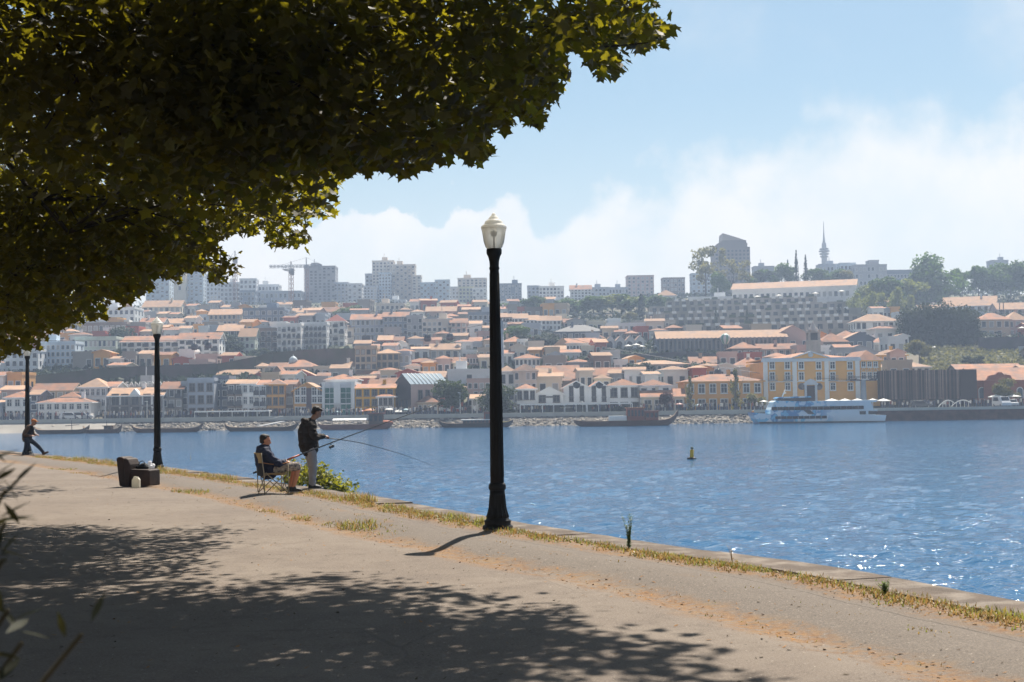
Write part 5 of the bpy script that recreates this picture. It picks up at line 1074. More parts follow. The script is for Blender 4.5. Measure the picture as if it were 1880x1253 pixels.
# brick hall with scalloped gable
BRK = mat('red_brick', (.30, .095, .055), .9, .18, .5, rnd=0, col2=(.22, .07, .05), c2at=(.5, .7))
t = thing('brick_hall', 'red brick hall with a curved gable and tiled roof beside the slatted building', 'building', at(1794, 751, 295), 0); t.location.z = -.25; F = Fac(t); w_ = F.X(1910); h_ = F.Z(1830, 697)
m = MB(); m.box(0, w_, 0, 14, -4, h_); m.build('wall', BRK, t); roof_mesh('g', w_, 14, h_, 2.6).build('roof', [TERRA, BRK], t)
cx = F.X(1835); zg = F.Z(1835, 684); pr = [(cx-3.4, 0), (cx+3.4, 0), (cx+3.4, h_-.2), (cx+2.6, h_+.1), (cx+2.2, h_+.8), (cx+1.2, h_+1.0), (cx+.9, zg-.5), (cx+.4, zg), (cx-.4, zg), (cx-.9, zg-.5), (cx-1.2, h_+1.0), (cx-2.2, h_+.8), (cx-2.6, h_+.1), (cx-3.4, h_-.2)]
m = MB(); m.prism(pr, -.3, .6); m.build('curved_gable', BRK, t)
for px in (1802, 1815, 1856, 1872): win_at(F, px, 722, 1.1, 2.2, WFR, GLB, True)
m = MB(); m.box(F.X(1801), F.X(1817), -.1, .02, 0, F.Z(1809, 735)); m.build('glazed_door', GLB, t); RECTS.append((1793, 1900, 684, 751, 295))
# long dark warehouse with columns, below the hotel
t = bld(1208, 1445, 620, 655, 'gB', 607, 'D', 0, 0, 'y2,d14', 'long dark warehouse with a continuous sandy roof above the parasols', 'warehouse', 'building'); F = Fac(t); w_, d_, h_, r_ = t['dims']
cm = MB(); cm.box(-.22, .22, -.6, -.2, 0, h_); cme = cm.mesh('column', mat('pale_column', (.28, .26, .25), .9))
for k in range(30): link('column', cme, t, (w_*(k+.5)/30, 0, 0))
for k in range(14): link('window', window_mesh(1.2, 2.0, DFR, GLS), t, (w_*(k+.5)/14, -.02, h_*.62))
bld(1422, 1490, 616, 650, 'f', 597, 'k', 1, 3, 'd14,D-2', 'pinkish gable end closing the long dark warehouse', 'warehouse', 'building')
# hillside hotel and its terraces
TERS = mat('terrace_stone', (.44, .40, .36), .9, .25, .3, col2=(.24, .23, .18), c2at=(.45, .65), c2scale=.12)
t = bld(1344, 1572, 527, 552, 'g', 517, 'w', 1, 22, 'D575,y16,d12,w1.6', 'long white hotel with an orange tiled roof at the top of the terraces', 'hotel', 'hotel')
t = bld(1265, 1346, 548, 566, 'p', 0, 'W', 1, 10, 'D580,y6,u', 'low glazed hotel wing with a white roof slab beside the long white hotel', 'hotel', 'hotel')
t = bld(1206, 1242, 543, 556, 'h', 533, 'W', 1, 4, 'D590', 'small pale villa with a sandy pyramid roof above the terraces')
TT = [(1195,1500,553,564,559),(1192,1582,563,575,529),(1186,1582,575,587,500),(1178,1584,587,599,473),(1175,1580,599,614,446)]
nm_ = ('topmost', 'second', 'third', 'fourth', 'lowest')
for i, (a, b, y0, y1, D) in enumerate(TT):
    A = at(a, y1, D); B_ = at(b, y1, D-14); t = thing('garden_terrace', nm_[i]+' stone terrace of the hillside hotel with white panels and planters', 'terrace', A, math.atan2(B_.y-A.y, B_.x-A.x), 'stone terraces of the hillside hotel')
    L = math.hypot(B_.x-A.x, B_.y-A.y); H = at(a, y0, D).z-A.z
    m = MB(); m.box(0, L, 0, 16, -9, H); m.build('wall', TERS, t)
    m = MB(); x = 1.0
    while x < L-3:
        k = BR.random(); m.box(x+.25, x+1.75, -.1, .02, .3, max(H-.75, .8), 1)
        if k < .5: m.box(x, x+1.5, -.25, 0, H-.5, H+.35, 0)
        elif k < .8: m.box(x, x+2.2, -.5, .6, H-.1, H+BR.uniform(.3, .9), 3)
        x += BR.uniform(2.5, 3.1)
    tag(m.build('panels', [WHT, GLS, TERS, mat('planter_green', (.06, .09, .03), .9, .4, 3)], t), None, None, None, 'stuff'); RECTS.append((a, b, y0, y1, D))
# row of little white gables
for i in range(5):
    a = 1094+18.2*i; t = bld(a, a+17, 626-i*.3, 650, 'f', 617.5-i*.5, 'W', 0, 0, 'd8', 'one of a row of little white gabled pavilions beside the parasols', 'pavilion', 'house', 'little white gabled pavilions'); F = Fac(t); win_at(F, a+8.5, 634, 1.5, 2.2, WFR, GLS, True)
# slanted tower on the skyline
t = thing('tower_block', 'tallest brown tower with a slanted top behind the ragged tree', 'tower', at(1317, 520, 740), 0); t.location.z = TH(740); F = Fac(t); TW = mat('tower_brown', (.27, .225, .20), .9, .12, .1, rnd=0)
xa, xb, xc, xd = F.X(1317), F.X(1324), F.X(1376), F.X(1382); z1, z2, z3 = F.Z(1350, 454), F.Z(1350, 446), F.Z(1350, 441)
m = MB(); m.box(xa, xd, 0, 16, -8, z1); m.box(xb, xd-1.2, .6, 15, z1, z2); m.box(F.X(1332), xc, 1.0, 14, z2, z3); m.build('shaft', TW, t)
m = MB(); m.prism([(F.X(1332), z3), (F.X(1373), z3), (F.X(1362), z3+1.2), (F.X(1333), F.Z(1333, 428))], 1.0, 14); m.build('slanted_roof', mat('slanted_roof_tan', (.46, .38, .32), .7, .1), t)
m = MB()
for c in range(9):
    for r in range(13): x = xa+(xd-xa)*(c+.5)/9; z = 2+(z1-3)*(r+.5)/13; m.box(x-.55, x+.55, -.08, .02, z-.55, z+.55)
tag(m.build('windows', GLS, t), None, None, None, 'stuff'); RECTS.append((1317, 1381, 430, 520, 740))
# broadcasting tower
t = thing('broadcasting_tower', 'thin grey broadcasting tower with a needle mast on the skyline', 'tower', at(1514, 500, 1000)); t.location.z = TH(1000); F = Fac(t); zz = lambda y: F.Z(1514, y); GC = mat('pale_concrete', (.42, .42, .42), .8)
m = MB(); m.lathe([(2.2,-5),(2.0,zz(478)),(1.6,zz(448)),(1.2,zz(446))], 14); m.build('shaft', GC, t)
for y, r in ((472, 2.9), (467, 3.4), (462, 3.8), (458, 3.2)): m = MB(); m.lathe([(1.7,zz(y)-.5),(r,zz(y)-.3),(r,zz(y)+.6),(1.7,zz(y)+.8)], 16); m.build('platform', GC, t)
m = MB(); m.lathe([(1.2,zz(447)),(.7,zz(440)),(.35,zz(425)),(.12,zz(406))], 8); m.build('mast', GC, t)
# cranes
def lattice(m, a, b, w, n, r=.09):
    a, b = Vector(a), Vector(b); d = (b-a).normalized(); u = d.orthogonal().normalized()*w/2; v = d.cross(u.normalized())*w/2; cs = (u+v, u-v, -u-v, -u+v)
    for c in cs: m.tube([a+c, b+c], r, 4, sm=False)
    for i in range(n):
        p, q = a.lerp(b, i/n), a.lerp(b, (i+1)/n)
        for k in range(4): m.tube([p+cs[k], q+cs[(k+1) % 4]], r*.7, 4, sm=False)
CRN = mat('crane_paint', (.38, .20, .16), .6); CRG = mat('crane_grey', (.25, .25, .27), .6)
def crane(px, yb, yt, D, jib, cjib, label, yaw=0):
    t = thing('tower_crane', label, 'crane', at(px, yb, D)); t.location.z = TH(D)-1; F = Fac(t); H = F.Z(px, yt)
    m = MB(); lattice(m, (0,0,0), (0,0,H), 1.5, int(H/2), .14); m.build('mast', CRN, t)
    c, s = math.cos(yaw), math.sin(yaw); m = MB(); lattice(m, (0,0,H+.8), (-jib*c, -jib*s, H+.8+jib*.03*0), 1.0, int(jib/2)+1, .12); m.build('jib', CRG, t)
    m = MB(); lattice(m, (0,0,H+.8), (cjib*c, cjib*s, H+1.2), 1.0, 4, .12); m.box(cjib*c-1.2, cjib*c+.6, -.8, .8, H-1.2, H+1.6); m.build('counter_jib', CRG, t)
    m = MB(); m.box(-.9, .9, -.9, .9, H-.6, H+1.5); m.build('cab', CRG, t); m = MB(); m.tube([(0,0,H+1.5),(0,0,H+5)], .25, 5); m.tube([(0,0,H+5),(-jib*.7*c,-jib*.7*s,H+1.4)], .06, 4); m.tube([(0,0,H+5),(cjib*c,cjib*s,H+1.6)], .06, 4); m.build('apex', CRG, t)
crane(563, 566, 492, 690, 18, 7, 'red and grey tower crane with a long jib beside the unfinished tower')
crane(535, 590, 500, 640, 8, 3, 'slim red tower crane in front of the long low block', R(75))
crane(432, 570, 479, 700, 8, 3, 'slim tower crane rising beside the tree leaves', R(80))
# church belfry
t = thing('belfry', 'ornate grey stone belfry rising behind the palace', 'tower', at(1485, 650, 345)); t.location.z = TH(345); F = Fac(t); w_ = F.X(1508); GS = mat('belfry_stone', (.52, .48, .45), .95, .25, .8); c = w_/2; zz = lambda y: F.Z(1496, y)
m = MB(); m.box(0, w_, 0, w_, -5, zz(627)); m.box(-.15, w_+.15, -.15, w_+.15, zz(627), zz(625)); m.build('shaft', GS, t)
for k in range(4): m = MB(); x, y = (.25, w_-.25)[k % 2], (.25, w_-.25)[k//2]; m.box(x-.25, x+.25, y-.25, y+.25, zz(625), zz(611)); m.build('belfry_pier', GS, t)
m = MB(); m.box(.55, w_-.55, .55, w_-.55, zz(625), zz(611)); m.build('bell_chamber', GLS, t); m = MB(); m.box(-.15, w_+.15, -.15, w_+.15, zz(611), zz(609)); m.build('cornice', GS, t)
m = MB(); m.lathe([(1.2,zz(609)),(1.25,zz(606)),(.95,zz(602)),(.6,zz(599)),(.55,zz(596)),(.2,zz(594)),(.08,zz(588))], 12, c=(c, c, 0)); m.build('dome', GS, t)
for k in range(4): m = MB(); x, y = (.1, w_-.1)[k % 2], (.1, w_-.1)[k//2]; m.lathe([(.2,zz(609)),(.25,zz(606)),(.1,zz(603)),(.0,zz(599))], 8, c=(x, y, 0)); m.build('pinnacle', GS, t)
# balloon on a plinth terrace
t = thing('balloon', 'white and green balloon hovering over the roofs', 'balloon', at(1332, 640, 372)); bm_ = [mat('balloon_white', (.70, .72, .72), .5), mat('balloon_green', (.12, .34, .26), .5)]
rb = 1.35
for k in range(12):
    m = MB(); prof = [(math.sin(a)*rb*(1 if a < 1.7 else 1-.22*(a-1.7)), math.cos(a)*rb*(1 if a < 1.6 else 1+.25*(a-1.6))) for a in [.05+.26*i for i in range(11)]]
    vs = [(r*math.cos(2*math.pi*(k+e)/12), r*math.sin(2*math.pi*(k+e)/12), 2.55+z) for r, z in prof for e in (0, .5, 1)]
    m.add(vs, [(i*3+j, i*3+j+3, i*3+j+4, i*3+j+1) for i in range(10) for j in range(2)], 0, True); m.build('gore', bm_[k % 2], t)
m = MB(); m.lathe([(.28,.0),(.34,.45),(.30,.45),(.24,.05)], 10); m.build('basket', mat('wicker', (.2, .13, .07), .9), t); m = MB(); [m.tube([(.3*math.cos(a), .3*math.sin(a), .45), (.35*math.cos(a), .35*math.sin(a), 1.0)], .03, 4) for a in (0, 1.57, 3.14, 4.71)]; tag(m.build('ropes', RAIL, t), None, None, None, 'stuff')
# white lantern dome on the sandy house
o = next(o for o in bpy.data.objects if o.get('label', '').startswith('sandy house with wide hip roof and white')); F = Fac(o); m = MB(); zt = F.Z(535, 664); m.lathe([(1.1,zt-.6),(1.1,zt+.5),(.9,zt+.9),(.4,zt+1.3),(.1,zt+1.5),(.0,zt+2.0)], 14, c=(F.X(535), o['dims'][1]*.42, 0)); m.build('lantern_dome', mat('dome_white', (.60, .68, .72), .6), o)
# ------------------------------------------------------------------ retaining walls
def rwall(pts, mt, label, th=1.2, arches=()):
    D = [DV(x, yb) for x, yt, yb in pts]; o = at(pts[0][0], pts[0][2], D[0]); t = thing('retaining_wall', label, 'wall', o); m = MB()
    for i in range(len(pts)-1):
        a, b = at(pts[i][0], pts[i][1], D[i]), at(pts[i+1][0], pts[i+1][1], D[i+1]); vs = []
        for p in (a, b):
            for dy in (0, th): vs += [(p.x-o.x, p.y-o.y+dy, -12+TH(p.y)-o.z), (p.x-o.x, p.y-o.y+dy, p.z-o.z)]
        m.add(vs, [(0,4,5,1),(2,3,7,6),(1,5,7,3),(0,1,3,2),(4,6,7,5)])
    m.build('wall', mt, t)
    for px, yt, yb, wd in arches:
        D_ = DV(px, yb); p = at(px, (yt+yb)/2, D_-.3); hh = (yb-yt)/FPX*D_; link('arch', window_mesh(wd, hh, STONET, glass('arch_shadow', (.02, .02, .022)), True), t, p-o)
    for i in range(len(pts)-1): RECTS.append((pts[i][0], pts[i+1][0], max(pts[i][1], pts[i+1][1]), min(pts[i][2], pts[i+1][2]), min(D[i], D[i+1])))
    return t
RWM = mat('dark_retaining_stone', (.105, .075, .065), .95, .3, .25, 0, 1, col2=(.06, .065, .035), c2at=(.42, .62), c2scale=.12); RWB = mat('blue_retaining_stone', (.10, .09, .10), .95, .25, .3, 0, 1, col2=(.06, .06, .06), c2at=(.45, .65), c2scale=.2)
rwall([(-30,693,716),(60,690,714),(137,682,712),(212,674,708),(300,671,704),(400,668,698),(470,655,690),(500,647,684),(600,640,680),(652,640,682)], RWM, 'long dark overgrown retaining wall running below the left hand terraces', 1.5, [(x, 650-(x-500)*.03, 670-(x-500)*.03, 2.6) for x in (505, 521, 540, 560, 580, 600, 618)])
rwall([(1040,691,702),(1150,690,701),(1280,690,700)], mat('dark_garden_wall', (.07, .04, .04), .95, .25, .4), 'dark red garden wall behind the white riverside warehouses')
rwall([(1798,620,648),(1850,619,648),(1900,618,648)], RWB, 'dark blue grey retaining wall right of the dark trees')
rwall([(1090,652,672),(1180,650,672),(1260,645,668),(1330,652,672)], RWB, 'grey stone terrace wall below the white parasols')
rwall([(1470,612,622),(1580,608,622),(1660,575,600)], TERS, 'stone garden wall under the round topped trees')
rwall([(1290,672,690),(1345,668,690)], RWM, 'short dark wall behind the long ochre building')
rwall([(1690,640,646),(1800,642,650)], RWB, 'low grey garden wall at the foot of the dark trees')
# aqueduct like colonnade below the wooded ridge
t = thing('colonnade', 'row of thin pale columns below the wooded ridge', 'colonnade', at(1045, 596, 520)); t.location.z = at(1045, 596, 520).z-4; F = Fac(t)
for px in (1048, 1062, 1076, 1093, 1112, 1130): m = MB(); x = F.X(px); m.box(x-.3, x+.3, 0, .6, 0, F.Z(px, 577)); m.build('column', WHT, t)
m = MB(); m.box(F.X(1035), F.X(1148), -.3, 3, F.Z(1090, 577), F.Z(1090, 575)); m.build('deck', GC, t)
# ------------------------------------------------------------------ filler houses where the roofs crowd together
SKIP = [(190,325,700,775),(380,428,690,775),(60,480,698,748),(860,950,690,760),(1175,1600,500,615),(1660,1900,470,700),(1040,1200,520,598),(1120,1330,632,672),(990,1030,600,650),(0,200,690,715),(380,660,640,672),(300,440,690,705),(0,60,560,640)]
fr = random.Random(4); FW = 'wwcctToTkWWbbggosSSr'; n_fill = 0
def covered(px, py, D): return any(a < px < b and t_ < py < b_ and d < D for a, b, t_, b_, d in RECTS)
for vh in (12, 2, -8, -18, -28, -38, -48, -58, -68, -78, -88, -98, -108, -118, -128, -140, -153, -166):
    x = -40+fr.uniform(0, 20)
    while x < 1910:
        D = lerp_tab(-vh, [(-v, d) for v, d in TAB])+fr.uniform(-3, 3); s_ = 300/D; q_ = max(s_, .62); wpx = fr.uniform(22, 46)*q_*1.1; hpx = fr.uniform(22, 42)*q_*1.1; yb = hz(x)+vh; ye = yb-hpx; ry = ye-fr.uniform(4, 7.5)*s_
        cx = x+wpx/2
        if any(a < cx < b and c < yb-4 < d for a, b, c, d in SKIP): x += wpx*.6; continue
        vis = sum(not covered(x+wpx*(i+.5)/6, ry+(yb-ry)*(j+.5)/5, D) for i in range(6) for j in range(5))/30
        clash = any(min(b, x+wpx)-max(a, x) > .25*min(wpx, b-a) and abs(d-D) < 9 for a, b, t_, b_, d in RECTS)
        if vis > .33 and not clash:
            wc = fr.choice(FW); rk = fr.choice(('h', 'g', 'g', 'gB', 'f', 'p', 'p', 'p') if vh < -50 else ('h', 'g', 'g', 'gB', 'hB', 'f', 'p')); nc = max(2, int(wpx*D/FPX/2.3)); nr = max(1, int(hpx*D/FPX/2.9))
            nmk = {'h': 'hip roofed', 'g': 'gable roofed', 'f': 'front gabled', 'p': 'flat roofed'}[rk[0]]; band = 'low on the far slope behind the riverside fronts' if vh > -60 else 'halfway up the far slope' if vh > -125 else 'high up near the skyline'
            bld(x, x+wpx, ye, yb, rk, ry if rk[0] != 'p' else 0, wc, nr, nc, 'D%.1f,y%.1f' % (D, fr.uniform(-9, 9)), 'small %s %s house packed %s' % (WN[wc], nmk, band), 'apartment_block' if rk == 'p' else 'house', 'house', 'small houses packed %s' % band); n_fill += 1
            x += wpx*fr.uniform(.85, 1.25)
        else: x += wpx*.45
print('filler', n_fill)
# ------------------------------------------------------------------ far trees
import numpy as np
NR = np.random.default_rng(8)
def quads_mesh(name, P, N, size, mt, tilt=.6):
    """P (n,3) centres, N (n,3) outward directions: one small leaf-clump face at each"""
    n = len(P); T = NR.normal(size=(n, 3)); Nn = N/np.linalg.norm(N, axis=1, keepdims=True)+NR.normal(size=(n, 3))*tilt; Nn /= np.linalg.norm(Nn, axis=1, keepdims=True)
    A = np.cross(Nn, T); A /= np.linalg.norm(A, axis=1, keepdims=True); B = np.cross(Nn, A); s = (size*NR.uniform(.55, 1.35, n))[:, None]
    V = np.stack([P-A*s, P-B*s*.7+A*s*.2, P+A*s, P+B*s*.7-A*s*.2], 1).reshape(-1, 3)
    me = bpy.data.meshes.new(name); me.vertices.add(4*n); me.vertices.foreach_set('co', V.astype(np.float32).ravel()); me.loops.add(4*n); me.loops.foreach_set('vertex_index', np.arange(4*n, dtype=np.int32)); me.polygons.add(n); me.polygons.foreach_set('loop_start', np.arange(0, 4*n, 4, dtype=np.int32)); me.polygons.foreach_set('loop_total', np.full(n, 4, dtype=np.int32)); me.materials.append(mt); me.update(); me.validate(); return me
def crown_pts(kind, n, seed):
    r = np.random.default_rng(seed)
    if kind == 'round':    L = [(r.normal(0, .22), r.normal(0, .22), r.uniform(.25, .82), r.uniform(.16, .26)) for _ in range(13)]
    elif kind == 'ragged': L = [(r.uniform(-.42, .42), r.uniform(-.4, .4), r.uniform(.3, .95), r.uniform(.08, .15)) for _ in range(20)]
    elif kind == 'tall':   L = [(r.normal(0, .14), r.normal(0, .14), z, .34*math.sin(math.pi*min(z*.8+.18, 1))+.06) for z in np.linspace(.12, .86, 10)]
    elif kind == 'dense':  L = [(r.normal(0, .16), r.normal(0, .16), z, r.uniform(.24, .34)) for z in np.linspace(.10, .80, 12)]
    elif kind == 'cypress': L = [(r.normal(0, .05), r.normal(0, .05), z, .42*(1-z)**.55*min(1, z*6+.3)+.03) for z in np.linspace(.03, .95, 14)]
    elif kind == 'conifer': L = [(0, 0, z, .48*(1-z)+.02) for z in np.linspace(.1, .97, 12)]
    elif kind == 'sparse': L = [(r.normal(0, .2)*(1-z), r.normal(0, .2)*(1-z), z, r.uniform(.08, .17)*(1.25-z)) for z in np.linspace(.12, .95, 20)]
    P, N = [], []
    for i in range(n):
        x, y, z, rr_ = L[r.integers(len(L))]; d = r.normal(size=3); d /= np.linalg.norm(d); q = rr_*r.uniform(.45, 1.08) if kind not in ('conifer',) else rr_*r.uniform(.1, 1.0)
        zz_ = .42 if kind in ('round', 'dense', 'tall') else .3 if kind != 'conifer' else .08
        if kind == 'cypress': zz_ = .16
        P.append((x+d[0]*q, y+d[1]*q, max(z+d[2]*q*(1.0 if kind in ('ragged', 'sparse') else .8), .01) if kind != 'conifer' else z+d[2]*.03)); N.append(d+np.array((0, 0, .4)))
    P = np.array(P); P[:, 2] = np.clip(P[:, 2], 0, 1.02); return P, np.array(N)
LF = {'deep': leafmat('far_leaf_deep', (.040, .062, .018), (.07, .10, .025), .3, .4, .5, rnd=.1), 'mid': leafmat('far_leaf_mid', (.070, .125, .022), (.12, .20, .03), .35, .35, .5, rnd=.25), 'dark': leafmat('far_leaf_dark', (.030, .045, .022), (.05, .07, .025), .25, .35, .5, rnd=.2), 'light': leafmat('far_leaf_light', (.14, .17, .04), (.26, .28, .05), .4, .35, .5, rnd=.2), 'plum': leafmat('far_leaf_plum', (.055, .018, .018), (.10, .03, .025), .3, .3, .5), 'olive': leafmat('far_leaf_olive', (.12, .12, .04), (.22, .20, .05), .4, .35, .5, rnd=.2), 'blue': leafmat('far_leaf_blue', (.022, .036, .032), (.03, .05, .04), .2, .3, .5)}
BARK = mat('far_bark', (.09, .07, .055), .95, .2, 2)
CR_ = {}
def far_tree(px, yt, yb, wpx, kind, lf, label, D=None, group=None):
    ex = D is not None; D = D or DV(px, yb); b = at(px, yb, D); tp = at(px, yt, D)
    if ex: b.z = max(b.z, TH(D)-.3)
    H = max(tp.z-b.z, 2.5); Wm = wpx/FPX*D; key = (kind, lf, BR.randint(0, 1))
    if key not in CR_:
        n = dict(round=2800, ragged=1300, tall=1800, dense=3000, cypress=700, conifer=600, sparse=520)[kind]; P, N = crown_pts(kind, n, hash(kind) % 997 if False else len(CR_)+31)
        CR_[key] = quads_mesh('crown', P, N, dict(round=.046, ragged=.032, tall=.045, dense=.038, cypress=.05, conifer=.05, sparse=.035)[kind], LF[lf])
    t = thing('tree', label, 'tree', (b.x, b.y, min(b.z, b.z)), BR.uniform(0, 6.28), group)
    tr = MB(); th = H*(.45 if kind in ('round', 'ragged', 'sparse') else .2); r0 = max(.12, Wm*.022); pts = [(0, 0, -2.0), (0, 0, th*.5), (Wm*.02, Wm*.01, th), (Wm*.03, -Wm*.02, H*.75)]; tr.tube(pts, [r0*1.3, r0, r0*.8, r0*.2], 7)
    if kind in ('round', 'ragged', 'sparse'):
        for k in range(6): a = k*1.05; tr.tube([(0, 0, th*.75), (math.cos(a)*Wm*.16, math.sin(a)*Wm*.16, H*.55), (math.cos(a)*Wm*.3, math.sin(a)*Wm*.3, H*.78)], [r0*.5, r0*.3, r0*.08], 5)
    tr.build('trunk', BARK, t)
    c = link('crown', CR_[key], t); z0 = H*(.16 if kind in ('round', 'ragged') else .05); c.scale = (Wm*1.12, Wm*1.12, (H-z0)*1.0); c.location = (0, 0, z0)
    RECTS.append((px-wpx/2, px+wpx/2, yt, yb, D)); return t
G1 = 'trees along the far esplanade'
far_tree(835, 696, 768, 66, 'round', 'deep', 'full round green tree on the esplanade beside the glass roofed hall', 286, G1)
far_tree(912, 704, 766, 70, 'dense', 'deep', 'broad dark green tree on the esplanade behind the tall lamp', 286, G1)
far_tree(1268, 690, 763, 44, 'sparse', 'olive', 'thin young tree with sparse olive leaves before the long ochre building', 285, G1)
far_tree(1352, 676, 761, 58, 'sparse', 'olive', 'tall sparse pyramidal tree left of the yellow palace', 285, G1)
far_tree(1226, 720, 762, 32, 'round', 'plum', 'small dark plum coloured tree beside the low cream house', 285, G1)
far_tree(1846, 694, 745, 38, 'round', 'olive', 'olive green tree in front of the curved brick gable', 286, G1)
far_tree(1388, 722, 757, 30, 'round', 'olive', 'low olive bush beside the corner of the yellow palace', 288, G1)
far_tree(1660, 662, 700, 34, 'sparse', 'light', 'small light green tree above the slatted building', None)
for px, yt, yb, wp, kd, lf, lab in (
 (955,594,640,52,'round','mid','round green tree beside the stepped row of houses'),(985,612,652,66,'round','dark','dark spreading tree below the stepped row of houses'),(1030,652,682,36,'round','mid','green bush above the big tiled shed'),
 (410,610,658,62,'dense','dark','dark tall tree covering the dark blue house'),(432,628,656,26,'round','dark','small dark tree beside the pale green narrow house'),(480,640,656,30,'round','dark','dark bush on the retaining wall below the brown apartment house'),
 (222,598,645,64,'dense','dark','dark tree mass on the slope left of the white apartments'),(217,640,676,22,'tall','dark','slim dark tree beside the pale green glazed facade'),(820,622,650,50,'round','dark','dark bush below the cable cars'),(770,634,655,40,'round','light','light green bush right of the tan blocks'),(640,560,590,40,'round','mid','green tree below the white banded block'),
 (1170,665,690,40,'round','dark','dark shrub on the terrace wall below the parasols'),(1120,640,662,44,'round','dark','dark shrub below the row of little gables'),(1060,655,680,40,'round','dark','dark shrub left of the long garden wall'),
 (1688,622,668,46,'round','olive','brownish olive shrub at the foot of the dark trees'),(1790,652,680,34,'round','dark','dark shrub on the grassy slope'),(1315,566,606,9,'cypress','dark','slim dark cypress in front of the hotel terraces'),(1372,570,606,9,'cypress','dark','second slim dark cypress in front of the hotel terraces'),(1440,600,622,18,'round','plum','small plum coloured bush under the hotel terraces'),
 (700,700,720,28,'round','olive','olive bush behind the little white house'),(1245,548,562,26,'round','dark','dark clump on the topmost hotel terrace'),(1540,560,592,15,'cypress','blue','dark cypress right of the hotel terraces'),(1554,566,594,12,'cypress','blue','smaller dark cypress right of the hotel terraces'),(1684,540,578,15,'cypress','blue','dark cypress above the big dark trees')): far_tree(px, yt, yb, wp, kd, lf, lab)
for px, yt, yb, wp, kd, lf, D in ((972,543,580,48,'round','mid',None),(940,557,584,44,'round','mid',None),(918,560,585,36,'round','mid',None),(1058,547,580,56,'round','mid',None),(1090,543,582,62,'round','mid',None),(1125,540,582,62,'round','light',None),(1158,538,580,60,'round','mid',None),(1190,542,575,46,'round','mid',None),(1030,556,582,40,'round','dark',None),(1214,545,568,34,'round','mid',None)): far_tree(px, yt, yb, wp, kd, lf, 'green tree in the wood along the ridge behind the colonnade', D, 'trees of the wood along the ridge')
far_tree(1177, 541, 590, 24, 'cypress', 'blue', 'stout dark cypress at the end of the ridge wood'); far_tree(1154, 572, 594, 24, 'round', 'olive', 'yellowish olive bush left of the stout cypress')
far_tree(1296, 455, 552, 70, 'ragged', 'olive', 'tall ragged tree with airy crown in front of the light blue block', 600); far_tree(1346, 477, 550, 62, 'ragged', 'olive', 'ragged olive tree at the foot of the slanted tower', 600); far_tree(1322, 500, 552, 40, 'round', 'mid', 'low green tree between the two ragged trees', 598)
for px, yt, yb, wp, kd, lf in ((1463,461,530,18,'conifer','dark'),(1480,469,530,18,'conifer','dark'),(1447,478,530,20,'conifer','dark')): far_tree(px, yt, yb, wp, kd, lf, 'thin dark conifer standing above the long white hotel', 612, 'thin conifers above the hotel')
for px, yt, yb, wp, lf in ((1398,496,530,34,'dark'),(1425,485,532,52,'mid'),(1505,490,530,46,'mid'),(1528,494,530,40,'mid'),(1550,497,535,36,'olive'),(1380,505,530,30,'mid')): far_tree(px, yt, yb, wp, 'round', lf, 'round green tree growing behind the long white hotel', 612, 'round trees behind the hotel')
for px, yt, yb, wp in ((1569,538,584,22),(1597,536,586,30),(1619,536,580,20),(1646,527,582,28),(1669,542,584,24)): far_tree(px, yt, yb, wp, 'tall', 'light', 'light green round topped tree in the row right of the hotel', None, 'light green row right of the hotel')
for px, yt, yb, wp, lf in ((1600,520,572,52,'light'),(1628,504,572,76,'mid'),(1660,512,570,56,'light'),(1690,497,560,56,'mid')): far_tree(px, yt, yb, wp, 'round', lf, 'bushy green tree in the park above the right slope', None, 'bushy park trees above the right slope')
far_tree(1709, 464, 560, 82, 'dense', 'mid', 'biggest dark green tree of the park rising over the right slope')
for px, yt, yb, wp in ((1767,490,550,34),(1797,486,552,46),(1826,482,552,54),(1856,483,552,52),(1888,478,552,56),(1742,520,556,30)): far_tree(px, yt, yb, wp, 'round', 'mid', 'green tree in the line along the right end of the ridge', None, 'trees along the right end of the ridge')
for px, yt, yb, wp in ((1670,562,634,52),(1700,556,640,48),(1728,553,642,54),(1756,560,644,52),(1783,566,648,42)): far_tree(px, yt, yb, wp, 'dense', 'dark', 'very dark tall tree in the solid clump on the right slope', 398, 'very dark trees of the solid clump')
for px in (1835, 1842):
    b = at(px, 572, 500); t = thing('palm_tree', 'slim palm in front of the pinkish long house', 'palm', b, 0, 'slim palms'); m = MB(); m.tube([(0,0,-2),(.1,0,3.2)], [.2,.15], 7); m.build('trunk', BARK, t); m = MB()
    for k in range(14): a = k*.45; m.add([(.1,0,3.2), (math.cos(a)*.7-.1*math.sin(a), math.sin(a)*.7+.1*math.cos(a), 3.7), (math.cos(a)*1.4, math.sin(a)*1.4, 3.1), (math.cos(a)*.7+.1*math.sin(a), math.sin(a)*.7-.1*math.cos(a), 3.7)], [(0,1,2,3)])
    tag(m.build('fronds', LF['dark'], t), None, None, None, 'stuff')
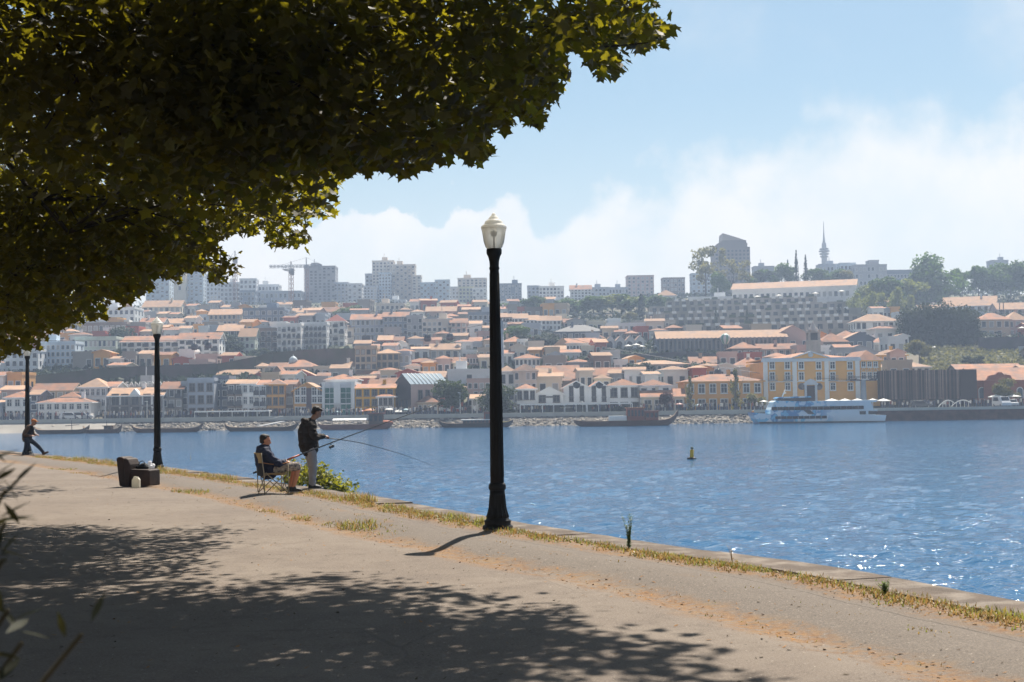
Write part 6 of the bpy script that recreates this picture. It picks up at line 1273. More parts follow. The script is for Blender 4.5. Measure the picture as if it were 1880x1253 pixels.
# ground cover on slopes and between roofs
P, N = [], []
def cover(x0, x1, y0, y1, n, hgt):
    for _ in range(n):
        px, py = NR.uniform(x0, x1), NR.uniform(y0, y1); D = DV(px, py); p = at(px, py, D); p.z = TH(D); P.append((p.x, p.y, p.z+NR.uniform(0, hgt))); N.append((NR.normal()*.5, -.5, 1))
cover(1690, 1900, 642, 690, 5200, 1.2); gc1 = quads_mesh('ground_cover', np.array(P), np.array(N), .5, LF['olive']); tag(link('ground_cover', gc1), 'pale green scrub covering the open slope right of the palace', 'scrub', None, 'stuff')
P, N = [], []; cover(1100, 1340, 600, 690, 4200, 2.0); cover(1560, 1900, 560, 640, 4200, 2.0); cover(0, 480, 640, 712, 5200, 1.8); cover(860, 1180, 580, 690, 5200, 2.0); cover(0, 1180, 560, 600, 4500, 2.2); cover(1180, 1900, 520, 560, 4500, 2.2); cover(380, 1100, 640, 720, 3600, 1.2)
gc2 = quads_mesh('ground_cover', np.array(P), np.array(N), .75, LF['dark']); tag(link('ground_cover', gc2), 'dark green scrub and garden growth between the hillside houses', 'scrub', None, 'stuff')
# clipped hedges on the esplanade
for px, y0, y1, wp in ((935,752,764,22),(1140,747,763,24)):
    b = at(px, y1, 283); Wm, Hm = wp/FPX*283, (y1-y0)/FPX*283; t = thing('hedge', 'square clipped dark hedge '+('beside the tall lamp' if px < 1000 else 'behind the red cabined boat'), 'hedge', b)
    pts = NR.uniform(-.5, .5, (900, 3)); ax = NR.integers(0, 3, 900); sg = np.sign(NR.normal(size=900))*.5; pts[np.arange(900), ax] = sg; nn = np.zeros((900, 3)); nn[np.arange(900), ax] = sg; pts = pts*np.array((Wm, 1.6, Hm))+np.array((0, 0, Hm/2)); link('foliage', quads_mesh('foliage', pts, nn, .13, LF['dark'], .4), t)
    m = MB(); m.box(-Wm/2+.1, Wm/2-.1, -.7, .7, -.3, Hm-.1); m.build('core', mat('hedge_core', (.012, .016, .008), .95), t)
# ------------------------------------------------------------------ plane trees over the promenade
POLY = [(1195,-400),(1195,0),(1222,60),(1205,85),(1165,85),(1130,75),(1140,140),(1110,145),(1090,120),(1075,90),(1035,85),(1030,150),(1010,190),(985,230),(965,215),(950,185),(925,235),(905,240),(900,215),(890,290),(865,300),(850,270),(830,285),(800,300),(770,305),(745,322),(700,310),(660,320),(622,325),(612,345),(620,370),(600,395),(545,405),(565,455),(535,455),(505,455),(490,430),(440,425),(400,440),(385,470),(430,515),(405,520),(370,495),(330,500),(320,520),(275,500),(275,530),(250,545),(230,560),(195,545),(190,590),(165,580),(140,600),(110,600),(60,640),(0,660),(-400,700),(-400,-400)]
def inpoly(x, y):
    c = False; j = len(POLY)-1
    for i in range(len(POLY)):
        (xi, yi), (xj, yj) = POLY[i], POLY[j]
        if (yi > y) != (yj > y) and x < (xj-xi)*(y-yi)/(yj-yi)+xi: c = not c
        j = i
    return c
def ok_leaf(p):
    x, y = proj(p)
    if x < -30 or y < -30 or x > 1910: return y < 640
    return inpoly(x, y)
pr_ = random.Random(9)
LH = [(0,0),(.40,.06),(.30,.30),(.56,.50),(.24,.60),(0,1.0)]           # half outline of a lobed plane leaf
LV = np.array([(x, y, .10*abs(x)) for x, y in LH]+[(-x, y, .10*abs(x)) for x, y in LH[1:5]])
LFACE = [(0,1,2,3,4,5),(0,5,9,8,7,6)]
def leaf_frames(n):
    """drooping leaves, blades facing mostly up and outwards"""
    a = NR.uniform(0, 2*np.pi, n); tip = np.stack([np.cos(a), np.sin(a), NR.normal(-.75, .5, n)], 1); tip /= np.linalg.norm(tip, axis=1, keepdims=True)
    up = np.stack([NR.normal(0, .55, n), NR.normal(0, .55, n), np.ones(n)], 1); x = np.cross(tip, up); x /= np.linalg.norm(x, axis=1, keepdims=True); z = np.cross(x, tip); return np.stack([x, tip, z], 2)
def leaves_mesh(name, C, mt, s0, s1):
    n = len(C); M = leaf_frames(n); s = NR.uniform(s0, s1, n); V = np.einsum('nij,kj->nki', M, LV)*s[:, None, None]+C[:, None, :]; nv = len(LV)
    idx = (np.arange(n)[:, None, None]*nv+np.array(LFACE)[None]).reshape(-1).astype(np.int32); me = bpy.data.meshes.new(name); me.vertices.add(n*nv); me.vertices.foreach_set('co', V.reshape(-1).astype(np.float32)); me.loops.add(len(idx)); me.loops.foreach_set('vertex_index', idx); me.polygons.add(2*n); me.polygons.foreach_set('loop_start', np.arange(0, 12*n, 6, dtype=np.int32)); me.polygons.foreach_set('loop_total', np.full(2*n, 6, dtype=np.int32)); me.materials.append(mt); me.update(); me.validate(); return me
PLANE = leafmat('plane_leaf', (.013, .013, .004), (.50, .43, .020), .26, .35, 1.2, .6)
PBARK = mat('plane_bark', (.075, .058, .042), .9, .3, 2.5, .5, 12, col2=(.03, .024, .016), c2at=(.45, .6), c2scale=4)
lm1 = leaves_mesh('leaf', np.zeros((1, 3)), PLANE, 1, 1); l1 = [Vector(v) for v in LV]
one = MB(); one.add([tuple(v) for v in LV], LFACE); LEAFME = one.mesh('leaf', PLANE)
pr_ = random.Random(9)
def plane_tree(base, cen, rad, n_out, inpix, label, n_parts, sprays=()):
    t = thing('plane_tree', label, 'tree', base, 0, 'plane trees along the promenade'); B0 = Vector(base); cl = []
    for x0, x1, y0, y1, D0, D1, n in inpix:               # limbs that reach over the view
        k = 0; g = 0
        while k < n and g < n*30:
            g += 1; px, py = pr_.uniform(x0, x1), pr_.uniform(y0, y1)
            if not inpoly(px, py): continue
            if not (inpoly(px+14, py+14) or pr_.random() < .75): continue
            cl.append(at(px, py, pr_.uniform(D0, D1))); k += 1
    nin = len(cl); g = 0
    while len(cl) < nin+n_out and g < n_out*60:           # the rest of the crown, out of the picture
        g += 1; v = Vector((pr_.uniform(-1, 1), pr_.uniform(-1, 1), pr_.uniform(-1, 1)))
        if not .35 < v.length < 1: continue
        p = Vector((cen[0]+v.x*rad[0], cen[1]+v.y*rad[1], cen[2]+v.z*rad[2]))
        if p.z < 3.4 or (p.y < 4.5 and cen[1] > 3) or (cen[1] < 3 and p.y > 7.5): continue
        x, y = proj(p)
        if -20 < x < 1900 and y > -20: continue
        if x >= 1195 and y > -140: continue
        cl.append(p)
    C = []; tips = []
    for i, c in enumerate(cl):
        for _ in range(40 if i < nin else 66):
            p = c+Vector((pr_.gauss(0, .26), pr_.gauss(0, .26), pr_.gauss(0, .20)))
            if ok_leaf(p): C.append(p)
    for px, py, D in sprays:                              # drooping twig ends along the lower edge
        D += pr_.uniform(-.8, .8); L = pr_.uniform(45, 80); dx = pr_.uniform(-26, 6); tips.append((at(px+dx, py-L, D)-B0, at(px, py-6, D)-B0))
        for k in range(26):
            u = pr_.random()**.7; q = at(px+dx*(1-u)+pr_.gauss(0, 7+7*(1-u)), py-L*(1-u)+pr_.gauss(0, 4)-8, D+pr_.gauss(0, .12)); C.append(q)
    vis = sorted((p for p in C if (lambda q: 0 < q[0] < 1880 and q[1] > 0)(proj(p))), key=lambda p: p.y)[:n_parts]; vs_ = set(id(p) for p in vis)
    br = MB(); br.tube([(0,0,-.3),(.05,.0,1.2),(.1,.1,3.2),(.2,.2,4.6)], [.36,.29,.25,.22], 12); limbs = []
    cc_ = [c-B0 for c in cl]; tg = pr_.sample(cc_, 10)
    for q in tg:
        mid = Vector((q.x*.5, q.y*.5, max(q.z+1.2, 6.8))); P_ = catmull([Vector((.15,.15,4.3)), Vector((q.x*.15, q.y*.15, 6.0)), mid, q], 5); br.tube(P_, [.09*(1-i/len(P_))+.014 for i in range(len(P_))], 8); limbs += P_[7:]
    for c in pr_.sample(cc_, min(150, len(cc_))):
        a = min(limbs, key=lambda l: (l-c).length+(2 if l.z > c.z+1.5 else 0)); m_ = (a+c)/2+Vector((0,0,.25)); br.tube([a, m_, c], [.022, .014, .006], 5)
    for a, b in tips: br.tube([a, (a+b)/2+Vector((0,0,.02)), b], [.008, .006, .003], 5)
    br.build('trunk', PBARK, t)
    cr = bpy.data.objects.new('crown', None); COL.objects.link(cr); cr.parent = t
    for inn, s0, s1 in ((True, .080, .150), (False, .13, .21)):
        arr = np.array([tuple(p-B0) for p in C if id(p) not in vs_ and (lambda q: -60 < q[0] < 1940 and q[1] > -60)(proj(p)) == inn])
        if len(arr): tag(link('foliage', leaves_mesh('foliage', arr, PLANE, s0, s1), cr), None, None, None, 'stuff')
    fr_ = leaf_frames(len(vis))
    for i, p in enumerate(vis):
        o = link('leaf', LEAFME, cr, p-B0); M = Matrix([list(r) for r in fr_[i]]); o.rotation_euler = M.to_euler(); s = pr_.uniform(.080, .150); o.scale = (s, s, s)
    sb = MB()                                             # hanging seed balls
    for c in pr_.sample(cl[:nin], min(40, nin)) if nin else []:
        for _ in range(2): p = c+Vector((pr_.gauss(0,.15), pr_.gauss(0,.15), -.25)); sb.ball(p-B0, .017, 6, 4) if ok_leaf(p) else None
    if sb.f: tag(sb.build('seed_balls', mat('seed_brown', (.06, .045, .02), .9), cr), None, None, None, 'stuff')
    print('plane leaves', len(C)); return t
plane_tree((-6.6, 12.2, 0), (-3.6, 13.4, 8.2), (7.0, 7.2, 4.6), 640, [(280,1225,0,330,11.5,16.0,360),(-30,640,-20,280,12,17,300)], 'leafy plane tree whose low boughs reach out over the quay', 300, [(x, y, 13.8) for x, y in ((1214,88),(1190,90),(1168,92),(1135,142),(1112,148),(1090,118),(1040,100),(1028,150),(1012,190),(985,232),(965,214),(930,236),(905,240),(890,292),(866,302),(848,272),(820,290),(796,304),(768,308),(745,324),(715,312),(690,316),(660,322),(628,328))])
plane_tree((-12.3, 23.0, 0), (-9.4, 21.6, 8.0), (7.4, 6.2, 5.0), 420, [(-30,640,230,470,17.5,24.5,270),(-30,440,380,640,17.0,23.5,200)], 'plane tree behind the first one with dense low foliage', 200, [(x, y, 21.5) for x, y in ((618,372),(600,396),(572,402),(560,456),(540,452),(508,458),(490,432),(445,428),(402,442),(388,472),(428,516),(404,522),(372,498),(322,520),(276,530),(250,548),(230,560),(196,548),(188,592),(165,582),(140,600),(108,604),(62,642),(20,640))])
plane_tree((-17.6, 34.5, 0), (-13.8, 34.4, 8.0), (6.8, 5.0, 4.6), 380, [(-30,300,300,600,32,37,60)], 'plane tree farther along the promenade mostly hidden by the others', 0)
plane_tree((-1.2, -.2, 0), (1.6, .4, 8.0), (6.6, 5.0, 4.4), 330, [], 'plane tree standing just behind the viewpoint', 0)
# oleander at the left margin, close to the camera
OLE = leafmat('oleander_leaf', (.022, .024, .010), (.06, .055, .012), .2, .3, 3.0, .7); ob = Vector((-1.62, 2.75, 0)); t = thing('oleander_shrub', 'out of focus oleander twigs with narrow leaves at the very near left', 'shrub', ob)
om = MB(); om.add([(0,0,0),(.09,.3,.01),(.10,.55,.0),(0,1,-.05),(-.10,.55,.0),(-.09,.3,.01),(0,.5,-.02)], [(0,1,2,6),(6,2,3),(0,6,4,5),(6,3,4)]); OME = om.mesh('leaf', OLE); st = MB()
for (px, py, D, n, up) in ((-12,850,2.9,6,1),(10,900,2.7,6,1),(10,960,2.6,9,1),(5,1030,2.5,8,0),(40,1180,2.4,3,0),(150,1165,2.3,2,1),(15,1120,2.4,5,0),(-30,880,2.6,7,1),(-40,1000,2.5,7,1),(-20,1200,2.3,6,0)):
    c = at(px, py, D)-ob; st.tube([(0,0,-.1), (c.x*.4, c.y*.4, c.z*.55), c], [.009, .007, .004], 6)
    for _ in range(n):
        o = link('leaf', OME, t, c+Vector((pr_.gauss(0,.015), pr_.gauss(0,.015), pr_.gauss(0,.03)))); a = pr_.uniform(0, 6.28); o.rotation_euler = (pr_.uniform(-.5, 1.2), pr_.uniform(-.5,.5), a); s = pr_.uniform(.055, .085); o.scale = (s, s, s)
st.build('stems', mat('oleander_stem', (.08, .06, .03), .9), t)
# ------------------------------------------------------------------ boats on the far bank
def hull(m, L, bw, z0, zs, zb, zst, mi=0, md=1, n=22):
    """long wooden hull along x: zs side height, zb bow height, zst stern height; closed deck sheet"""
    rows = []
    for i in range(n+1):
        u = i/n; x = (u-.5)*L; b = bw/2*(math.sin(math.pi*min(max(u, .0), 1))**.35); e = abs(2*u-1)**9; top = zs+e*((zb if u > .5 else zst)-zs); kz = z0+e*((zb if u > .5 else zst)-z0)*.72
        rows.append([(x, -b, top), (x, -b*.75, kz+(top-kz)*.3), (x, 0, kz), (x, b*.75, kz+(top-kz)*.3), (x, b, top)])
    base = len(m.v); m.v += [p for r in rows for p in r]
    for i in range(n):
        for j in range(4): m.f.append((base+i*5+j, base+(i+1)*5+j, base+(i+1)*5+j+1, base+i*5+j+1)); m.m.append(mi); m.sm.append(False)
        m.f.append((base+i*5, base+i*5+4, base+(i+1)*5+4, base+(i+1)*5)); m.m.append(md); m.sm.append(False)
HD = mat('hull_dark', (.045, .025, .022), .7, .25, .8); HB = mat('hull_brown', (.10, .042, .032), .7, .25, .8); HR = mat('hull_red', (.21, .06, .045), .7, .2, .8); HK = mat('hull_black', (.020, .022, .026), .6); DECK = mat('deck_wood', (.20, .14, .09), .9, .2, 1.5); CABR = mat('cabin_red', (.26, .055, .03), .6, .2, 1); CLOTH = mat('white_awning', (.72, .71, .68), .8, .05); YST = mat('yellow_stern', (.55, .42, .12), .6); CABD = mat('cabin_brown', (.10, .05, .035), .7, .2, 1)
def boat(x0, x1, yw, hm_, label, bw=3.0, zs=.75, zb=1.6, zst=1.5, flip=False, yo=0):
    p = gnd((x0+x1)/2, yw, WATER); p.y = max(p.y, 262)+yo; p = at((x0+x1)/2, yw, p.y); p.z = WATER; L = (x1-x0)/FPX*p.y
    t = thing('river_boat', label, 'boat', p, R(BR.uniform(-2, 2)), 'wooden boats moored along the far bank'); m = MB(); hull(m, L, bw, -.35, zs, zb, zst); m.build('hull', [hm_, DECK], t)
    F = (lambda px: at(px, yw, p.y).x-p.x); Z = (lambda px, py: at(px, py, p.y).z-WATER); return t, F, Z, L
def cab(t, F, Z, x0, x1, ytop, ybot, mt, rm, name='cabin', wd=1.9, win=4):
    m = MB(); a, b = F(x0), F(x1); zt, zb = Z(x0, ytop), max(Z(x0, ybot), .4); m.box(a, b, -wd/2, wd/2, zb, zt); c = m.build(name, mt, t); m = MB(); m.box(a-.25, b+.25, -wd/2-.25, wd/2+.25, zt, zt+.14); m.build('cabin_roof', rm, c)
    for k in range(win): m = MB(); x = a+(b-a)*(k+.5)/win; m.box(x-(b-a)/win*.3, x+(b-a)/win*.3, -wd/2-.04, -wd/2+.02, zb+(zt-zb)*.4, zb+(zt-zb)*.85); m.build('cabin_window', GLS, c)
    return c
def awning(t, F, Z, x0, x1, yt, yb):
    m = MB(); a, b = F(x0), F(x1); z = Z(x0, yt); m.add([(a,-1.2,z-.3),(b,-1.2,z-.3),(b,0,z),(a,0,z),(b,1.2,z-.3),(a,1.2,z-.3)], [(0,1,2,3),(3,2,4,5)]); m.build('awning', CLOTH, t)
    for k in range(4): x = a+(b-a)*k/3; m = MB(); m.tube([(x,-1.15,.3),(x,-1.15,z-.3)], .04, 5); m.build('awning_post', RAIL, t)
t, F, Z, L = boat(62, 165, 797, HD, 'dark low cargo boat moored at the ramp beside the man in the cap'); m = MB(); m.tube([(F(132),0,.3),(F(132),0,Z(132,772))], .07, 6); m.tube([(F(120),0,Z(132,782)),(F(146),0,Z(132,780))], .06, 5); m.build('mast_frame', RAIL, t)
t, F, Z, L = boat(152, 224, 796, HB, 'brown cargo boat with an upswept bow behind the lamp and wooden seat'); cab(t, F, Z, 193, 206, 783, 791, CABD, DECK, 'cabin', 1.6, 2); m = MB(); m.tube([(F(196),0,.3),(F(196),0,Z(196,772))], .06, 6); m.build('mast', RAIL, t)
t, F, Z, L = boat(242, 372, 795, HB, 'long slender brown boat lying behind the black lamp'); m = MB(); m.box(F(262), F(330), -.7, .7, .5, .8); m.build('cargo_barrels', DECK, t)
t, F, Z, L = boat(412, 548, 792, HD, 'long dark boat with a gangway below the white canopy'); m = MB(); a, b = Vector((F(472), 1.0, .9)), Vector((F(512), 4.5, Z(512, 774))); d = Vector((.4, 0, 0)); m.add([a-d, a+d, b+d, b-d, a-d-Vector((0,0,.12)), a+d-Vector((0,0,.12)), b+d-Vector((0,0,.12)), b-d-Vector((0,0,.12))], [(0,1,2,3),(7,6,5,4),(0,4,5,1),(1,5,6,2),(2,6,7,3),(3,7,4,0)]); m.tube([a+Vector((0,0,.9)), b+Vector((0,0,.9))], .05, 5); m.build('gangway', GC, t)
t, F, Z, L = boat(584, 722, 789, HR, 'red brown boat with a white awning behind the standing fisherman', 3.4, .95, 1.5, 1.2); awning(t, F, Z, 612, 680, 769, 780); cab(t, F, Z, 678, 704, 760, 783, CABD, CABR, 'cabin', 2.2, 3); m = MB(); m.ball((F(708),0,1.2), (1.5,1.0,.45), 12, 6); m.build('bow_cover', mat('orange_cover', (.45,.13,.06), .8), t)
t, F, Z, L = boat(806, 942, 785, HK, 'black boat with a yellow stern behind the tall lamp', 3.2, .8, 1.4, 1.4); cab(t, F, Z, 850, 898, 772, 780, CABD, CLOTH, 'saloon', 2.2, 7); cab(t, F, Z, 889, 902, 757, 780, CABR, CABD, 'wheelhouse', 1.8, 1); m = MB(); hull(m, 3.2, 2.2, .5, 1.05, 1.5, 1.1, 0, 0, 8); m.build('stern_cover', YST, t, (F(922), 0, 0))
t, F, Z, L = boat(1054, 1246, 783, HB, 'brown cargo boat with red cabins and a high upswept bow', 3.8, 1.0, 3.0, 1.2); c = cab(t, F, Z, 1151, 1182, 750, 774, CABR, mat('orange_roof', (.48, .17, .06), .7), 'wheelhouse', 2.6, 5); cab(t, F, Z, 1184, 1208, 756, 774, CABR, CABR, 'stern_cabin', 2.5, 3); m = MB(); m.box(F(1118), F(1150), -1.1, 1.1, .9, Z(1130, 764)); m.build('white_cargo_cover', CLOTH, t)
# blue and white passenger ship
def ship_mat():
    mt = bpy.data.materials.new('ship_livery'); mt.use_nodes = True; n = NT(mt.node_tree); p = n.n['Principled BSDF']; o = n.new('ShaderNodeTexCoord').outputs['Object']
    mp = n.new('ShaderNodeMapping', {'Scale': (1, .02, 1)}); n.put(mp, 0, o); v = mp.outputs[0]; s_ = n.new('ShaderNodeSeparateXYZ', {0: o}).outputs[0]; b = n.ss(n.noise(v, .45, 2.0, .5), .47, .52); b = n.m('MULTIPLY', b, n.ss(s_, 4.0, -1.0)); c = n.mix(b, (.55, .64, .70, 1), (.02, .20, .42, 1)); c = n.mix(n.m('MULTIPLY', n.ss(n.noise(v, .9, 2.0, .5), .55, .58), n.ss(s_, 5.0, -2.0)), c, (.10, .42, .62, 1)); n.put(p, 'Base Color', c); p.inputs['Roughness'].default_value = .35; return mt
SHP = ship_mat(); p = at(1497, 777.5, 268); p.z = WATER; t = thing('passenger_ship', 'blue and white passenger ship moored in front of the yellow palace', 'ship', p); X = lambda px: at(px, 777, 268).x-p.x; Z = lambda py: at(1497, py, 268).z-WATER
def deck(name, pr, hw, mt, parent): m = MB(); m.prism(pr, -hw, hw); return m.build(name, mt, parent)
deck('hull', [(X(1392), -.4), (X(1616), -.4), (X(1620), Z(764)), (X(1560), Z(762)), (X(1412), Z(759)), (X(1377), Z(756)), (X(1380), Z(763))], 3.0, SHP, t)
deck('boot_stripe', [(X(1391), -.38), (X(1617), -.38), (X(1618), Z(774.5)), (X(1388), Z(773))], 3.04, HK, t)
m1_ = deck('main_deck', [(X(1410), Z(759)), (X(1601), Z(763)), (X(1605), Z(754)), (X(1410), Z(753))], 2.8, SHP, t)
deck('upper_deck', [(X(1410), Z(752.9)), (X(1597), Z(753.9)), (X(1594), Z(740)), (X(1418), Z(738))], 2.7, SHP, t)
deck('top_rail', [(X(1415), Z(738)), (X(1603), Z(740)), (X(1606), Z(736)), (X(1470), Z(737)), (X(1422), Z(735))], 2.75, SHP, t)
wh = deck('wheelhouse', [(X(1428), Z(737)), (X(1482), Z(737)), (X(1486), Z(730)), (X(1424), Z(731))], 1.9, GLS, t); deck('wheelhouse_roof', [(X(1423), Z(731)), (X(1487), Z(730)), (X(1484), Z(727.5)), (X(1428), Z(728.5))], 2.2, SHP, wh)
for nm2, x0, x1, y0, y1 in (('window_band', 1412, 1580, 746.5, 752.5), ('lower_window_band', 1418, 1512, 763.5, 768.5)):
    k = 0; n2 = 16 if y0 < 760 else 9
    for k in range(n2): m = MB(); a, b = X(x0)+(X(x1)-X(x0))*k/n2, X(x0)+(X(x1)-X(x0))*(k+1)/n2; m.box(a+.04, b-.04, -3.08 if y0 > 760 else -2.86, -2.6, Z(y1), Z(y0)); m.build('ship_window', mat('ship_dark_glass', (.02, .018, .024), .6, .1, 1, spec=.1), t)
m = MB(); m.prism([(X(1470), Z(753)), (X(1482), Z(753)), (X(1494), Z(763.5)), (X(1482), Z(763.5))], -2.92, -2.81); m.build('dark_diagonal', GLS, t)
for x0, x1 in ((1572, 1583), (1588, 1603)): m = MB(); m.box(X(x0), X(x1), -2.9, -2.75, Z(762), Z(756)); m.build('stern_opening', GLS, t)
m = MB(); m.tube([(X(1437), 0, Z(728)), (X(1443), 0, Z(715))], .09, 6); m.tube([(X(1438), 0, Z(722)), (X(1445), 0, Z(721))], .06, 5); m.build('mast', WHT, t)
for px in (1590, 1597): m = MB(); m.tube([(X(px), -2.5, Z(754)), (X(px), -2.5, Z(740))], .08, 6); m.build('stern_post', WHT, t)
# ------------------------------------------------------------------ parasols, canopies, cars, crowd
def parasol_proto(mt, w=1.0):
    m = MB(); n = 8; vs = [(0,0,1)]+[(.5*math.cos(2*math.pi*k/n+.39), .5*math.sin(2*math.pi*k/n+.39), .55) for k in range(n)]+[(.49*math.cos(2*math.pi*k/n+.39), .49*math.sin(2*math.pi*k/n+.39), .43) for k in range(n)]+[(0,0,.93)]
    m.add(vs, [(0,1+k,1+(k+1)%n) for k in range(n)]+[(1+k,9+k,9+(k+1)%n,1+(k+1)%n) for k in range(n)]+[(17,9+(k+1)%n,9+k) for k in range(n)]); return m.mesh('canopy', mt)
PM = {'white': parasol_proto(leafmat('parasol_white', (.78, .77, .74), (.7, .68, .62), .35, .04)), 'orange': parasol_proto(leafmat('parasol_orange', (.58, .25, .10), (.6, .25, .08), .35, .04)), 'teal': parasol_proto(leafmat('parasol_teal', (.25, .38, .42), (.25, .38, .4), .3, .04)), 'pink': parasol_proto(leafmat('parasol_pink', (.60, .32, .28), (.6, .3, .25), .3, .04))}
pm_ = MB(); pm_.tube([(0,0,0),(0,0,1)], .04, 6); POLEM = pm_.mesh('pole', RAIL)
def parasol(px, yt, wp, col, label, D, group):
    w_ = wp/FPX*D; p = at(px, yt, D); H = 2.7+.3*w_/3; t = thing('parasol', label, 'parasol', (p.x, p.y, p.z-H), BR.uniform(0, .8), group); c = link('canopy', PM[col], t, (0, 0, H-1.05*w_*.33-.0)); hh = w_*.33; c.scale = (w_, w_, hh); c.location = (0, 0, H-hh); o = link('pole', POLEM, t); o.scale = (1, 1, H-hh*.1)
for px, yt, wp, col, lab in ((679,750,26,'orange','orange parasol on the esplanade before the yellow orange house'),(664,753,16,'pink','small pink parasol beside the orange one'),(714,749,22,'white','white parasol before the little white house'),(734,752,28,'white','wider white parasol before the dark gabled hall'),(745,750,20,'teal','teal parasol beside the wide white one'),(617,754,20,'teal','teal parasol under the green glass front'),(1041,744,28,'white','white parasol before the twin gables'),(1402,735,17,'white','white parasol at the bow of the passenger ship'),(1247,740,16,'pink','pink parasol beside the dark plum tree'),(1282,742,16,'teal','teal parasol beside the thin young tree'),(1830,724,32,'white','large white parasol before the brick hall'),(1861,724,28,'white','second large white parasol beside the parked white van')): parasol(px, yt, wp, col, lab, 285, 'parasols on the far esplanade')
for px in (1527, 1551, 1574, 1602, 1622): parasol(px, 732, 27, 'white', 'white peaked parasol in the row behind the passenger ship', 281, 'white parasols behind the ship')
for px, yt in ((1153,633),(1168,631),(1177,634),(1203,634),(1166,651),(1176,648),(1201,652),(1205,648),(1262,647)): parasol(px, yt, 17, 'white', 'white parasol on the terrace below the little gables', 385, 'white terrace parasols')
for px, yt in ((1390,543),(1430,541),(1497,537),(1545,533),(1582,531)): parasol(px, yt, 14, 'white', 'white parasol on the hotel terrace', 545, 'white hotel parasols')
parasol(1716, 636, 14, 'white', 'white parasol in front of the very dark trees', 388, None); parasol(1876, 600, 16, 'white', 'white parasol beside the pinkish house at the right end', 400, None)
def canopy(x0, x1, yt, yb, label):
    D = 284; p = at(x0, yb, D); p.z = -.25; t = thing('canopy_shelter', label, 'canopy', p); X = lambda px: at(px, yb, D).x-p.x; H = at((x0+x1)/2, yt, D).z+.25; m = MB(); m.box(0, X(x1), -1.6, 2.4, H-.12, H+.12); m.build('roof_slab', WHT, t); n = int((x1-x0)/20)
    for k in range(n+1): m = MB(); x = X(x1)*k/n; m.box(x-.07, x+.07, -1.3, -1.15, 0, H-.12); m.build('post', WHT, t)
    for k in range(n): m = MB(); a = X(x1)*k/n; b = X(x1)*(k+1)/n; m.box(a+.15, b-.15, 1.9, 2.0, .1, H-.2); m.build('glass_panel', glass('shelter_glass', (.10, .13, .14), .2), t)
canopy(360, 497, 755.5, 773, 'long flat white canopy with glazed bays below the blue grey house'); canopy(955, 1160, 742, 762, 'long flat white canopy in front of the white gabled houses')
def car(px, yb, D, rz, mt, label, L=4.2, W_=1.75, H=1.48, van=False):
    p = at(px, yb, D); p.z = -.28; t = thing('parked_car', label, 'car', p, rz, 'cars parked on the far quay'); h1 = H*.55
    pr = [(-L/2,.25),(L/2,.25),(L/2,.62),(L/2-.15,h1),(L*.24,h1+.04),(L*.10,H),(-L*.40,H),(-L*.49,h1),(-L/2,.6)] if not van else [(-L/2,.25),(L/2,.25),(L/2,.8),(L*.40,h1+.1),(L*.28,H),(-L*.49,H),(-L/2,h1)]
    o = slab('body', pr, -W_/2, W_/2, mt, t, .07)
    for s in (-1, 1):
        m = MB(); m.prism([(-L*.36,h1+.06),(L*.18,h1+.06),(L*.08,H-.1),(-L*.33,H-.1)], s*(W_/2+.005)-.012, s*(W_/2+.005)+.012); m.build('side_window', GLS, t)
        for x in (-L*.31, L*.31): m = MB(); m.tube([(x, s*(W_/2-.16), .31), (x, s*(W_/2+.02), .31)], .31, 14); wq = m.build('wheel', SHOE, t); m = MB(); m.tube([(x, s*(W_/2+.015), .31), (x, s*(W_/2+.035), .31)], .18, 10); m.build('rim', GC, wq)
        m = MB(); m.box(L/2-.02, L/2+.03, s*W_*.36-.17, s*W_*.36+.17, .6, .74); m.build('headlight', WFR, t)
    m = MB(); a = (L*.235, h1+.07) if not van else (L*.395, h1+.14); b = (L*.105, H-.03) if not van else (L*.285, H-.05); m.add([(a[0]+.03,-W_*.42,a[1]),(a[0]+.03,W_*.42,a[1]),(b[0]+.03,W_*.38,b[1]),(b[0]+.03,-W_*.38,b[1])], [(0,1,2,3)]); m.build('windscreen', GLS, t)
CW = mat('car_white', (.70, .71, .72), .3, .03, spec=.6); CS = mat('car_silver', (.42, .44, .47), .3, .03, spec=.6)
car(1839, 748, 279.5, R(-84), CW, 'white van parked facing the river beside the brick hall', 4.6, 1.9, 2.0, True); car(1858, 749, 279.8, R(-95), CS, 'silver car parked facing the river next to the white van'); car(130, 773, 284, R(8), CW, 'white car parked on the esplanade above the boat ramp'); car(152, 773, 285, R(4), CS, 'silver car parked next to the white car above the boat ramp'); car(1690, 750, 281, R(3), mat('car_dark', (.05, .055, .065), .3, .03, spec=.6), 'dark car parked below the slatted building')
for k, (a, b, c) in enumerate(((1722, 1752, 736), (1745, 1782, 736))):
    p = at(a, 750, 279.5); p.z = -.28; t = thing('arched_rail', ('first' if k == 0 else 'second')+' white arched rail of the landing stage below the slatted building', 'rail', p); Lx = at(b, 750, 279.5).x-p.x; m = MB(); m.tube([(Lx*u, 0, 2.2*math.sin(math.pi*(.12+.6*u))-.75) for u in [i/10 for i in range(11)]], .09, 6); m.build('arch', WHT, t)
    for u in (.3, .5, .7, .9): m = MB(); m.tube([(Lx*u, 0, 0), (Lx*u, 0, 2.2*math.sin(math.pi*(.12+.6*u))-.75)], .05, 5); m.build('upright', WHT, t)
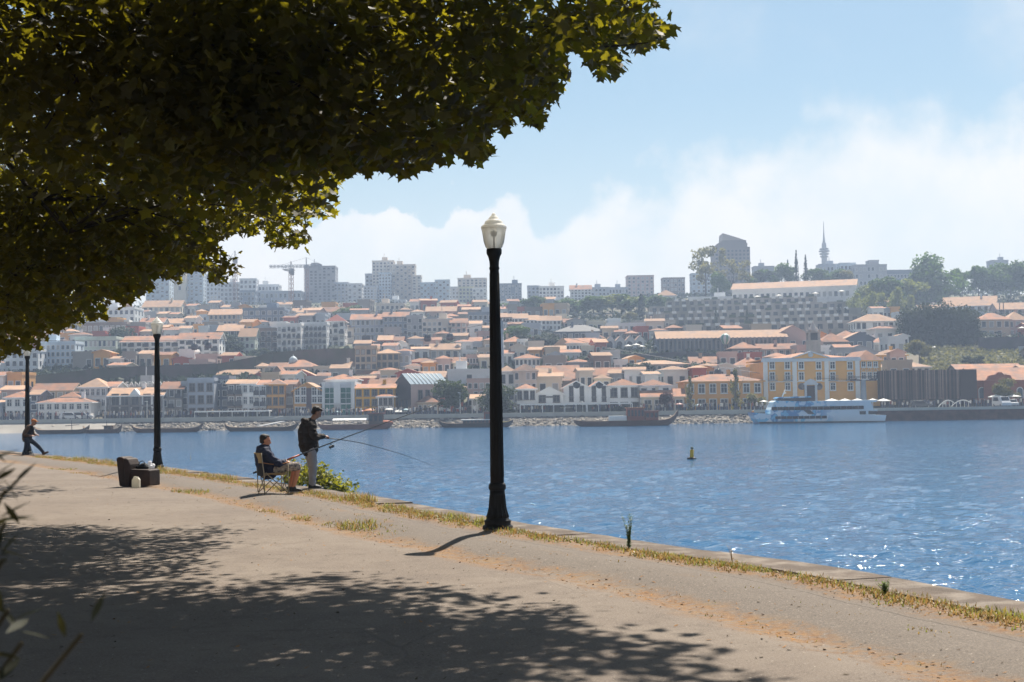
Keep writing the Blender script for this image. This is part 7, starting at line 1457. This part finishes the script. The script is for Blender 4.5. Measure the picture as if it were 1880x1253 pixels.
for px, y0, y1, lab in ((695,732,768,'before the dark gabled hall'),(845,722,767,'in front of the full round tree'),(956,742,764,'beside the square hedge'),(1070,738,764,'before the twin gables'),(193,735,773,'above the boat ramp'),(270,738,772,'before the arcaded house')):
    b = at(px, y1, 283); b.z = -.25; H = at(px, y0, 283).z+.25; t = thing('lamp_mast', 'thin white lamp mast '+lab, 'lamp mast', b); m = MB(); m.tube([(0,0,0),(0,0,H)], [.08,.05], 6); m.build('post', WHT, t); m = MB(); m.box(-.45, .1, -.12, .12, H, H+.12); m.build('lamp_head', WHT, t)
cw = MB(); cr_ = random.Random(3)
for _ in range(700):
    u = cr_.random(); px = cr_.uniform(0, 1400) if u < .82 else cr_.uniform(1620, 1880)
    if 60 < px < 180 and cr_.random() < .5: continue
    D = cr_.uniform(282.2, 290.5); p = at(px, 760, D); h = cr_.uniform(1.5, 1.82)*(.78 if cr_.random() < .3 else 1); z = -.25; mi = cr_.choice((0, 0, 1, 2, 3, 3, 4, 4, 5, 5, 6)); a = cr_.uniform(0, 3)
    M = Matrix.Rotation(a, 4, 'Z'); x, y = p.x, p.y
    for s in (-1, 1): cw.tube([(x+s*.09*math.cos(a), y+s*.09*math.sin(a), z), (x+s*.08*math.cos(a), y+s*.08*math.sin(a), z+h*.48)], [.06, .085], 5, cr_.choice((4, 5, 1)), sm=False)
    cw.tube([(x, y, z+h*.46), (x, y, z+h*.65), (x, y, z+h*.83), (x, y, z+h*.86)], [.15, .17, .19, .07], 6, mi, sm=False); cw.ball((x, y, z+h*.93), (.085, .095, .12), 6, 4, 7)
tag(cw.build('crowd', [mat('cloth_white', (.65,.64,.62)), mat('cloth_navy', (.04,.05,.10)), mat('cloth_red', (.24,.07,.06)), mat('cloth_grey', (.30,.30,.32)), mat('cloth_dark', (.03,.03,.035)), mat('cloth_jean', (.09,.12,.19)), mat('cloth_sand', (.42,.33,.22)), mat('far_heads', (.16, .10, .07))]), 'crowd of people strolling along the far esplanade', 'crowd', None, 'stuff')
# ------------------------------------------------------------------ cable car
def pylon(px, yt, yb, D, label, wd=.75):
    b = at(px, yb, D); b.z = TH(D)-.5; H = at(px, yt, D).z-b.z; t = thing('cable_mast', label, 'cable mast', b); m = MB(); m.tube([(0,0,-3),(0,0,H)], [wd, wd*.7], 14); m.build('mast', mat('mast_blue_grey', (.33, .38, .43), .6), t)
    for z in (H, H+.7): m = MB(); m.box(-2.6, 2.6, -.25, .25, z-.18, z); m.build('cross_arm', RAIL, t)
    for x in (-2.3, -1.7, 1.7, 2.3): m = MB(); m.tube([(x, -1.4, H+.2), (x, 1.4, H+.2)], .18, 8); m.build('pulley_row', RAIL, t)
    return b+Vector((0, 0, H+.4))
P2 = pylon(921, 589, 712, 318, 'blue grey cable car mast just right of the tall lamp'); P1 = pylon(1586, 698, 752, 290, 'cable car mast with wide cross arms before the palace wing')
CP_ = [at(1586, 698, 290), at(1450, 693, 296), at(1318, 675, 302), at(1120, 640, 311), at(921, 589, 318), at(826, 609, 322), at(785, 611, 324), at(560, 622, 334), at(382, 624, 343), at(357, 626, 345), at(100, 626, 358), at(-120, 622, 372)]
for k, dx in enumerate((0, 3.6)): o = CP_[0]; t = tag(MB().build('cable', RAIL), 'thin dark cable strung over the roofs from mast to mast', 'cable', 'cable car cables'); m = MB(); m.tube([c-o+Vector((0, dx, .2*k)) for c in CP_], .045, 5); bpy.data.objects.remove(t); tag(m.build('cable', RAIL, None, o), 'thin dark cable strung over the roofs from mast to mast', 'cable', 'cable car cables')
def gondola(px, py, D, label):
    p = at(px, py, D); t = thing('gondola', label, 'gondola', p, R(20), 'cable car gondolas'); m = MB(); m.lathe([(.0,-.85),(.55,-.82),(.78,-.55),(.86,-.1),(.80,.35),(.6,.72),(.25,.85),(.0,.86)], 16, cap=False); m.build('cabin', glass('gondola_glass', (.03, .03, .04), .25), t)
    m = MB(); m.lathe([(.80,-.62),(.90,-.2),(.88,-.02),(.84,-.02),(.84,-.2),(.74,-.62)], 16, cap=False); m.build('cabin_band', mat('gondola_band', (.10, .06, .07), .5), t); m = MB(); m.tube([(0,0,.85),(.1,0,1.3),(0,0,2.0)], .06, 6); m.build('hanger', RAIL, t); m = MB(); m.box(-.35, .35, -.12, .12, 1.95, 2.15); m.build('grip', RAIL, t)
for px, py, D, lab in ((357,637,345,'dark gondola above the white apartments'),(382,634,343,'gondola following close behind its neighbour by the dark tree'),(785,621,324,'dark gondola before the sandy apartment house'),(826,619,322,'dark gondola before the pinkish apartment house'),(1318,685,302,'dark gondola hanging over the long ochre building')): gondola(px, py, D, lab)
